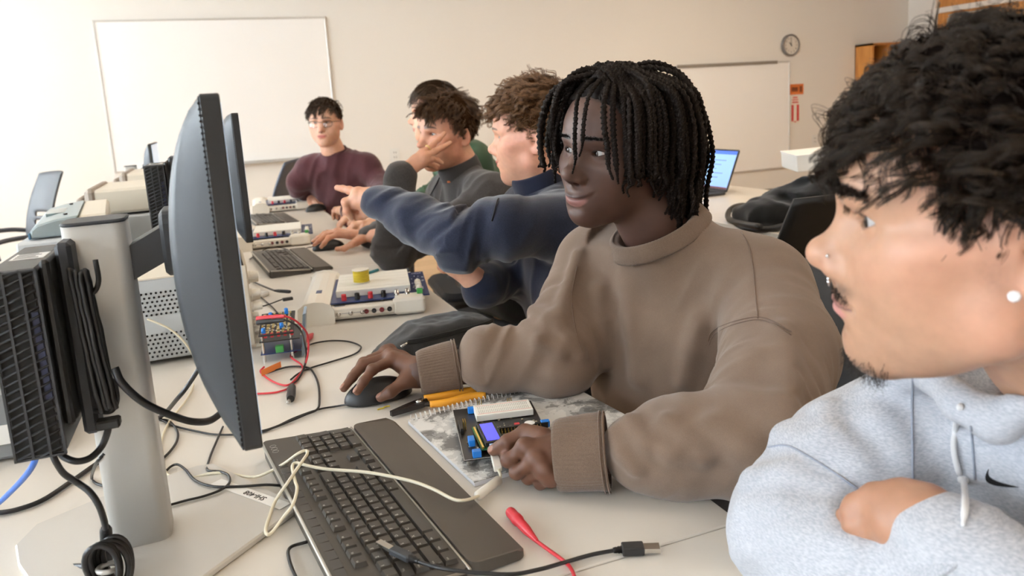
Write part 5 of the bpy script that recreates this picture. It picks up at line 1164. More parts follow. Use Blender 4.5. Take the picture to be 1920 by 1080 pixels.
def chair(M, label, col=(34, 35, 38), slits=True, arms=True, top=.86):
    t = empty('chair', label, 'chair', M=M, group='office chairs'); sh = plain('black chair shell', col, .55, bump=.08, bscale=500); fb = fabric('dark seat fabric', (46, 52, 62), bump=.2); stl = plain('dark steel', (52, 53, 56), .35, .6)
    A = np.array(M)
    def put(mb, name, mat): return mb.build(name, mat, t, Matrix(A.tolist()))
    # local: +Y is where the sitter faces
    W, H0, H1 = .235, .52, top; nu, nv = 18, 20; v, f = [], []
    for side in (0, 1):
        for j in range(nv+1):
            for i in range(nu+1):
                u = -1+2*i/nu; s = j/nv; w = W*(1-.10*(s-.5)**2*4*.6-.12*s); z = H0+(H1-H0)*s+.012*(1-u*u); y = -.225-.075*s-.05*s*s+.045*u*u+(.012 if side else 0)+.02*math.sin(s*PI)
                v.append((u*w, y, z))
    n1 = (nu+1)*(nv+1); idx = lambda i, j, s: s*n1+j*(nu+1)+i
    hole = lambda i, j: slits and 3 <= i < nu-3 and j in (3, 5, 7, 9)
    for j in range(nv):
        for i in range(nu):
            if hole(i, j): continue
            f += [[idx(i, j, 0), idx(i, j+1, 0), idx(i+1, j+1, 0), idx(i+1, j, 0)], [idx(i, j, 1), idx(i+1, j, 1), idx(i+1, j+1, 1), idx(i, j+1, 1)]]
    cnt = {}
    for q in f:
        for a, b in zip(q, q[1:]+q[:1]): cnt[(a, b)] = 1
    for a, b in list(cnt):
        if (b, a) not in cnt and a < n1 and b < n1: f.append([b, a, a+n1, b+n1])
    m = MB(); m.add(v, f, 0, True); put(m, 'backrest', sh)
    m = MB(); m.prism(rrect(-.235, -.22, .235, .24, .07, 6), .435, .485, b=.018); put(m, 'seat', fb); m = MB(); m.prism(rrect(-.215, -.20, .215, .22, .06, 6), .415, .435); put(m, 'seat_shell', sh)
    for s in (-1, 1): m = MB(); m.tube(spline([(s*.17, -.10, .42), (s*.20, -.22, .44), (s*.19, -.262, .55), (s*.175, -.255, .70)], 6), .013, 8); put(m, 'back_support', stl)
    if arms:
        for s in (-1, 1): m = MB(); m.tube(spline([(s*.22, .08, .42), (s*.285, .10, .50), (s*.29, .12, .63), (s*.285, .08, .665), (s*.28, -.10, .668), (s*.262, -.225, .645)], 7), [.014]*(5*7+1), 8); put(m, 'armrest', sh)
    for sx_ in (-1, 1):
        for sy_ in (-1, 1): m = MB(); m.tube([(sx_*.19, sy_*.17, .42), (sx_*.225, sy_*.215, .02)], .012, 8); m.lathe([(.016, 0), (.016, .02)], (sx_*.225, sy_*.215, 0), seg=10); put(m, 'leg', stl)
    return t
def chairs():
    f = lambda x, y, fx, fy: Mat((x, y, 0), math.atan2(fy, fx)-PI/2)
    chair(f(.86, 1.07, -.96, -.28), 'dark grey chair behind the taupe sweatshirt wearer', (48, 49, 52), False, False)
    chair(f(.84, .385, -1, -.06), 'dark chair that the grey-hoodie wearer sits on', (44, 45, 48), False, False)
    chair(f(.90, 1.75, -1, .12), 'dark chair behind the navy quarter-zip wearer', (30, 30, 32), False, False)
    chair(f(.94, 2.50, -.97, -.2), 'dark chair that the charcoal quarter-zip wearer sits on', (40, 40, 44), False, False)
    chair(f(.74, 4.36, -.5, -.86), 'dark chair behind the maroon sweater wearer', (50, 54, 62), False, False)
    chair(f(1.06, 3.13, -1, .1), 'dark chair that the green jacket wearer sits on', (40, 40, 44), False, False)
    chair(f(1.636, 1.77, .3, .95), 'shiny black chair pushed up to the back counter, between the two people in front', (22, 20, 19), False, False, .95)
    chair(f(-1.20, 5.18, -.9, -.45), 'charcoal slotted-back armchair alone at the left, in front of the bright wall', (52, 53, 56), True, True, 1.0)
    chair(f(.20, 5.30, -.93, .36), 'grey-blue chair standing left of the maroon sweater wearer', (84, 92, 106), False, False, .97)
# ------------------------------------------------------------------ on the benches
def mats9():
    global MT
    MT = dict(blk=plain('black plastic', (30, 30, 31), .45, bump=.06, bscale=900), dark=plain('dark grey plastic', (52, 54, 58), .5, bump=.06, bscale=900), mon=plain('monitor casing', (40, 44, 49), .5, bump=.05, bscale=1200), silver=plain('silver paint', (206, 204, 200), .36, .25), pale=plain('pale silver plate', (208, 204, 198), .38, .3),
              white=plain('white plastic', (236, 230, 218), .4), beige=plain('beige enamel', (216, 207, 190), .5), grey=plain('light grey enamel', (186, 190, 192), .45), cab=plain('black cable', (26, 26, 28), .38), cream=plain('cream cable', (232, 224, 200), .42), blue=plain('blue cable', (30, 96, 190), .4), red=plain('red rubber', (196, 46, 56), .4), chrome=plain('bright metal', (205, 203, 198), .22, 1.0),
              key=plain('key cap', (66, 61, 55), .48, bump=.05, bscale=1500), kbd=plain('keyboard body', (72, 67, 61), .5, bump=.05, bscale=1200), palm=plain('palm rest', (80, 73, 65), .5, bump=.10, bscale=900), leg=plain('legend print', (196, 192, 186), .6), pcb=plain('blue board', (24, 44, 92), .4, noise=.2, nscale=300), pcbk=plain('black board', (26, 24, 24), .4, noise=.3, nscale=400), green=plain('green board', (30, 98, 62), .4), tblue=plain('blue terminal', (32, 120, 206), .4), gold=plain('gold pad', (200, 170, 90), .35, .8), brd=plain('white breadboard', (240, 238, 230), .55), orange=plain('orange grip', (240, 166, 46), .42), smoke=plain('steel jaw', (60, 58, 58), .3, .8), hole=plain('dark hole', (8, 8, 9), .8), paper=plain('white label', (238, 236, 232), .7), ink=plain('black ink', (20, 20, 22), .6), yellow=plain('yellow wire', (232, 208, 62), .5), lip=plain('blue-grey panel', (142, 154, 156), .4))
def cable(name, label, pts, r, mat, cat='cable', seg=8, n=8, smooth=True):
    m = MB(); p = spline(pts, n) if smooth else np.array(pts); m.tube(p, r, seg); o = m.build(name, mat); tag(o, label, cat); return o
def plug(parent, name, a, b, w, h, mat, up=(0, 0, 1), bev=.0012):
    """a box from a to b"""
    a, b = np.asarray(a, float), np.asarray(b, float); d = nm(b-a); s = nm(np.cross(d, up)); u = np.cross(s, d); L = np.linalg.norm(b-a); M = np.eye(4); M[:3, 0] = d; M[:3, 1] = -s; M[:3, 2] = u; M[:3, 3] = a
    m = MB(); m.box(np.array([0, -w/2, -h/2]), np.array([L, w/2, h/2]), b=bev); return m.build(name, mat, parent, M)
def boot(parent, name, a, b, prof, mat, seg=16):
    a, b = np.asarray(a, float), np.asarray(b, float); L = np.linalg.norm(b-a); m = MB(); m.lathe([(r, t*L) for r, t in prof], a, b-a, seg); return m.build(name, mat, parent)
def monitor():
    t = empty('monitor', 'dark monitor seen edge-on from behind on a silver stand, nearest at the left', 'monitor', (-.11, .96, TZ), group='desktop monitors')
    y0, y1, z0, z1, xf_ = .700, 1.235, .930, 1.252, .010; yc, zc = (y0+y1)/2, (z0+z1)/2
    m = MB(); m.prism(rrect(y0, z0, y1, z1, .006, 4), xf_-.0165, xf_, axis=0, b=.0012); m.build('bezel', MT['blk'], t)
    m = MB(); m.box((xf_-.001, y0+.008, z0+.012), (xf_+.0006, y1-.008, z1-.008)); m.build('screen', plain('lit screen', (196, 214, 236), .3, emit=.8), t)
    # bulged back with a row of vents along its rim
    nu, nv = 26, 30; v = []
    for j in range(nv+1):
        for i in range(nu+1):
            a = -1+2*i/nu; b = -1+2*j/nv; e = (1-abs(b)**2.3)**.75; w = min(1, (1-abs(a)**14)); v.append((xf_-.0175-.0440*e*w**.5*(1-.10*a*a), yc+a*(y1-y0-.006)/2, zc+b*(z1-z0-.004)/2))
    f = [[j*(nu+1)+i, (j+1)*(nu+1)+i, (j+1)*(nu+1)+i+1, j*(nu+1)+i+1] for j in range(nv) for i in range(nu)]
    rim = [i for i in range(nu+1)]+[j*(nu+1)+nu for j in range(1, nv+1)]+[nv*(nu+1)+i for i in range(nu-1, -1, -1)]+[j*(nu+1) for j in range(nv-1, 0, -1)]
    base = len(v); v += [(xf_-.016, v[k][1], v[k][2]) for k in rim]; n = len(rim); f += [[rim[i], rim[(i+1) % n], base+(i+1) % n, base+i] for i in range(n)]; f.append([base+i for i in range(n)])
    m = MB(); m.add(v, f[:-1-n], 0, True); m.add([v[k] for k in rim]+v[base:], [[i, (i+1) % n, n+(i+1) % n, n+i] for i in range(n)]); m.build('back_cover', MT['mon'], t)
    m = MB()
    for k in range(62): z = z0+.008+(z1-z0-.016)*k/61; m.box((xf_-.0182, y0-.0004, z-.0009), (xf_-.0166, y0+.003, z+.0009))
    m.build('vent_row', MT['hole'], t)
    # hub, arm, column, foot
    m = MB(); m.prism(rrect(.915, 1.060, 1.000, 1.135, .02, 5), -.066, -.044, axis=0, b=.004); m.build('hub', MT['dark'], t)
    m = MB(); m.add([(-.062, .935, 1.118), (-.062, .985, 1.118), (-.062, .985, 1.078), (-.062, .935, 1.078), (-.120, .94, 1.088), (-.120, .98, 1.088), (-.120, .98, 1.050), (-.120, .94, 1.050)], [[0, 1, 2, 3], [7, 6, 5, 4], [0, 4, 5, 1], [1, 5, 6, 2], [2, 6, 7, 3], [3, 7, 4, 0]]); m.build('arm', MT['dark'], t)
    m = MB(); m.prism(rrect(-.164, .925, -.100, .985, .014, 6), TZ+.008, 1.127, smooth=True); m.build('column', MT['silver'], t); m = MB(); m.prism(rrect(-.1645, .9245, -.0995, .9855, .014, 6), 1.127, 1.131, b=.0015); m.build('column_cap', MT['dark'], t)
    poly = [(-.275, 1.00), (-.262, .95), (-.235, .89), (-.19, .83), (-.118, .775), (.040, .925), (.043, .945), (-.052, 1.118), (-.075, 1.123), (-.195, 1.085), (-.262, 1.045)]
    m = MB(); m.prism(poly, TZ+.0005, TZ+.009, b=.002); m.build('foot', MT['pale'], t)
    a, b = T(405, 903, .0095), T(535, 950, .0095); d = nm(b-a); s = V(-d[1], d[0], 0)
    lb = MB(); q = [a-s*.0085, b-s*.0085, b+s*.0085, a+s*.0085]; z = V(0, 0, .0004); lb.add(q+[x+z for x in q], [[4, 5, 6, 7], [3, 2, 1, 0], [0, 1, 5, 4], [1, 2, 6, 5], [2, 3, 7, 6], [3, 0, 4, 7]]); lb = lb.build('label', MT['paper'], t)
    Mx = np.eye(4); Mx[:3, 0] = -d; Mx[:3, 1] = -s; Mx[:3, 2] = (0, 0, 1); Mx[:3, 3] = (a+b)/2+d*.012+V(0, 0, .0006)
    v, f = text_geo('SHI-408', .0125, Mx, .0002); m = MB(); m.add(v, f); m.build('lettering', MT['ink'], lb)
    return t
def mini_pc():
    t = empty('mini_computer', 'slim black desktop computer with a mesh grille, clipped behind the silver monitor stand in front', 'computer', (-.20, .94, .905), group='mini computers')
    x0, x1, y0, y1, z0, z1 = -.2215, -.1755, .850, 1.030, .905, 1.098
    m = MB(); m.box((x0, y0+.004, z0), (x1, y1, z1), b=.003); m.build('case', MT['blk'], t); m = MB(); m.box((x0+.003, y0+.0025, z0+.004), (x1-.005, y0+.0045, z1-.004)); m.build('grille_backing', MT['hole'], t)
    g = MB(); n = 22; zz = np.linspace(z0, z1, n)
    for x in (x0, x0+.0155, x0+.031, x1-.0022): g.box((x, y0, z0), (x+.0024, y0+.004, z1))
    for k in range(n+3):
        z = z0-.008+(z1-z0+.012)*k/(n+2); a, b = V(x0, y0+.0015, z-.008), V(x1, y0+.0015, z+.010); 
        if a[2] < z0: a = a+(b-a)*((z0-a[2])/(b[2]-a[2]))
        if b[2] > z1: b = a+(b-a)*((z1-a[2])/(b[2]-a[2]))
        if b[2] > a[2]: g.tube([a, b], .0013, 4)
    g.box((x0, y0, z0), (x1, y0+.004, z0+.002)); g.box((x0, y0, z1-.002), (x1, y0+.004, z1)); g.build('grille', MT['dark'], t)
    m = MB(); m.box((x1-.010, y0+.0015, z0+.06), (x1-.004, y0+.003, z0+.15)); m.build('status_strip', plain('blue strip', (12, 22, 54), .5), t)
    lb = MB(); lb.box((x0+.008, .925, z1), (x1-.006, .965, z1+.0005)); lb = lb.build('label', MT['paper'], t); m = MB()
    for k in range(4): m.box((x0+.011, .930+k*.009, z1+.0005), (x1-.012-.004*(k % 2), .9335+k*.009, z1+.0008))
    m.build('small_print', plain('grey print', (110, 110, 112), .6), lb); m = MB(); m.box((x0+.008, .968, z1), (x1-.006, 1.005, z1+.0004)); m.build('grey_label', MT['dark'], t)
    return t
def mount():
    t = empty('wall_mount_bracket', 'black bracket with cable hooks between the slim computer and the silver column', 'bracket', (-.165, .94, .905), group='computer brackets')
    m = MB(); m.box((-.1750, .862, .930), (-.1655, 1.02, 1.104), b=.003); m.build('plate', MT['blk'], t); m = MB(); m.box((-.1655, .893, .905), (-.150, .985, 1.115), b=.004); m.build('cradle', MT['dark'], t)
    for z in (.93, 1.06): m = MB(); m.tube(spline([(-.152, .895, z), (-.136, .885, z), (-.128, .885, z+.012), (-.128, .886, z+.035)], 6), .0028, 8); m.build('hook', MT['blk'], t)
    m = MB(); m.box((-.152, .878, .912), (-.128, .895, .922), b=.002); m.build('tray', MT['blk'], t)
    return t
def coil():
    m = MB(); g = np.random.default_rng(3)
    for k in range(7):
        x = -.146+.0042*(k % 4)+g.normal()*.0012; y = .882-.004*(k//3); h = .082+g.normal()*.004; p = []
        for a in np.linspace(0, 2*PI, 33): p.append((x+.004*math.sin(a)+g.normal()*.0004, y+.014*math.cos(a)*-1*.6, 1.005+h*math.cos(a+PI/2)*(1 if math.cos(a+PI/2) > 0 else .85)))
        m.tube(p, .0027, 7, cap=False)
    o = m.build('cable_coil', MT['cab']); tag(o, 'coil of black cable hung on the hooks of the bracket behind the silver column', 'cable', 'cable coils'); return o
KEYROWS = [('F', ['Esc', None, 'F1', 'F2', 'F3', 'F4', None, 'F5', 'F6', 'F7', 'F8', None, 'F9', 'F10', 'F11', 'F12']), ]
def keyboard(origin, ex, label):
    ex = nm(V(ex[0], ex[1], 0)); ey = V(-ex[1], ex[0], 0); Mx = np.eye(4); Mx[:3, 0] = ex; Mx[:3, 1] = ey; Mx[:3, 3] = origin
    t = empty('keyboard', label, 'keyboard', M=Matrix(Mx.tolist()), group='keyboards')
    W, Dp = .437, .130; zt = lambda y: .0145+.012*y/Dp
    u = .0183; uy = .0163
    def slab(m, pts, top, bot=.002):
        n = len(pts); v = [(x, y, bot) for x, y in pts]+[(x, y, top(y)) for x, y in pts]; m.add(v, [list(range(n))[::-1], [n+i for i in range(n)]]+[[i, (i+1) % n, n+(i+1) % n, n+i] for i in range(n)])
    m = MB(); slab(m, rrect(0, 0, W, Dp, .008, 4), lambda y: zt(y)-.001); m.build('body', MT['kbd'], t, Mx)
    m = MB(); m.tube([(.004, Dp+.0005, zt(Dp)-.004), (W-.004, Dp+.0005, zt(Dp)-.004)], .0028, 8); m.tube([(.0, -.0015, zt(0)-.002), (W, -.0015, zt(0)-.002)], .0018, 8); m.tube([(-.0005, .004, zt(0)-.003), (-.0005, Dp-.004, zt(Dp)-.003)], .0018, 8); m.build('trim_line', plain('silver trim', (186, 180, 168), .35, .5), t, Mx)
    m = MB(); slab(m, rrect(.0, -.070, W, -.0035, .012, 5), lambda y: .0135+.004*(y+.07)/.07-.006*max(0, (-.058-y)/.012)); m.build('palm_rest', MT['palm'], t, Mx)
    ks, lg = MB(), MB(); rows = {1: .004, 2: .004+uy, 3: .004+2*uy, 4: .004+3*uy, 5: .004+4*uy, 6: .004+5*uy+.005}
    def key(x, row, w, s='', h=1):
        y = rows[row]; z = zt(y+uy/2)-.0012; a = .0007; x0, x1, y0, y1 = x+a, x+w*u-a, y+a, y+h*uy-a; e = .0019; k = .0048
        v = [(x0, y0, z), (x1, y0, z), (x1, y1, z), (x0, y1, z), (x0+e, y0+e*.7, z+k), (x1-e, y0+e*.7, z+k), (x1-e, y1-e, z+k+.0006), (x0+e, y1-e, z+k+.0006)]
        ks.add(v, [[4, 5, 6, 7], [0, 1, 5, 4], [1, 2, 6, 5], [2, 3, 7, 6], [3, 0, 4, 7]])
        if s: sz = .0052 if len(s) == 1 else .0034 if len(s) < 4 else .0027; vv, ff = text_geo(s, sz, Matrix.Translation((x0+.0032, y1-.0050, z+k+.0004)), .00015, 'LEFT'); lg.add(vv, ff)
    x0 = .014
    def run(row, items, x=x0):
        for it in items:
            if it is None: x += u*.5; continue
            if isinstance(it, float): x += u*it; continue
            s, w = it if isinstance(it, tuple) else (it, 1); key(x, row, w, s); x += w*u
    run(6, ['Esc', 1.0, 'F1', 'F2', 'F3', 'F4', None, 'F5', 'F6', 'F7', 'F8', None, 'F9', 'F10', 'F11', 'F12'])
    run(5, list('`1234567890-=')+[('Back', 2)]); run(4, [('Tab', 1.5)]+list('QWERTYUIOP[]')+[('\\', 1.5)]); run(3, [('Caps', 1.75)]+list("ASDFGHJKL;'")+[('Enter', 2.25)]); run(2, [('Shift', 2.25)]+list('ZXCVBNM,./')+[('Shift', 2.75)])
    run(1, [('Ctrl', 1.25), ('Win', 1.25), ('Alt', 1.25), ('', 6.25), ('Alt', 1.25), ('Win', 1.25), ('Menu', 1.25), ('Ctrl', 1.25)])
    xn = x0+15*u+.006
    for r, it in ((6, ['PrtSc', 'ScrLk', 'Pause']), (5, ['Ins', 'Home', 'PgUp']), (4, ['Del', 'End', 'PgDn'])): run(r, it, xn)
    key(xn+u, 2, 1, '^'); run(1, ['<', 'v', '>'], xn); xp = xn+3*u+.006
    run(5, ['Num', '/', '*', '-'], xp); run(4, ['7', '8', '9'], xp); run(3, ['4', '5', '6'], xp); run(2, ['1', '2', '3'], xp); run(1, [('0', 2), '.'], xp); key(xp+3*u, 3, 1, '+', 2); key(xp+3*u, 1, 1, 'Ent', 2)
    ks.build('keys', MT['key'], t, Mx); lg.build('key_legends', MT['leg'], t, Mx)
    m = MB()
    for k in range(17): x = .02+k*.0195; m.box((x, Dp-.0150, zt(Dp-.009)-.003), (x+.0180, Dp-.0035, zt(Dp-.009)-.0004), b=.0004)
    m.build('media_buttons', plain('flat buttons', (70, 66, 62), .5), t, Mx)
    m = MB()
    for a, b in (((W-.046, Dp-.010), .0042), ((W-.036, Dp-.010), .0042), ((W-.026, Dp-.010), .0042)): m.tube([(a[0]+b*math.cos(q), a[1]+b*math.sin(q), zt(a[1])-.0006) for q in np.linspace(0, 2*PI, 17)], .00025, 4, cap=False)
    m.build('indicator_rings', MT['leg'], t, Mx); m = MB()
    for x in (.02, W-.05): m.box((x, Dp-.02, 0), (x+.03, Dp-.008, .004)); m.box((x, -.055, 0), (x+.03, -.045, .004)); m.box((x, .01, 0), (x+.03, .02, .004))
    m.build('rubber_feet', MT['hole'], t, Mx); return t
def mouse(loc, rz, label, s=1.0):
    t = empty('mouse', label, 'mouse', loc, rz, group='computer mice'); A = np.array(Mat(loc, rz))
    # local: +X is the front
    def f(P):
        d = ell(P, (-.004, 0, .004), (.060*s, .033*s, .035*s)); d = smax(d, ell(P, (0, 0, 0), (.2, .0325*s, .2)), .004); return smax(smax(d, -(P[:, 2]-.002), .002), -ell(P, (-.0, .038*s, .012), (.04, .009, .010)), .006)
    v, q = surfnet(f, (-.07, -.04, -.004), (.065, .04, .045), .002); npmesh('shell', xf(A, v), q, MT['blk'], t)
    m = MB(); m.lathe([(.0055, -.003), (.008, -.0022), (.008, .0022), (.0055, .003)], xf(A, [(.030, 0, .027)])[0], A[:3, 1], 20); m.build('scroll_wheel', MT['dark'], t)
    m = MB(); p = [V(x, 0, .004+.035*math.sqrt(max(0, 1-((x+.004)/.060)**2))+.0001) for x in np.linspace(.008, .050, 10)]; m.tube(xf(A, p), .0005, 5); m.build('button_gap', MT['hole'], t)
    return t
def trainer_board(loc, rz, label, spool=False):
    """white lab platform with a prototyping board on top"""
    t = empty('prototyping_platform', label, 'electronics platform', loc, rz, group='white prototyping platforms'); A = np.array(Mat(loc, rz)); put = lambda m, n, mt, par=t: m.build(n, mt, par, A)
    W, Dp = .290, .37
    m = MB(); m.box((.03, 0, .006), (W-.012, Dp, .032), b=.005); m.box((.03, -.004, .010), (W-.07, .03, .036), b=.004); put(m, 'base', MT['white'])
    prof = [(-.006, .004), (.070, .004), (.070, .034), (.064, .043), (.048, .050), (.030, .052), (.010, .049), (-.003, .040)]; m = MB(); m.prism([(a, b) for a, b in prof][::-1], -.012, Dp+.01, axis=1, b=.006); put(m, 'control_unit', MT['white'])
    m = MB(); m.prism(rrect(W-.075, -.006, W+.004, .055, .010, 4), .004, .044, b=.006); put(m, 'corner_block', MT['white'])
    m = MB(); m.box((.026, Dp*.30, .0515), (.040, Dp*.38, .0526), b=.0002); m.build('maker_mark', plain('blue print', (96, 104, 134), .5), t, A); 
    for k in range(3): m = MB(); m.lathe([(.0052, 0), (.0052, .006), (.0036, .006), (.0036, .009), (.002, .009)], (.085+k*.028, -.004, .022), (0, -1, 0), 16); put(m, 'coax_socket', MT['chrome'])
    for k, c in enumerate(('red', 'blk', 'red', 'blk')): m = MB(); m.lathe([(.0058, 0), (.0058, .003), (.003, .003), (.003, .0005)], (.150+k*.0185, -.004, .022), (0, -1, 0), 16); put(m, 'banana_socket', plain('dark red socket', (120, 30, 34), .4) if c == 'red' else MT['blk'])
    m = MB(); m.box((.078, -.0048, .0215), (.208, -.0040, .0222)); m.box((.075, .012, .0362), (.10, .020, .0366)); put(m, 'guide_line', plain('grey print', (110, 116, 130), .6))
    m = MB(); m.box((.066, .02, .040), (W+.016, .300, .0435), b=.0006); b = put(m, 'circuit_board', MT['pcb']); m = MB()
    for x in (.07, .19, .285): 
        for y in (.03, .27): m.lathe([(.004, .028), (.004, .040)], (x, y, 0), seg=10); put(m, 'standoff', MT['chrome'], b); m = MB()
    m = MB(); m.box((.078, .070, .0435), (.262, .275, .0600), b=.001); bb = put(m, 'breadboard', MT['brd'], b); m = MB()
    for k in range(5): m.box((.081, .092+k*.036, .0597), (.259, .0935+k*.036, .0602))
    put(m, 'channel', plain('channel shade', (206, 202, 192), .7), bb)
    for k, c in enumerate(('red', 'blk', 'red', 'blk')): m = MB(); m.lathe([(.0064, 0), (.0064, .008), (.0054, .009), (.0060, .010), (.0060, .015), (.003, .016)], (.098+k*.032, .040, .0435), seg=14); put(m, 'binding_post', MT[c], b)
    for k in range(2): m = MB(); m.lathe([(.0060, 0), (.0060, .008), (.0048, .008), (.0048, .014), (.002, .014)], (.226+k*.026, .040, .0435), seg=14); put(m, 'bnc_post', MT['chrome'], b)
    m = MB(); m.box((.276, .030, .0435), (.290, .050, .054), b=.001); put(m, 'green_terminal', plain('green terminal', (70, 160, 80), .45), b)
    for k in range(3): m = MB(); m.lathe([(.0085, 0), (.0085, .005), (.006, .010), (.001, .011)], (.284, .085+k*.034, .0435), seg=14); put(m, 'white_knob', MT['white'], b)
    m = MB(); g = np.random.default_rng(4)
    for k in range(30): x, y = g.uniform(.266, .298), g.uniform(.07, .28); m.box((x, y, .0435), (x+g.uniform(.002, .006), y+g.uniform(.002, .006), .0435+g.uniform(.001, .003)))
    put(m, 'small_components', plain('chip bodies', (180, 184, 190), .4), b)
    return t
def instruments():
    # bench supply whose vented side faces the viewer and whose knobs face the bench users
    t = empty('power_supply', 'grey bench supply with two blocks of vent holes, behind the near monitor', 'power supply', (-.14, 1.83, TZ)); x0, x1, y0, y1, z0, z1 = -.335, .020, 1.690, 1.93, TZ+.012, .925
    m = MB(); m.box((x0, y0, z0), (x1, y1, z1), b=.004); m.build('case', MT['grey'], t)
    h = MB()
    for zz in (.872, .784):
        for r in range(6):
            for c in range(26):
                x = -.255+c*.0092+(.0046 if r % 2 else 0); z = zz+.0225-r*.0090; h.lathe([(.0024, 0), (.0024, .0012)], (x, y0-.0006, z), (0, -1, 0), 8, smooth=False)
    h.build('vent_holes', MT['hole'], t); m = MB(); m.box((x0, y0, z1-.002), (x1, y1, z1+.001)); m.build('top_cover', MT['beige'], t)
    m = MB(); m.box((x1, y0+.004, z0), (x1+.016, y1-.004, z1+.004), b=.003); fp = m.build('front_panel', MT['beige'], t)
    m = MB(); m.add([(x1+.014, y0+.006, .912), (x1+.014, y1-.02, .912), (x1+.002, y1-.02, .965), (x1+.002, y0+.006, .965), (x1-.02, y0+.006, .912), (x1-.02, y1-.02, .912), (x1-.02, y1-.02, .965), (x1-.02, y0+.006, .965)], [[0, 1, 2, 3], [7, 6, 5, 4], [0, 4, 5, 1], [1, 5, 6, 2], [2, 6, 7, 3], [3, 7, 4, 0]]); m.build('display', plain('dark display', (44, 34, 30), .2), t)
    for k, (z, y) in enumerate(((.900, 1.72), (.885, 1.76), (.862, 1.715), (.852, 1.75), (.838, 1.79), (.832, 1.715))): m = MB(); m.lathe([(.0115, 0), (.0115, .004), (.0095, .005), (.0085, .022), (.006, .023)], (x1+.016, y, z), (1, 0, 0), 18, smooth=False); m.build('knob', MT['white'], t)
    m = MB()
    for k in range(9): m.lathe([(.006, 0), (.006, .008), (.0045, .013)], (x1+.016, 1.71+.006*(k % 2), .815-.0085*k), (1, 0, 0), 12)
    m.build('terminal_strip', MT['white'], t); m = MB()
    for x in (x0+.03, x1-.03):
        for y in (y0+.03, y1-.03): m.lathe([(.010, 0), (.010, .012)], (x, y, TZ), seg=12)
    m.build('feet', MT['blk'], t)
    # grey box left below
    t = empty('equipment_case', 'low grey equipment case at the left edge of the picture, behind the slim computer', 'equipment', (-.36, 1.36, TZ)); m = MB(); m.box((-.52, 1.30, TZ+.004), (-.285, 1.52, .845), b=.006); m.build('case', plain('mid grey enamel', (128, 130, 132), .5), t); m = MB(); m.box((-.50, 1.296, .770), (-.31, 1.301, .80), b=.001); m.build('label_strip', MT['paper'], t)
    for x in (-.50, -.31): m = MB(); m.box((x, 1.33, TZ), (x+.015, 1.50, TZ+.006)); m.build('foot', MT['blk'], t)
    # a second, longer instrument on the far side of the near supply, with a reader on top
    t = empty('oscilloscope', 'grey-green instrument with a curved front lying on its back, above the silver column', 'oscilloscope', (-.36, 2.32, TZ)); m = MB(); A = np.array(Mat((-.345, 2.09, .985), R(6)))
    prof = [(-.085, .0), (-.082, .020), (-.068, .032), (-.03, .041), (.02, .046), (.02, .0)]; m.prism(prof[::-1], 0, .46, axis=1, b=.004); m.build('front_housing', MT['lip'], t, A)
    m = MB(); m.box((.02, .01, 0), (.085, .45, .044), b=.006); m.build('rear_housing', MT['beige'], t, A); m = MB(); m.box((-.058, .16, .0335), (-.015, .30, .0425)); m.build('screen', plain('dim display glass', (120, 134, 134), .2), t, A)
    m = MB(); m.box((-.088, .0, .0), (-.083, .46, .014), b=.001); m.build('blue_stripe', plain('steel blue', (70, 110, 140), .4), t, A)
    for y in (.08, .38): m = MB(); m.lathe([(.005, 0), (.005, .004), (.002, .004)], (-.01, y, .043), (0, 0, 1), 12); m.build('knob', MT['blk'], t, A)
    t = empty('signal_generator', 'long grey instrument case under the curved grey-green instrument', 'signal generator', (-.45, 2.30, TZ)); m = MB(); m.box((-.455, 2.05, TZ+.01), (-.292, 2.56, .982), b=.005); m.build('case', MT['grey'], t); m = MB(); m.box((-.292, 2.06, TZ+.012), (-.280, 2.55, .98), b=.003); m.build('front_panel', MT['beige'], t); m = MB()
    for x in (-.43, -.32):
        for y in (2.08, 2.52): m.lathe([(.010, 0), (.010, .010)], (x, y, TZ), seg=12)
    m.build('feet', MT['blk'], t)
    def crt(y0, x0, x1, z0, z1, d, label):
        t = empty('bench_multimeter', label, 'multimeter', ((x0+x1)/2, y0+d/2, TZ), group='bench multimeters'); m = MB(); m.box((x0, y0, z0), (x1, y0+d, z1), b=.008); m.build('case', MT['beige'], t)
        m = MB(); m.box((x0-.022, y0-.004, z0-.006), (x0+.012, y0+d+.004, z1+.006), b=.012); m.build('bumper', plain('grey bumper', (150, 138, 126), .6), t); m = MB(); m.box((x1-.012, y0-.004, z0-.006), (x1+.022, y0+d+.004, z1+.006), b=.012); m.build('bumper', plain('grey bumper', (150, 138, 126), .6), t)
        m = MB(); m.tube(spline([(x0-.02, y0+.03, (z0+z1)/2), (x0-.045, y0+.05, (z0+z1)/2+.006), (x0-.045, y0+d-.05, (z0+z1)/2+.006), (x0-.02, y0+d-.03, (z0+z1)/2)], 6), .008, 8); m.build('handle', plain('grey bumper', (150, 138, 126), .6), t); return t
    crt(2.62, -.36, -.17, .975, 1.052, .36, 'cream bench multimeter on the middle stack, left of the black mesh tower'); crt(3.34, -.335, -.15, .985, 1.058, .36, 'cream bench multimeter farthest back, left of the black mesh tower')
    for y, lb in ((2.60, 'grey instrument case under the middle cream multimeter'), (3.32, 'grey instrument case under the farthest cream multimeter')):
        t = empty('power_supply', lb, 'power supply', (-.2, y+.2, TZ), group='instrument cases'); m = MB(); m.box((-.385, y, TZ+.010), (-.125, y+.42, .968), b=.005); m.build('case', MT['grey'], t); m = MB(); m.box((-.125, y+.005, TZ+.012), (-.110, y+.415, .966), b=.003); m.build('front_panel', MT['beige'], t); m = MB()
        for x in (-.36, -.15):
            for yy in (y+.03, y+.39): m.lathe([(.010, 0), (.010, .010)], (x, yy, TZ), seg=12)
        m.build('feet', MT['blk'], t)
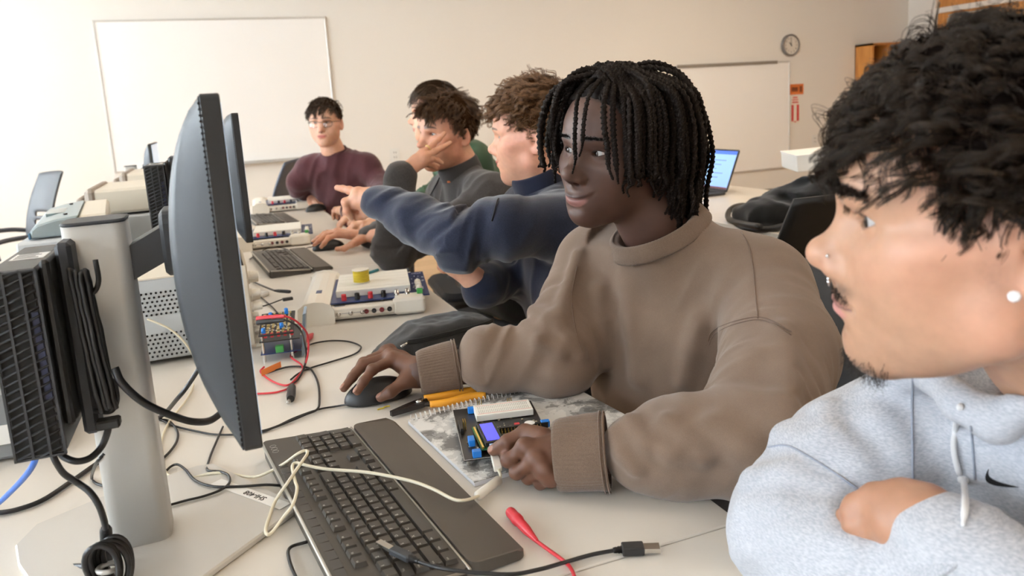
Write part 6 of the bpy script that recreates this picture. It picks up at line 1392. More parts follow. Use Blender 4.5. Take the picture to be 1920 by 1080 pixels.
def notebook():
    a, b, c, d = T(765, 787, .008), T(1045, 715, .008), T(1165, 788, .008), T(880, 905, .008); t = empty('spiral_notebook', 'spiral notebook with a grey and white camouflage cover lying under the circuit board', 'notebook', tuple((a+c)/2-V(0, 0, .008)))
    ex = nm(b-a); ey = nm((d-a)-ex*((d-a)@ex)); W = .285; H = .245; o = V(a[0], a[1], TZ); Mx = np.eye(4); Mx[:3, 0] = ex; Mx[:3, 1] = -ey; Mx[:3, 2] = (0, 0, 1); Mx[:3, 3] = o
    cm, nt, bs = newmat('camouflage cover'); tc = N(nt, 'ShaderNodeTexCoord'); n = N(nt, 'ShaderNodeTexNoise', Scale=17.0, Detail=6.0, Roughness=.60, Distortion=.35); nt.links.new(tc.outputs['Object'], n.inputs['Vector']); cr = N(nt, 'ShaderNodeValToRGB'); cr.color_ramp.interpolation = 'CONSTANT'; e = cr.color_ramp.elements
    e[0].position = 0; e[0].color = lin((112, 110, 108)); e[1].position = .455; e[1].color = lin((146, 144, 141)); x = e.new(.505); x.color = lin((205, 203, 199)); x = e.new(.56); x.color = lin((226, 224, 220)); nt.links.new(n.outputs['Fac'], cr.inputs['Fac']); nt.links.new(cr.outputs[0], bs.inputs['Base Color']); bs.inputs['Roughness'].default_value = .5
    m = MB(); m.box((0, -H, .0005), (W, 0, .0070)); m.build('pages', plain('page edges', (232, 232, 236), .8, noise=.03, nscale=900), t, Mx); m = MB(); m.box((-.001, -H-.001, .0070), (W+.001, .001, .0080)); m.build('cover', cm, t, Mx)
    m = MB()
    n_ = 34
    p = []
    for k in range(n_*16+1):
        q = k/16; an = 2*PI*q; p.append((.006+(W-.012)*q/n_, .001+.0078*math.sin(an)*1.0, .0055+.0085*math.cos(an)))
    m.tube(p, .00065, 5); m.build('spiral', plain('white coated wire', (240, 240, 240), .35), t, Mx); m = MB()
    for k in range(n_): m.lathe([(.0014, .0080), (.0014, .0082)], (.006+(W-.012)*(k+.25)/n_, -.0062, 0), seg=8, smooth=False)
    m.build('punched_holes', plain('hole shade', (120, 118, 116), .8), t, Mx); return t
def dev_board():
    a, b, c = T(848, 768, .019), T(996, 750, .019), T(887, 861, .019); t = empty('circuit_board', 'black development board with a blue lit display and a small white breadboard, on the notebook', 'circuit board', (a[0], a[1], TZ+.008))
    ex = nm(b-a); ey = nm((a-c)-ex*((a-c)@ex)); W = np.linalg.norm(b-a); H = (a-c)@ey; Mx = np.eye(4); Mx[:3, 0] = ex; Mx[:3, 1] = ey; Mx[:3, 2] = (0, 0, 1); Mx[:3, 3] = a-ey*H; Mx[2, 3] = TZ; z = .0185; I = np.linalg.inv(Mx)
    def loc(px, py, dz=.020): p = T(px, py, dz); return (I@np.append(p, 1))[:3]
    put = lambda m, n, mt, par=t: m.build(n, mt, par, Mx)
    m = MB(); m.box((0, 0, z-.0016), (W, H, z), b=.0004); put(m, 'board', MT['pcbk']); m = MB()
    for x0, y0, x1, y1 in ((0, 0, W, .0008), (0, H-.0008, W, H), (0, 0, .0008, H), (W-.0008, 0, W, H)): m.box((x0, y0, z), (x1, y1, z+.0003))
    put(m, 'edge_print', MT['leg']); m = MB()
    for x in (.006, W-.006):
        for y in (.006, H-.006): m.lathe([(.003, .008), (.003, z-.0016)], (x, y, 0), seg=10); put(m, 'standoff', MT['chrome']); m = MB()
    # breadboard
    p0, p1, p2 = loc(893, 783, .026), loc(1001, 772, .026), loc(891, 764, .026); x0, x1 = p0[0], p1[0]; y0, y1 = p0[1]-.002, p2[1]
    m = MB(); m.box((x0, y0, z+.001), (x1, y1, z+.011), b=.0008); bb = put(m, 'breadboard', MT['brd']); m = MB(); h = MB()
    for fy in (.12, .88): m.box((x0+.003, y0+(y1-y0)*fy-.0003, z+.0110), (x1-.003, y0+(y1-y0)*fy+.0003, z+.0112))
    put(m, 'rail_line', plain('red print', (206, 90, 80), .6), bb)
    for i in range(28):
        for fy in (.2, .26, .32, .38, .44, .56, .62, .68, .74, .80): x = x0+.006+(x1-x0-.012)*i/27; y = y0+(y1-y0)*fy; h.box((x-.0005, y-.0005, z+.0110), (x+.0005, y+.0005, z+.0112))
    put(h, 'contact_holes', plain('contact shade', (150, 146, 140), .7), bb)
    # display module
    q0, q1, q2 = loc(884, 799, .026), loc(903, 841, .026), loc(929, 790, .026); dx = nm((q0-q1)*V(1, 1, 0)); dyv = nm(V(-dx[1], dx[0], 0)); L = np.linalg.norm((q0-q1)[:2]); Wd = .036; Ml = np.eye(4); Ml[:3, 0] = dx; Ml[:3, 1] = -dyv; Ml[:3, 2] = (0, 0, 1); Ml[:3, 3] = (q1[0], q1[1], z); Ml2 = Mx@Ml@np.diag([1, 1, 1, 1]); sg = 1
    def putl(m, n, mt, par): return m.build(n, mt, par, Ml2)
    m = MB(); m.box((0, 0, .004), (L, Wd, .0056)); mod = putl(m, 'display_module', MT['green'], t); m = MB(); m.box((.004, .0065, .0056), (L-.004, Wd-.003, .0125), b=.0008); putl(m, 'bezel', MT['blk'], mod)
    m = MB(); m.box((.010, .0105, .0123), (L-.010, Wd-.007, .0128)); putl(m, 'lit_display', plain('lit blue display', (58, 66, 250), .3, emit=.9), mod); m = MB(); m.box((.002, .0015, .0056), (L-.006, .004, .0085)); putl(m, 'pin_header', MT['gold'], mod); m = MB(); m.box((.0038, .012, .007), (.0042, .024, .0105)); putl(m, 'backlight_edge', plain('lit edge', (190, 214, 255), .3, emit=1.0), mod)
    for px, py, w, d in ((883, 768, .010, .008), (884, 826, .009, .018), (894, 849, .012, .010), (1022, 793, .013, .009)):
        c_ = loc(px, py, .024); m = MB(); m.box((c_[0]-w/2, c_[1]-d/2, z), (c_[0]+w/2, c_[1]+d/2, z+.0095), b=.0007)
        for k in (-1, 1): m.lathe([(.0017, .0095), (.0017, .0098)], (c_[0]+(k*w/4 if w > d else 0), c_[1]+(0 if w > d else k*d/4), z), seg=8, smooth=False)
        put(m, 'terminal_block', MT['tblue'])
    c_ = loc(970, 798, .024); m = MB(); m.box((c_[0]-.004, c_[1]-.006, z), (c_[0]+.004, c_[1]+.006, z+.008), b=.0006); put(m, 'red_switch', MT['red'])
    c_ = loc(993, 792, .028); m = MB(); m.lathe([(.0085, z), (.0085, z+.008), (.008, z+.0088)], (c_[0], c_[1], 0), seg=24); bz = put(m, 'buzzer', MT['blk']); m = MB(); m.lathe([(.0078, z+.0088), (.0078, z+.0092), (.0001, z+.0093)], (c_[0], c_[1], 0), seg=24, smooth=False); put(m, 'sticker', MT['paper'], bz)
    c_ = loc(951, 815, .022); m = MB(); m.box((c_[0]-.005, c_[1]-.005, z), (c_[0]+.005, c_[1]+.005, z+.003), b=.0005); put(m, 'sensor', plain('yellow sensor', (220, 206, 110), .4))
    m = MB(); g = np.random.default_rng(2)
    for k in range(26): m.box((x0+.030+(k % 13)*.0048, .058+(k//13)*.008, z), (x0+.031+(k % 13)*.0048, .059+(k//13)*.008, z+.009))
    for k in range(10): m.box((.010+(k % 2)*.003, .100+(k//2)*.0032, z), (.011+(k % 2)*.003, .101+(k//2)*.0032, z+.012))
    for k in range(3): m.box((.040+k*.003, H-.004, z), (.041+k*.003, H-.003, z+.012)); m.box((.088+k*.003, H-.004, z), (.089+k*.003, H-.003, z+.010))
    put(m, 'pins', MT['gold']); m = MB()
    m.box((x0+.028, .0555, z), (x0+.096, .0605, z+.0045)); m.box((x0+.028, .071, z), (x0+.100, .0765, z+.0085)); m.box((.004, .085, z), (.0085, .125, z+.0085)); m.box((.060, H-.008, z), (.070, H-.004, z+.005)); put(m, 'sockets', MT['blk']); m = MB()
    for k in range(44):
        x, y = g.uniform(.004, W-.006), g.uniform(.004, H-.05)
        if x0-.01 < x < x0+.06 and y < .09: continue
        m.box((x, y, z), (x+g.uniform(.0012, .004), y+g.uniform(.0012, .004), z+g.uniform(.0006, .002)))
    put(m, 'small_components', plain('component bodies', (170, 160, 140), .4, noise=.3)); return t
def pencil_case():
    a, b = T(712, 650, .030), T(905, 607, .032); d = nm((b-a)*V(1, 1, 0)); s = V(-d[1], d[0], 0); L = np.linalg.norm((b-a)[:2]); M = np.eye(4); M[:3, 0] = d; M[:3, 1] = s; M[:3, 2] = (0, 0, 1); M[:3, 3] = (a[0], a[1], TZ)
    t = empty('pencil_case', 'soft charcoal zipped pencil case behind the hand on the mouse', 'pencil case', (a[0]+d[0]*L/2, a[1]+d[1]*L/2, TZ))
    def f(P):
        x = P[:, 0]; e = np.clip(x/.075, 0, 1); e2 = np.clip((L-x)/.05, 0, 1); hw = .040+.010*e; hh = .010+.020*e**.8*(.75+.25*e2)
        q = np.stack([np.maximum(np.abs(x-L/2)-L/2+.006, 0), np.maximum(np.abs(P[:, 1])-hw+.018, 0), (P[:, 2]-hh-.001)*(.018/np.maximum(hh, .018)**1.0)*.9], 1)
        dd = np.sqrt(q[:, 0]**2+q[:, 1]**2+(np.maximum(np.abs(P[:, 2]-hh-.001)-hh+.018, 0))**2)-.018
        return dd-.0035*vnoise(P*V(22, 40, 30), 4)*e2-.0015*vnoise(P*V(60, 90, 60), 5)
    lo, hi = (-.03, -.075, -.01), (L+.03, .075, .085); v, q = surfnet(lambda P: smax(f(P), -(P[:, 2]-.0012), .003), lo, hi, .003); npmesh('pouch', xf(M, v), q, fabric('charcoal canvas', (62, 60, 58), (52, 50, 49), hscale=900, bump=.35, bscale=1200, blotch=.1), t)
    g = lambda x, z: next((y for y in np.linspace(-.08, 0, 160) if f(np.array([[x, y, z]], np.float32))[0] < 0), -.04)
    p = [V(x, g(x, z)-.0006, z) for x, z in zip(np.linspace(.045, L+.006, 14), np.linspace(.040, .046, 14))]; m = MB()
    for o in (-.0035, 0, .0035): m.tube(xf(M, [k+V(0, 0, o) for k in spline(p, 4)]), .0022, 6)
    m.build('zip', plain('black zip', (14, 14, 15), .6), t); m = MB(); m.tube(xf(M, [p[0]+V(0, -.003, 0), p[0]+V(-.018, -.006, -.004)]), .0025, 6); m.build('zip_pull', MT['chrome'], t)
    return t
def strippers():
    t = empty('wire_stripper', 'wire stripper pliers with orange handles and dark jaws, beside the spiral of the notebook', 'pliers', tuple(T(810, 757, 0))); z = .010
    piv = T(786, 757, z); tip = T(733, 776, .008); m = MB()
    for o in (-1, 1):
        d = nm(tip-piv); s = V(-d[1], d[0], 0)*o; q = [piv-d*.012+s*.010, piv+s*.011, piv+d*.022+s*.0085, tip+s*.0035, tip+s*.0005, piv+s*.0005]; n = len(q); vv = [k+V(0, 0, -.004) for k in q]+[k+V(0, 0, .004) for k in q]; f = [list(range(n)), [n+i for i in range(n)][::-1]]+[[i, n+i, n+(i+1) % n, (i+1) % n] for i in range(n)]; m.add(vv, f)
    m.build('jaws', MT['smoke'], t); m = MB(); m.lathe([(.006, .004), (.006, .006), (.003, .007)], piv, (0, 0, 1), 16); m.build('pivot', MT['chrome'], t)
    for pl in ([(795, 747), (830, 742), (865, 735), (893, 730)], [(806, 758), (840, 754), (880, 744), (911, 741)]):
        p = spline([T(x, y, z) for x, y in pl], 6); m = MB(); n = len(p); m.tube(p, [.0055+.0012*math.sin(PI*i/n) for i in range(n)], 10); m.build('handle', MT['orange'], t)
    m = MB(); a, b = T(783, 753, .010), T(806, 749, .010); m.tube([piv, a*.3+b*.7], .004, 6); m.tube([piv, T(808, 758, .010)], .004, 6); m.build('shank', MT['smoke'], t); return t
def board_stack():
    a = T(480, 690, 0); t = empty('board_stack', 'stacked circuit boards with blue dials and gold pads, beside the supply knobs', 'circuit board', (.10, 1.72, TZ)); A = np.array(Mat((.040, 1.590, TZ+.004), R(-8))); put = lambda m, n, mt, par=t: m.build(n, mt, par, A); put2 = lambda m, n, mt, par=t: m.build(n, mt, par, A2)
    W, Dp = .080, .115
    for k, (z, mt) in enumerate(((.012, 'pcb'), (.038, 'pcbk'))):
        m = MB(); m.box((0, 0, z), (W, Dp, z+.002)); put(m, 'board', MT[mt])
    A0 = A; A2 = A@np.array(Mat((0, -.004, .052), 0, R(9)))@np.array(Mat((0, 0, -.0755)))
    m = MB()
    for x in (.006, W-.018):
        for y in (.006, Dp-.006): m.lathe([(.003, -.004), (.003, .052)], (x, y, 0), seg=8); put(m, 'standoff', MT['chrome']); m = MB()
    m = MB(); m.box((0, 0, .0755), (W-.010, Dp, .0775)); put2(m, 'board', MT['pcbk']); m = MB(); g = np.random.default_rng(6)
    for i in range(6):
        for j in range(9): m.box((.004+i*.0105, .008+j*.0118, .0775), (.004+i*.0105+g.uniform(.003, .0065), .008+j*.0118+g.uniform(.003, .006), .0775+g.uniform(.001, .0035)))
    put2(m, 'pads', plain('brass parts', (206, 184, 128), .35, .5)); m = MB()
    for i in range(40): x, y = g.uniform(.004, W-.018), g.uniform(.004, Dp-.008); m.box((x, y, .0775), (x+.003, y+.002, .0795))
    put2(m, 'resistors', plain('pale parts', (210, 206, 196), .5))
    for x, y in ((.045, .030), (.010, .012), (.052, .105), (.02, .09)): m = MB(); m.box((x-.004, y-.004, .0775), (x+.004, y+.004, .083)); m.lathe([(.0042, .083), (.0040, .0885), (.002, .0895)], (x, y, 0), seg=12); put2(m, 'blue_dial', MT['tblue'])
    m = MB(); m.box((.03, -.002, .014), (.046, .010, .028), b=.001); put(m, 'green_terminal', plain('green terminal', (66, 150, 76), .45)); m = MB()
    for k in range(5): m.box((.010+k*.013, .001, .047), (.016+k*.013, .008, .056))
    put(m, 'red_jacks', MT['red']); m = MB(); m.add([(W, -.004, .0), (W+.006, .005, .0), (W+.016, .02, .085), (W+.010, .01, .085), (W+.001, Dp*.7, 0), (W+.007, Dp*.7, 0), (W+.017, Dp*.7, .085), (W+.011, Dp*.7, .085)], [[0, 1, 2, 3], [4, 7, 6, 5], [0, 3, 7, 4], [1, 5, 6, 2], [3, 2, 6, 7], [0, 4, 5, 1]]); put(m, 'side_bracket', plain('blue-grey acrylic', (120, 140, 160), .25)); return t
def small_things():
    m = MB(); c = T(677, 517, .0785); 
    t = empty('wire_spool', 'small spool of yellow wire standing on the nearest white breadboard', 'spool', tuple(c)); pr = [(.020, -.018), (.022, -.0175), (.022, -.0155), (.016, -.0155), (.016, .0155), (.022, .0155), (.022, .0175), (.020, .018)]; m.lathe(pr, c, (0, 0, 1), 28); m.build('core', MT['white'], t); m = MB()
    for k in range(7): m.lathe([(.0165, -.0150+k*.0043), (.0205, -.0140+k*.0043), (.0205, -.0118+k*.0043), (.0165, -.0108+k*.0043)], c, (0, 0, 1), 28)
    m.build('wire', MT['yellow'], t)
    for k, (p, lb) in enumerate((((708, 768), 'snipped bit of yellow wire left of its pair, between mouse and pliers'), ((719, 764), 'snipped bit of yellow wire right of its pair, between mouse and pliers'))): a, b = T(p[0], p[1], .0012), T(p[0]+12, p[1]-3, .0012); cable('wire_scrap', lb, [a, (a+b)/2+V(0, .0015, 0), b], .0011, MT['yellow'], 'wire scrap', 6, 4)
    # pens by the charcoal wearer
    o = cable('pen', 'blue pen lying beyond the far hand on a mouse', [T(585, 455, .005), T(603, 438, .005)], .0045, plain('blue pen', (40, 50, 150), .3), 'pen', 8)
    o = cable('marker_pen', 'teal stick lying on the near breadboard beside the yellow spool', [T(690, 512, .0645), T(709, 506, .0645)], .004, plain('teal plastic', (24, 116, 130), .4), 'pen', 8)
def cables():
    t3 = lambda L: [T(x, y, z) for x, y, z in L]; B = MT['cab']
    # cream USB lead from the board over the keyboard to the instruments
    L = [(934, 880, .020), (938, 890, .014), (936, 898, .010)]; L2 = [(895, 931, .012), (857, 938, .020), (812, 917, .024), (767, 901, .030), (691, 886, .034), (616, 880, .036), (580, 874, .038), (556, 868, .038), (548, 875, .037), (553, 901, .036), (557, 917, .034), (549, 946, .030), (531, 970, .020), (511, 997, .010), (501, 1002, .010), (499, 988, .010), (516, 940, .014), (540, 904, .036), (564, 869, .044), (576, 851, .046), (573, 845, .046), (558, 851, .044), (525, 874, .024), (480, 894, .008), (440, 890, .006), (400, 887, .011), (350, 898, .006), (318, 892, .004), (306, 872, .003), (302, 830, .003), (318, 790, .003), (355, 740, .004)]
    o = cable('usb_cable', 'cream cable from the circuit board with a ferrite, looping over the front keyboard', t3(L)+t3([(912, 915, .008)])+t3(L2)+[WY(370, 690, 1.66), WY(352, 650, 1.672), WY(320, 618, 1.674), WY(276, 598, 1.676)], .0021, MT['cream'], n=6)
    plug(o, 'usb_plug', T(927, 852, .021), T(934, 880, .020), .011, .008, MT['white']); a, b = T(937, 899, .009), T(893, 932, .010); boot(o, 'ferrite', a, b, [(.003, 0), (.0062, .06), (.0062, .94), (.003, 1)], MT['white'], 14)
    # black micro cable in front
    P = t3([(768, 1046, .030), (800, 1058, .030), (850, 1069, .029), (950, 1077, .024), (1010, 1068, .014), (1060, 1054, .006), (1110, 1040, .005), (1152, 1032, .006)]); o = cable('usb_cable', 'black cable with a silver tip on the front keyboard and a wide plug', P, .0022, B); plug(o, 'micro_plug', T(735, 1030, .031), T(770, 1047, .030), .011, .007, MT['dark']); plug(o, 'micro_tip', T(709, 1016, .031), T(735, 1030, .031), .0075, .0035, MT['chrome'], bev=.0003)
    boot(o, 'strain_relief', T(768, 1046, .030), T(785, 1053, .030), [(.0042, 0), (.0040, .3), (.0034, .31), (.0036, .6), (.0028, .62), (.0030, 1)], B, 10); boot(o, 'strain_relief', T(1150, 1032, .006), T(1168, 1030, .006), [(.0030, 0), (.0036, .3), (.0030, .31), (.0042, .6), (.0036, .62), (.0046, 1)], B, 10); plug(o, 'wide_plug', T(1166, 1030, .0065), T(1207, 1028, .0065), .0155, .0095, MT['blk']); plug(o, 'plug_shell', T(1206, 1028, .0065), T(1237, 1027, .0065), .0125, .0048, MT['chrome'], bev=.0003)
    # red banana lead
    o = cable('test_lead', 'red banana lead on the bench in front of the keyboard palm rest', t3([(1005, 1014, .007), (1030, 1032, .004), (1055, 1050, .003), (1070, 1065, .003), (1078, 1085, .003), (1080, 1110, .003)]), .0021, MT['red']); boot(o, 'boot', T(956, 959, .008), T(1007, 1015, .007), [(.0058, 0), (.0066, .05), (.0066, .22), (.0072, .24), (.0072, .33), (.0060, .36), (.0056, .62), (.0040, .80), (.0024, 1.0)], MT['red'])
    # mouse lead and its neighbours
    cable('mouse_cable', 'thin black cable running from the front mouse back under the monitor', t3([(654, 758, .006), (629, 762, .003), (596, 768, .003), (551, 784, .003), (515, 801, .003), (480, 812, .003), (410, 815, .003), (365, 808, .003), (325, 798, .003), (300, 787, .003), (250, 775, .003)]), .0017, B)
    cable('black_cable', 'black cable looping across the bare bench between the test leads and the mouse', t3([(575, 655, .003), (584, 645, .003), (618, 639, .003), (651, 640, .003), (673, 647, .003), (676, 654, .003), (662, 665, .003), (618, 679, .003), (582, 690, .003), (560, 700, .003), (545, 712, .003)]), .0018, B)
    cable('black_cable', 'black cable dropping from the boards past the mouse cable to the keyboard back', t3([(500, 700, .003), (540, 688, .004), (576, 689, .003), (588, 699, .003), (597, 721, .003), (599, 749, .003), (595, 767, .006), (573, 777, .006), (540, 791, .004), (500, 806, .003), (460, 814, .003)]), .0020, B)
    # leads at the supply
    z1 = .11
    o = cable('test_lead', 'red test lead curving from the supply knobs down onto the bench', [T(484, 597, .108), T(505, 595, .110), T(533, 593, .112), T(552, 600, .102), T(567, 613, .085), T(577, 629, .062), T(578, 658, .026), T(572, 684, .006), T(560, 704, .003), T(540, 722, .004), T(513, 716, .004), T(489, 698, .006), T(495, 688, .008)], .0020, MT['red'])
    boot(o, 'boot', T(482, 598, .107), T(534, 593, .112), [(.0052, 0), (.0056, .5), (.0044, .55), (.0052, .7), (.0030, 1)], MT['red'], 12)
    o = cable('test_lead', 'black test lead running alongside the red one from the supply', [T(484, 604, .104), T(505, 602, .106), T(533, 600, .107), T(552, 608, .096), T(565, 622, .076), T(572, 645, .038), T(574, 668, .012), T(570, 690, .006), T(558, 712, .003), T(540, 728, .006), T(543, 738, .010)], .0020, B)
    boot(o, 'boot', T(482, 605, .103), T(534, 600, .107), [(.0052, 0), (.0056, .5), (.0044, .55), (.0052, .7), (.0030, 1)], B, 12); boot(o, 'clip_boot', T(548, 722, .010), T(545, 748, .009), [(.004, 0), (.0072, .2), (.0082, .75), (.0066, 1)], B, 14); c0, c1 = T(545, 746, .009), T(540, 756, .008); plug(o, 'clip_jaw', c0, c1, .006, .006, MT['chrome'], bev=.0015)
    cable('test_lead', 'dark red lead lying flat and leaving the boards toward the monitor edge', t3([(575, 640, .004), (560, 655, .003), (545, 668, .004), (565, 684, .004), (566, 700, .003), (545, 725, .003), (520, 735, .003), (490, 738, .003), (470, 738, .003)]), .0019, MT['red'])
    o = cable('test_lead', 'short red clip lead behind the stacked boards', t3([(585, 628, .006), (578, 637, .006), (565, 645, .004), (550, 655, .004)]), .0020, MT['red']); boot(o, 'clip', T(586, 626, .007), T(570, 643, .006), [(.003, 0), (.007, .3), (.005, .6), (.004, 1)], MT['red'], 12)
    m = MB(); a, b = T(490, 700, .012), T(527, 683, .010); s = V(0, 0, .006); m.add([a-s, b-s, b+s, a+s, a-s+V(0, .0008, 0), b-s+V(0, .0008, 0), b+s+V(0, .0008, 0), a+s+V(0, .0008, 0)], [[0, 1, 2, 3], [7, 6, 5, 4], [0, 4, 5, 1], [2, 6, 7, 3], [1, 5, 6, 2], [0, 3, 7, 4]]); o = m.build('cable_tag', plain('orange tag', (240, 140, 70), .6)); tag(o, 'orange paper tag on the leads under the stacked boards', 'tag')
    # cables round the near monitor
    cable('power_cable', 'thick black cable sweeping from the bracket across the silver column to the monitor', [D(215, 690, .80), D(230, 720, .80), D(273, 757, .81), D(333, 783, .84), D(367, 791, .86), D(395, 788, .89), D(420, 770, .92)], .0042, B)
    cable('black_cable', 'thick black cable falling behind the silver column from the monitor', [WY(380, 680, 1.20), WY(353, 722, 1.22), WY(333, 747, 1.24), T(300, 782, .006), T(250, 800, .004)], .0036, B)
    cable('power_cable', 'black cable lying along the bench from the left edge to the silver column', t3([(-60, 962, .004), (0, 961, .004), (40, 953, .004), (83, 936, .004), (133, 903, .004), (197, 858, .004), (240, 830, .004), (270, 812, .004)]), .0034, B)
    cable('network_cable', 'bright blue cable hanging from the slim computer toward the left edge', [D(70, 852, .83), D(60, 875, .85), D(43, 898, .88), D(20, 922, .92), D(-5, 945, .96), D(-40, 970, 1.0)], .0034, MT['blue'])
    P = [D(97, 848, .78), D(106, 868, .78), D(120, 888, .79), D(145, 905, .80), D(168, 922, .80), D(185, 947, .80), D(195, 975, .81), D(198, 992, .82)]; o = cable('power_cable', 'black power cable ending in a thick plug and a bundled loop at the bottom left', P+[D(199, 1000, .82)], .0034, B); boot(o, 'plug', D(198, 988, .82), D(202, 1052, .85), [(.0042, 0), (.0062, .08), (.0066, .5), (.0072, .55), (.0064, .7), (.0050, 1)], B, 12)
    m = MB(); g = np.random.default_rng(9); c = T(203, 1058, .03)
    for k in range(6):
        p = []; rx, rz_ = .019+g.normal()*.002, .026+g.normal()*.002
        for a in np.linspace(0, 2*PI, 29): p.append(c+RX*(rx*math.cos(a)+.0012*k)+V(0, 0, 1)*(rz_*math.sin(a))+FX*(.004*(k-3)+.003*math.sin(a*2)))
        m.tube(p, .0032, 7, cap=False)
    m.tube(spline([c+V(.0, 0, -.01), T(140, 1062, .006), T(90, 1082, .004), T(30, 1110, .004)], 6), .0034, 8); m.build('bundle', B, o); m = MB(); m.tube([c+RX*(.010*math.cos(a))+FX*.012*math.sin(a)+V(0, 0, -.004) for a in np.linspace(0, 2*PI, 21)], .003, 6, cap=False); m.build('tie', MT['silver'], o)
    cable('black_cable', 'short black loop hanging under the bracket behind the column', [D(110, 846, .80), D(122, 858, .80), D(145, 865, .80), D(170, 858, .81), D(190, 838, .82), D(201, 812, .82), D(204, 795, .82)], .0036, B)
    cable('black_cable', 'thin black pair of loops touching the bench left of the column', [D(196, 850, .86), D(180, 870, .88), T(172, 895, .006), T(180, 906, .003), T(200, 912, .003), T(222, 915, .003)], .0020, B)
    cable('keyboard_cable', 'thin black cable crossing the monitor foot to the front keyboard', t3([(290, 905, .003), (307, 888, .003), (320, 875, .004), (333, 871, .006), (348, 881, .010), (367, 901, .0115), (400, 912, .0115), (450, 912, .0115), (500, 909, .0115), (530, 911, .006)]), .0018, B)
    cable('black_cable', 'thin black cable curling over the monitor foot and back past the column', t3([(300, 950, .0115), (317, 947, .0115), (350, 938, .0115), (383, 930, .0115), (415, 918, .0120), (430, 905, .0115), (428, 891, .0115), (412, 884, .0115), (393, 883, .0115), (388, 878, .008), (391, 866, .003), (398, 846, .003), (411, 816, .003), (418, 800, .003)]), .0017, B)
    cable('black_cable', 'thin black cable bowing beside the right side of the column', t3([(300, 786, .003), (318, 790, .003), (332, 808, .003), (332, 826, .003), (320, 845, .003), (303, 862, .003)]), .0019, B)
    cable('black_cable', 'black cable lying along the front of the monitor foot, leaving the bottom of the picture', t3([(620, 985, .006), (585, 1012, .004), (545, 1026, .004), (542, 1048, .004), (556, 1085, .004), (575, 1120, .004)]), .0019, B)
    cable('green_cable', 'thin green wire at the left edge', [T(-20, 660, .10), T(6, 672, .10), T(14, 680, .10)], .002, plain('green cable', (30, 150, 110), .4))
    # leads into the near platform
    o = cable('power_cable', 'black lead with a barrel plug entering the nearest white platform', t3([(474, 528, .004), (490, 535, .010), (515, 545, .020), (527, 547, .022)]), .0028, B); boot(o, 'plug', T(515, 545, .022), T(544, 547, .022), [(.003, 0), (.0048, .3), (.0052, .9), (.004, 1)], B, 12)
    o = cable('usb_cable', 'thin black lead plugged into the side of the nearest white platform', t3([(478, 577, .003), (500, 572, .003), (530, 561, .016)]), .0018, B); plug(o, 'plug', T(530, 562, .018), T(549, 559, .018), .012, .008, B)
    cable('black_cable', 'thin dark lead between the nearest platform and the stacked boards', t3([(483, 552, .003), (495, 562, .003), (510, 575, .003), (520, 586, .003)]), .0017, B)
    cable('mouse_cable', 'thin black cable trailing from the mouse under the charcoal wearer', t3([(590, 462, .005), (575, 465, .003), (560, 474, .003), (540, 468, .003), (510, 462, .003), (480, 478, .003), (468, 486, .003)]), .0018, B)
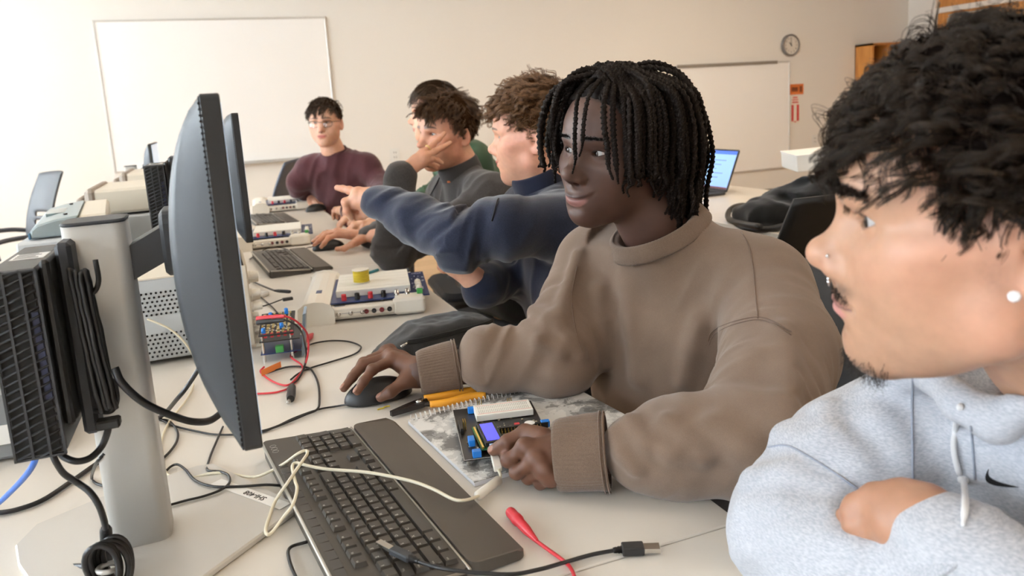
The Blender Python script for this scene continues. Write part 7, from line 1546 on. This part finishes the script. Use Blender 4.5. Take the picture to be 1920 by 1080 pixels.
def counter_things():
    # laptop
    t = empty('laptop', 'open laptop with a light blue page on its screen, on the back counter', 'laptop', (2.28, 3.06, TZ), group=None); A = np.array(Mat((2.18, 3.215, TZ), R(-90))); put = lambda m, n, mt, par=t: m.build(n, mt, par, A)
    # local: +Y away from its user
    t['label'] = 'open laptop with a light blue page on its screen, on the back counter'
    m = MB(); m.prism(rrect(-.155, -.11, .155, .11, .012, 4), .002, .016, b=.003); put(m, 'base', MT['dark']); m = MB(); m.box((-.135, -.02, .016), (.135, .09, .0168)); put(m, 'keyboard_deck', MT['hole'])
    a = R(112); ca, sa = math.cos(a), math.sin(a); Lm = np.eye(4); Lm[:3, 1] = (0, -ca, sa); Lm[:3, 2] = (0, -sa, -ca); Lm[:3, 3] = (0, .11, .014); A2 = A@Lm
    m = MB(); m.prism(rrect(-.155, 0, .155, .215, .010, 4), -.006, 0, b=.0015); lid = m.build('lid', MT['blk'], t, A2)
    m = MB(); m.box((-.146, .012, -.0005), (.146, .206, .0006)); sc = m.build('screen', plain('lit laptop page', (150, 190, 236), .3, emit=.75), lid, A2)
    m = MB(); m.box((-.146, .188, .0006), (.146, .206, .0010)); m.build('tab_bar', plain('lit blue bar', (70, 110, 210), .3, emit=.7), sc, A2); m = MB(); m.box((-.146, .012, .0006), (.146, .022, .0010)); m.build('task_bar', plain('lit dark bar', (96, 50, 62), .3, emit=.5), sc, A2); m = MB()
    for k in range(6): m.box((-.10, .045+k*.022, .0006), (.02+.03*(k % 3), .049+k*.022, .0009))
    m.build('page_lines', plain('lit grey text', (104, 140, 190), .3, emit=.6), sc, A2)
    # backpack
    t = empty('backpack', 'black backpack with a white mark lying on the back counter under the white box', 'backpack', (2.03, 2.15, TZ)); cl = fabric('black nylon', (26, 25, 25), (20, 19, 19), hscale=400, bump=.3, bscale=60, blotch=.25); c = V(2.06, 2.16, TZ)
    d = nm(V(.30, -.55, 0)); s = V(-d[1], d[0], 0)
    def f(P):
        q = P-c.astype(np.float32); u = q@d; w = q@s; z = q[:, 2]; e = ell(np.stack([u-.10, w, z-.075], 1).astype(np.float32), (0, 0, 0), (.26, .17, .105)); e = smin(e, ell(np.stack([u+.09, w-.01, z-.05], 1).astype(np.float32), (0, 0, 0), (.15, .14, .07)), .05); e = smin(e, ell(P, tuple(T(1452, 402, .035)), (.13, .15, .060)), .05)
        return smax(e-.014*(1-2*np.abs(vnoise(P*V(11, 11, 18), 3)))-.004*vnoise(P*30, 4), -(z-.001), .01)
    v, q = surfnet(f, c-V(.42, .42, .01), c+V(.42, .36, .24), .008); npmesh('body', v, q, cl, t)
    def on(px, py, off=.004): p = trace(f, px, py, 1.0, 4, off); return p
    P = [on(x, y) for x, y in ((1435, 352), (1452, 346), (1470, 340), (1478, 332), (1466, 336), (1450, 340))]; P = [p for p in P if p is not None]
    if len(P) == 6: m = MB(); m.add(P+[p-nm(ray(1455, 343))*.002 for p in P], [[0, 1, 4, 5], [1, 2, 3, 4], [5+6, 4+6, 1+6, 0+6], [4+6, 3+6, 2+6, 1+6]]); m.build('white_mark', MT['paper'], t)
    m = MB(); m.tube(spline([T(1425, 425, .03), T(1395, 420, .02), T(1368, 412, .012), T(1366, 398, .03), T(1378, 388, .045), T(1395, 385, .04), T(1412, 392, .035)], 6), .011, 8); m.build('strap', MT['blk'], t); m = MB(); m.tube(spline([T(1370, 412, .008), T(1400, 428, .006), T(1440, 430, .008), T(1470, 424, .02)], 6), .012, 8); m.build('strap', MT['blk'], t)
    t = empty('carton', 'flat white cardboard box on top of the black backpack', 'box', (2.1, 2.2, .94)); A = np.array(Mat((2.10, 2.17, .945), R(-28), 0, R(-3))); m = MB(); m.box((-.16, -.12, 0), (.20, .12, .055), b=.002); m.build('tray', plain('white card', (238, 234, 228), .8), t, A); m = MB(); m.box((-.162, -.122, .055), (.202, .122, .060), b=.001); m.build('lid', plain('white card', (240, 237, 232), .8), t, A)
def desk():
    mats9(); mo = monitor(); pc = mini_pc(); br = mount(); co = coil()
    for k, (dx, dy) in enumerate(((.056, 1.295), (-.25, 3.10))):
        w = ('second from the viewer, in line behind the nearest one', 'farthest, just a blue-grey corner above the black mesh tower')[k]
        sort_copy(mo, Matrix.Translation((-.11+dx, .96+dy, TZ)) @ Matrix.Scale((1, .82)[k], 4), 'blue-grey monitor seen edge-on, '+w); 
    dx, dy = .042, 1.245
    sort_copy(pc, Matrix.Translation((-.20+dx+.012, .94+dy, .905+.038)), 'black mesh-sided computer standing upright beyond the near silver column'); sort_copy(br, Matrix.Translation((-.165+dx+.012, .94+dy, .905+.038)), 'black bracket behind the second, farther mesh-sided computer')
    ex = nm((-.044, .377, 0)); ey = V(-ex[1], ex[0], 0); o = V(.016, 1.121, TZ)-ex*.437-ey*.130; o[2] = TZ
    kb = keyboard(o, ex, 'black keyboard with a wide palm rest in front, white cord across its keys')
    def kcopy(corner, e, label): e = nm(V(e[0], e[1], 0)); f = V(-e[1], e[0], 0); p = V(corner[0], corner[1], TZ)-e*.437-f*.130; M = np.eye(4); M[:3, 0] = e; M[:3, 1] = f; M[:3, 3] = (p[0], p[1], TZ); sort_copy(kb, Matrix(M.tolist()), label)
    kcopy((.085, 2.90), (-.03, .40, 0), 'black keyboard in the middle of the bench, behind the nearest white platform'); kcopy((.115, 4.12), (-.03, .40, 0), 'black keyboard at the far end, between the two farther white platforms')
    mouse((.212, 1.266, TZ), R(184), 'black mouse under the hand of the taupe sweatshirt wearer'); mouse((.355, 2.885, TZ), R(180), 'black mouse under the hand of the charcoal sweater wearer'); mouse((.47, 4.17, TZ), R(200), 'black mouse lying free near the maroon sweater wearer')
    trainer_board((.150, 1.830, TZ), math.atan2(-.056, .283), 'white prototyping platform nearest, with a yellow spool on its breadboard'); trainer_board((.020, 3.08, TZ), R(-6), 'white prototyping platform in the middle, partly behind the second monitor'); trainer_board((.165, 4.30, TZ), R(-3), 'white prototyping platform at the far end, left of the maroon sweater wearer')
    instruments(); notebook(); dev_board(); pencil_case(); strippers(); board_stack(); small_things(); cables(); counter_things()
# ------------------------------------------------------------------ put together
cam = cam_setup()
wood = room(); benches(wood); chairs(); desk()
woman()
man()
navy_person()
grey_person()
maroon_person()
green_person()
sc = bpy.context.scene
sc.view_settings.view_transform = 'Standard'; sc.view_settings.look = 'None'; sc.view_settings.gamma = 1; sc.view_settings.use_curve_mapping = False
sc.view_settings.exposure = EXPO
sc.cycles.use_denoising = True; sc.cycles.max_bounces = 8; sc.cycles.diffuse_bounces = 4; sc.cycles.transmission_bounces = 6
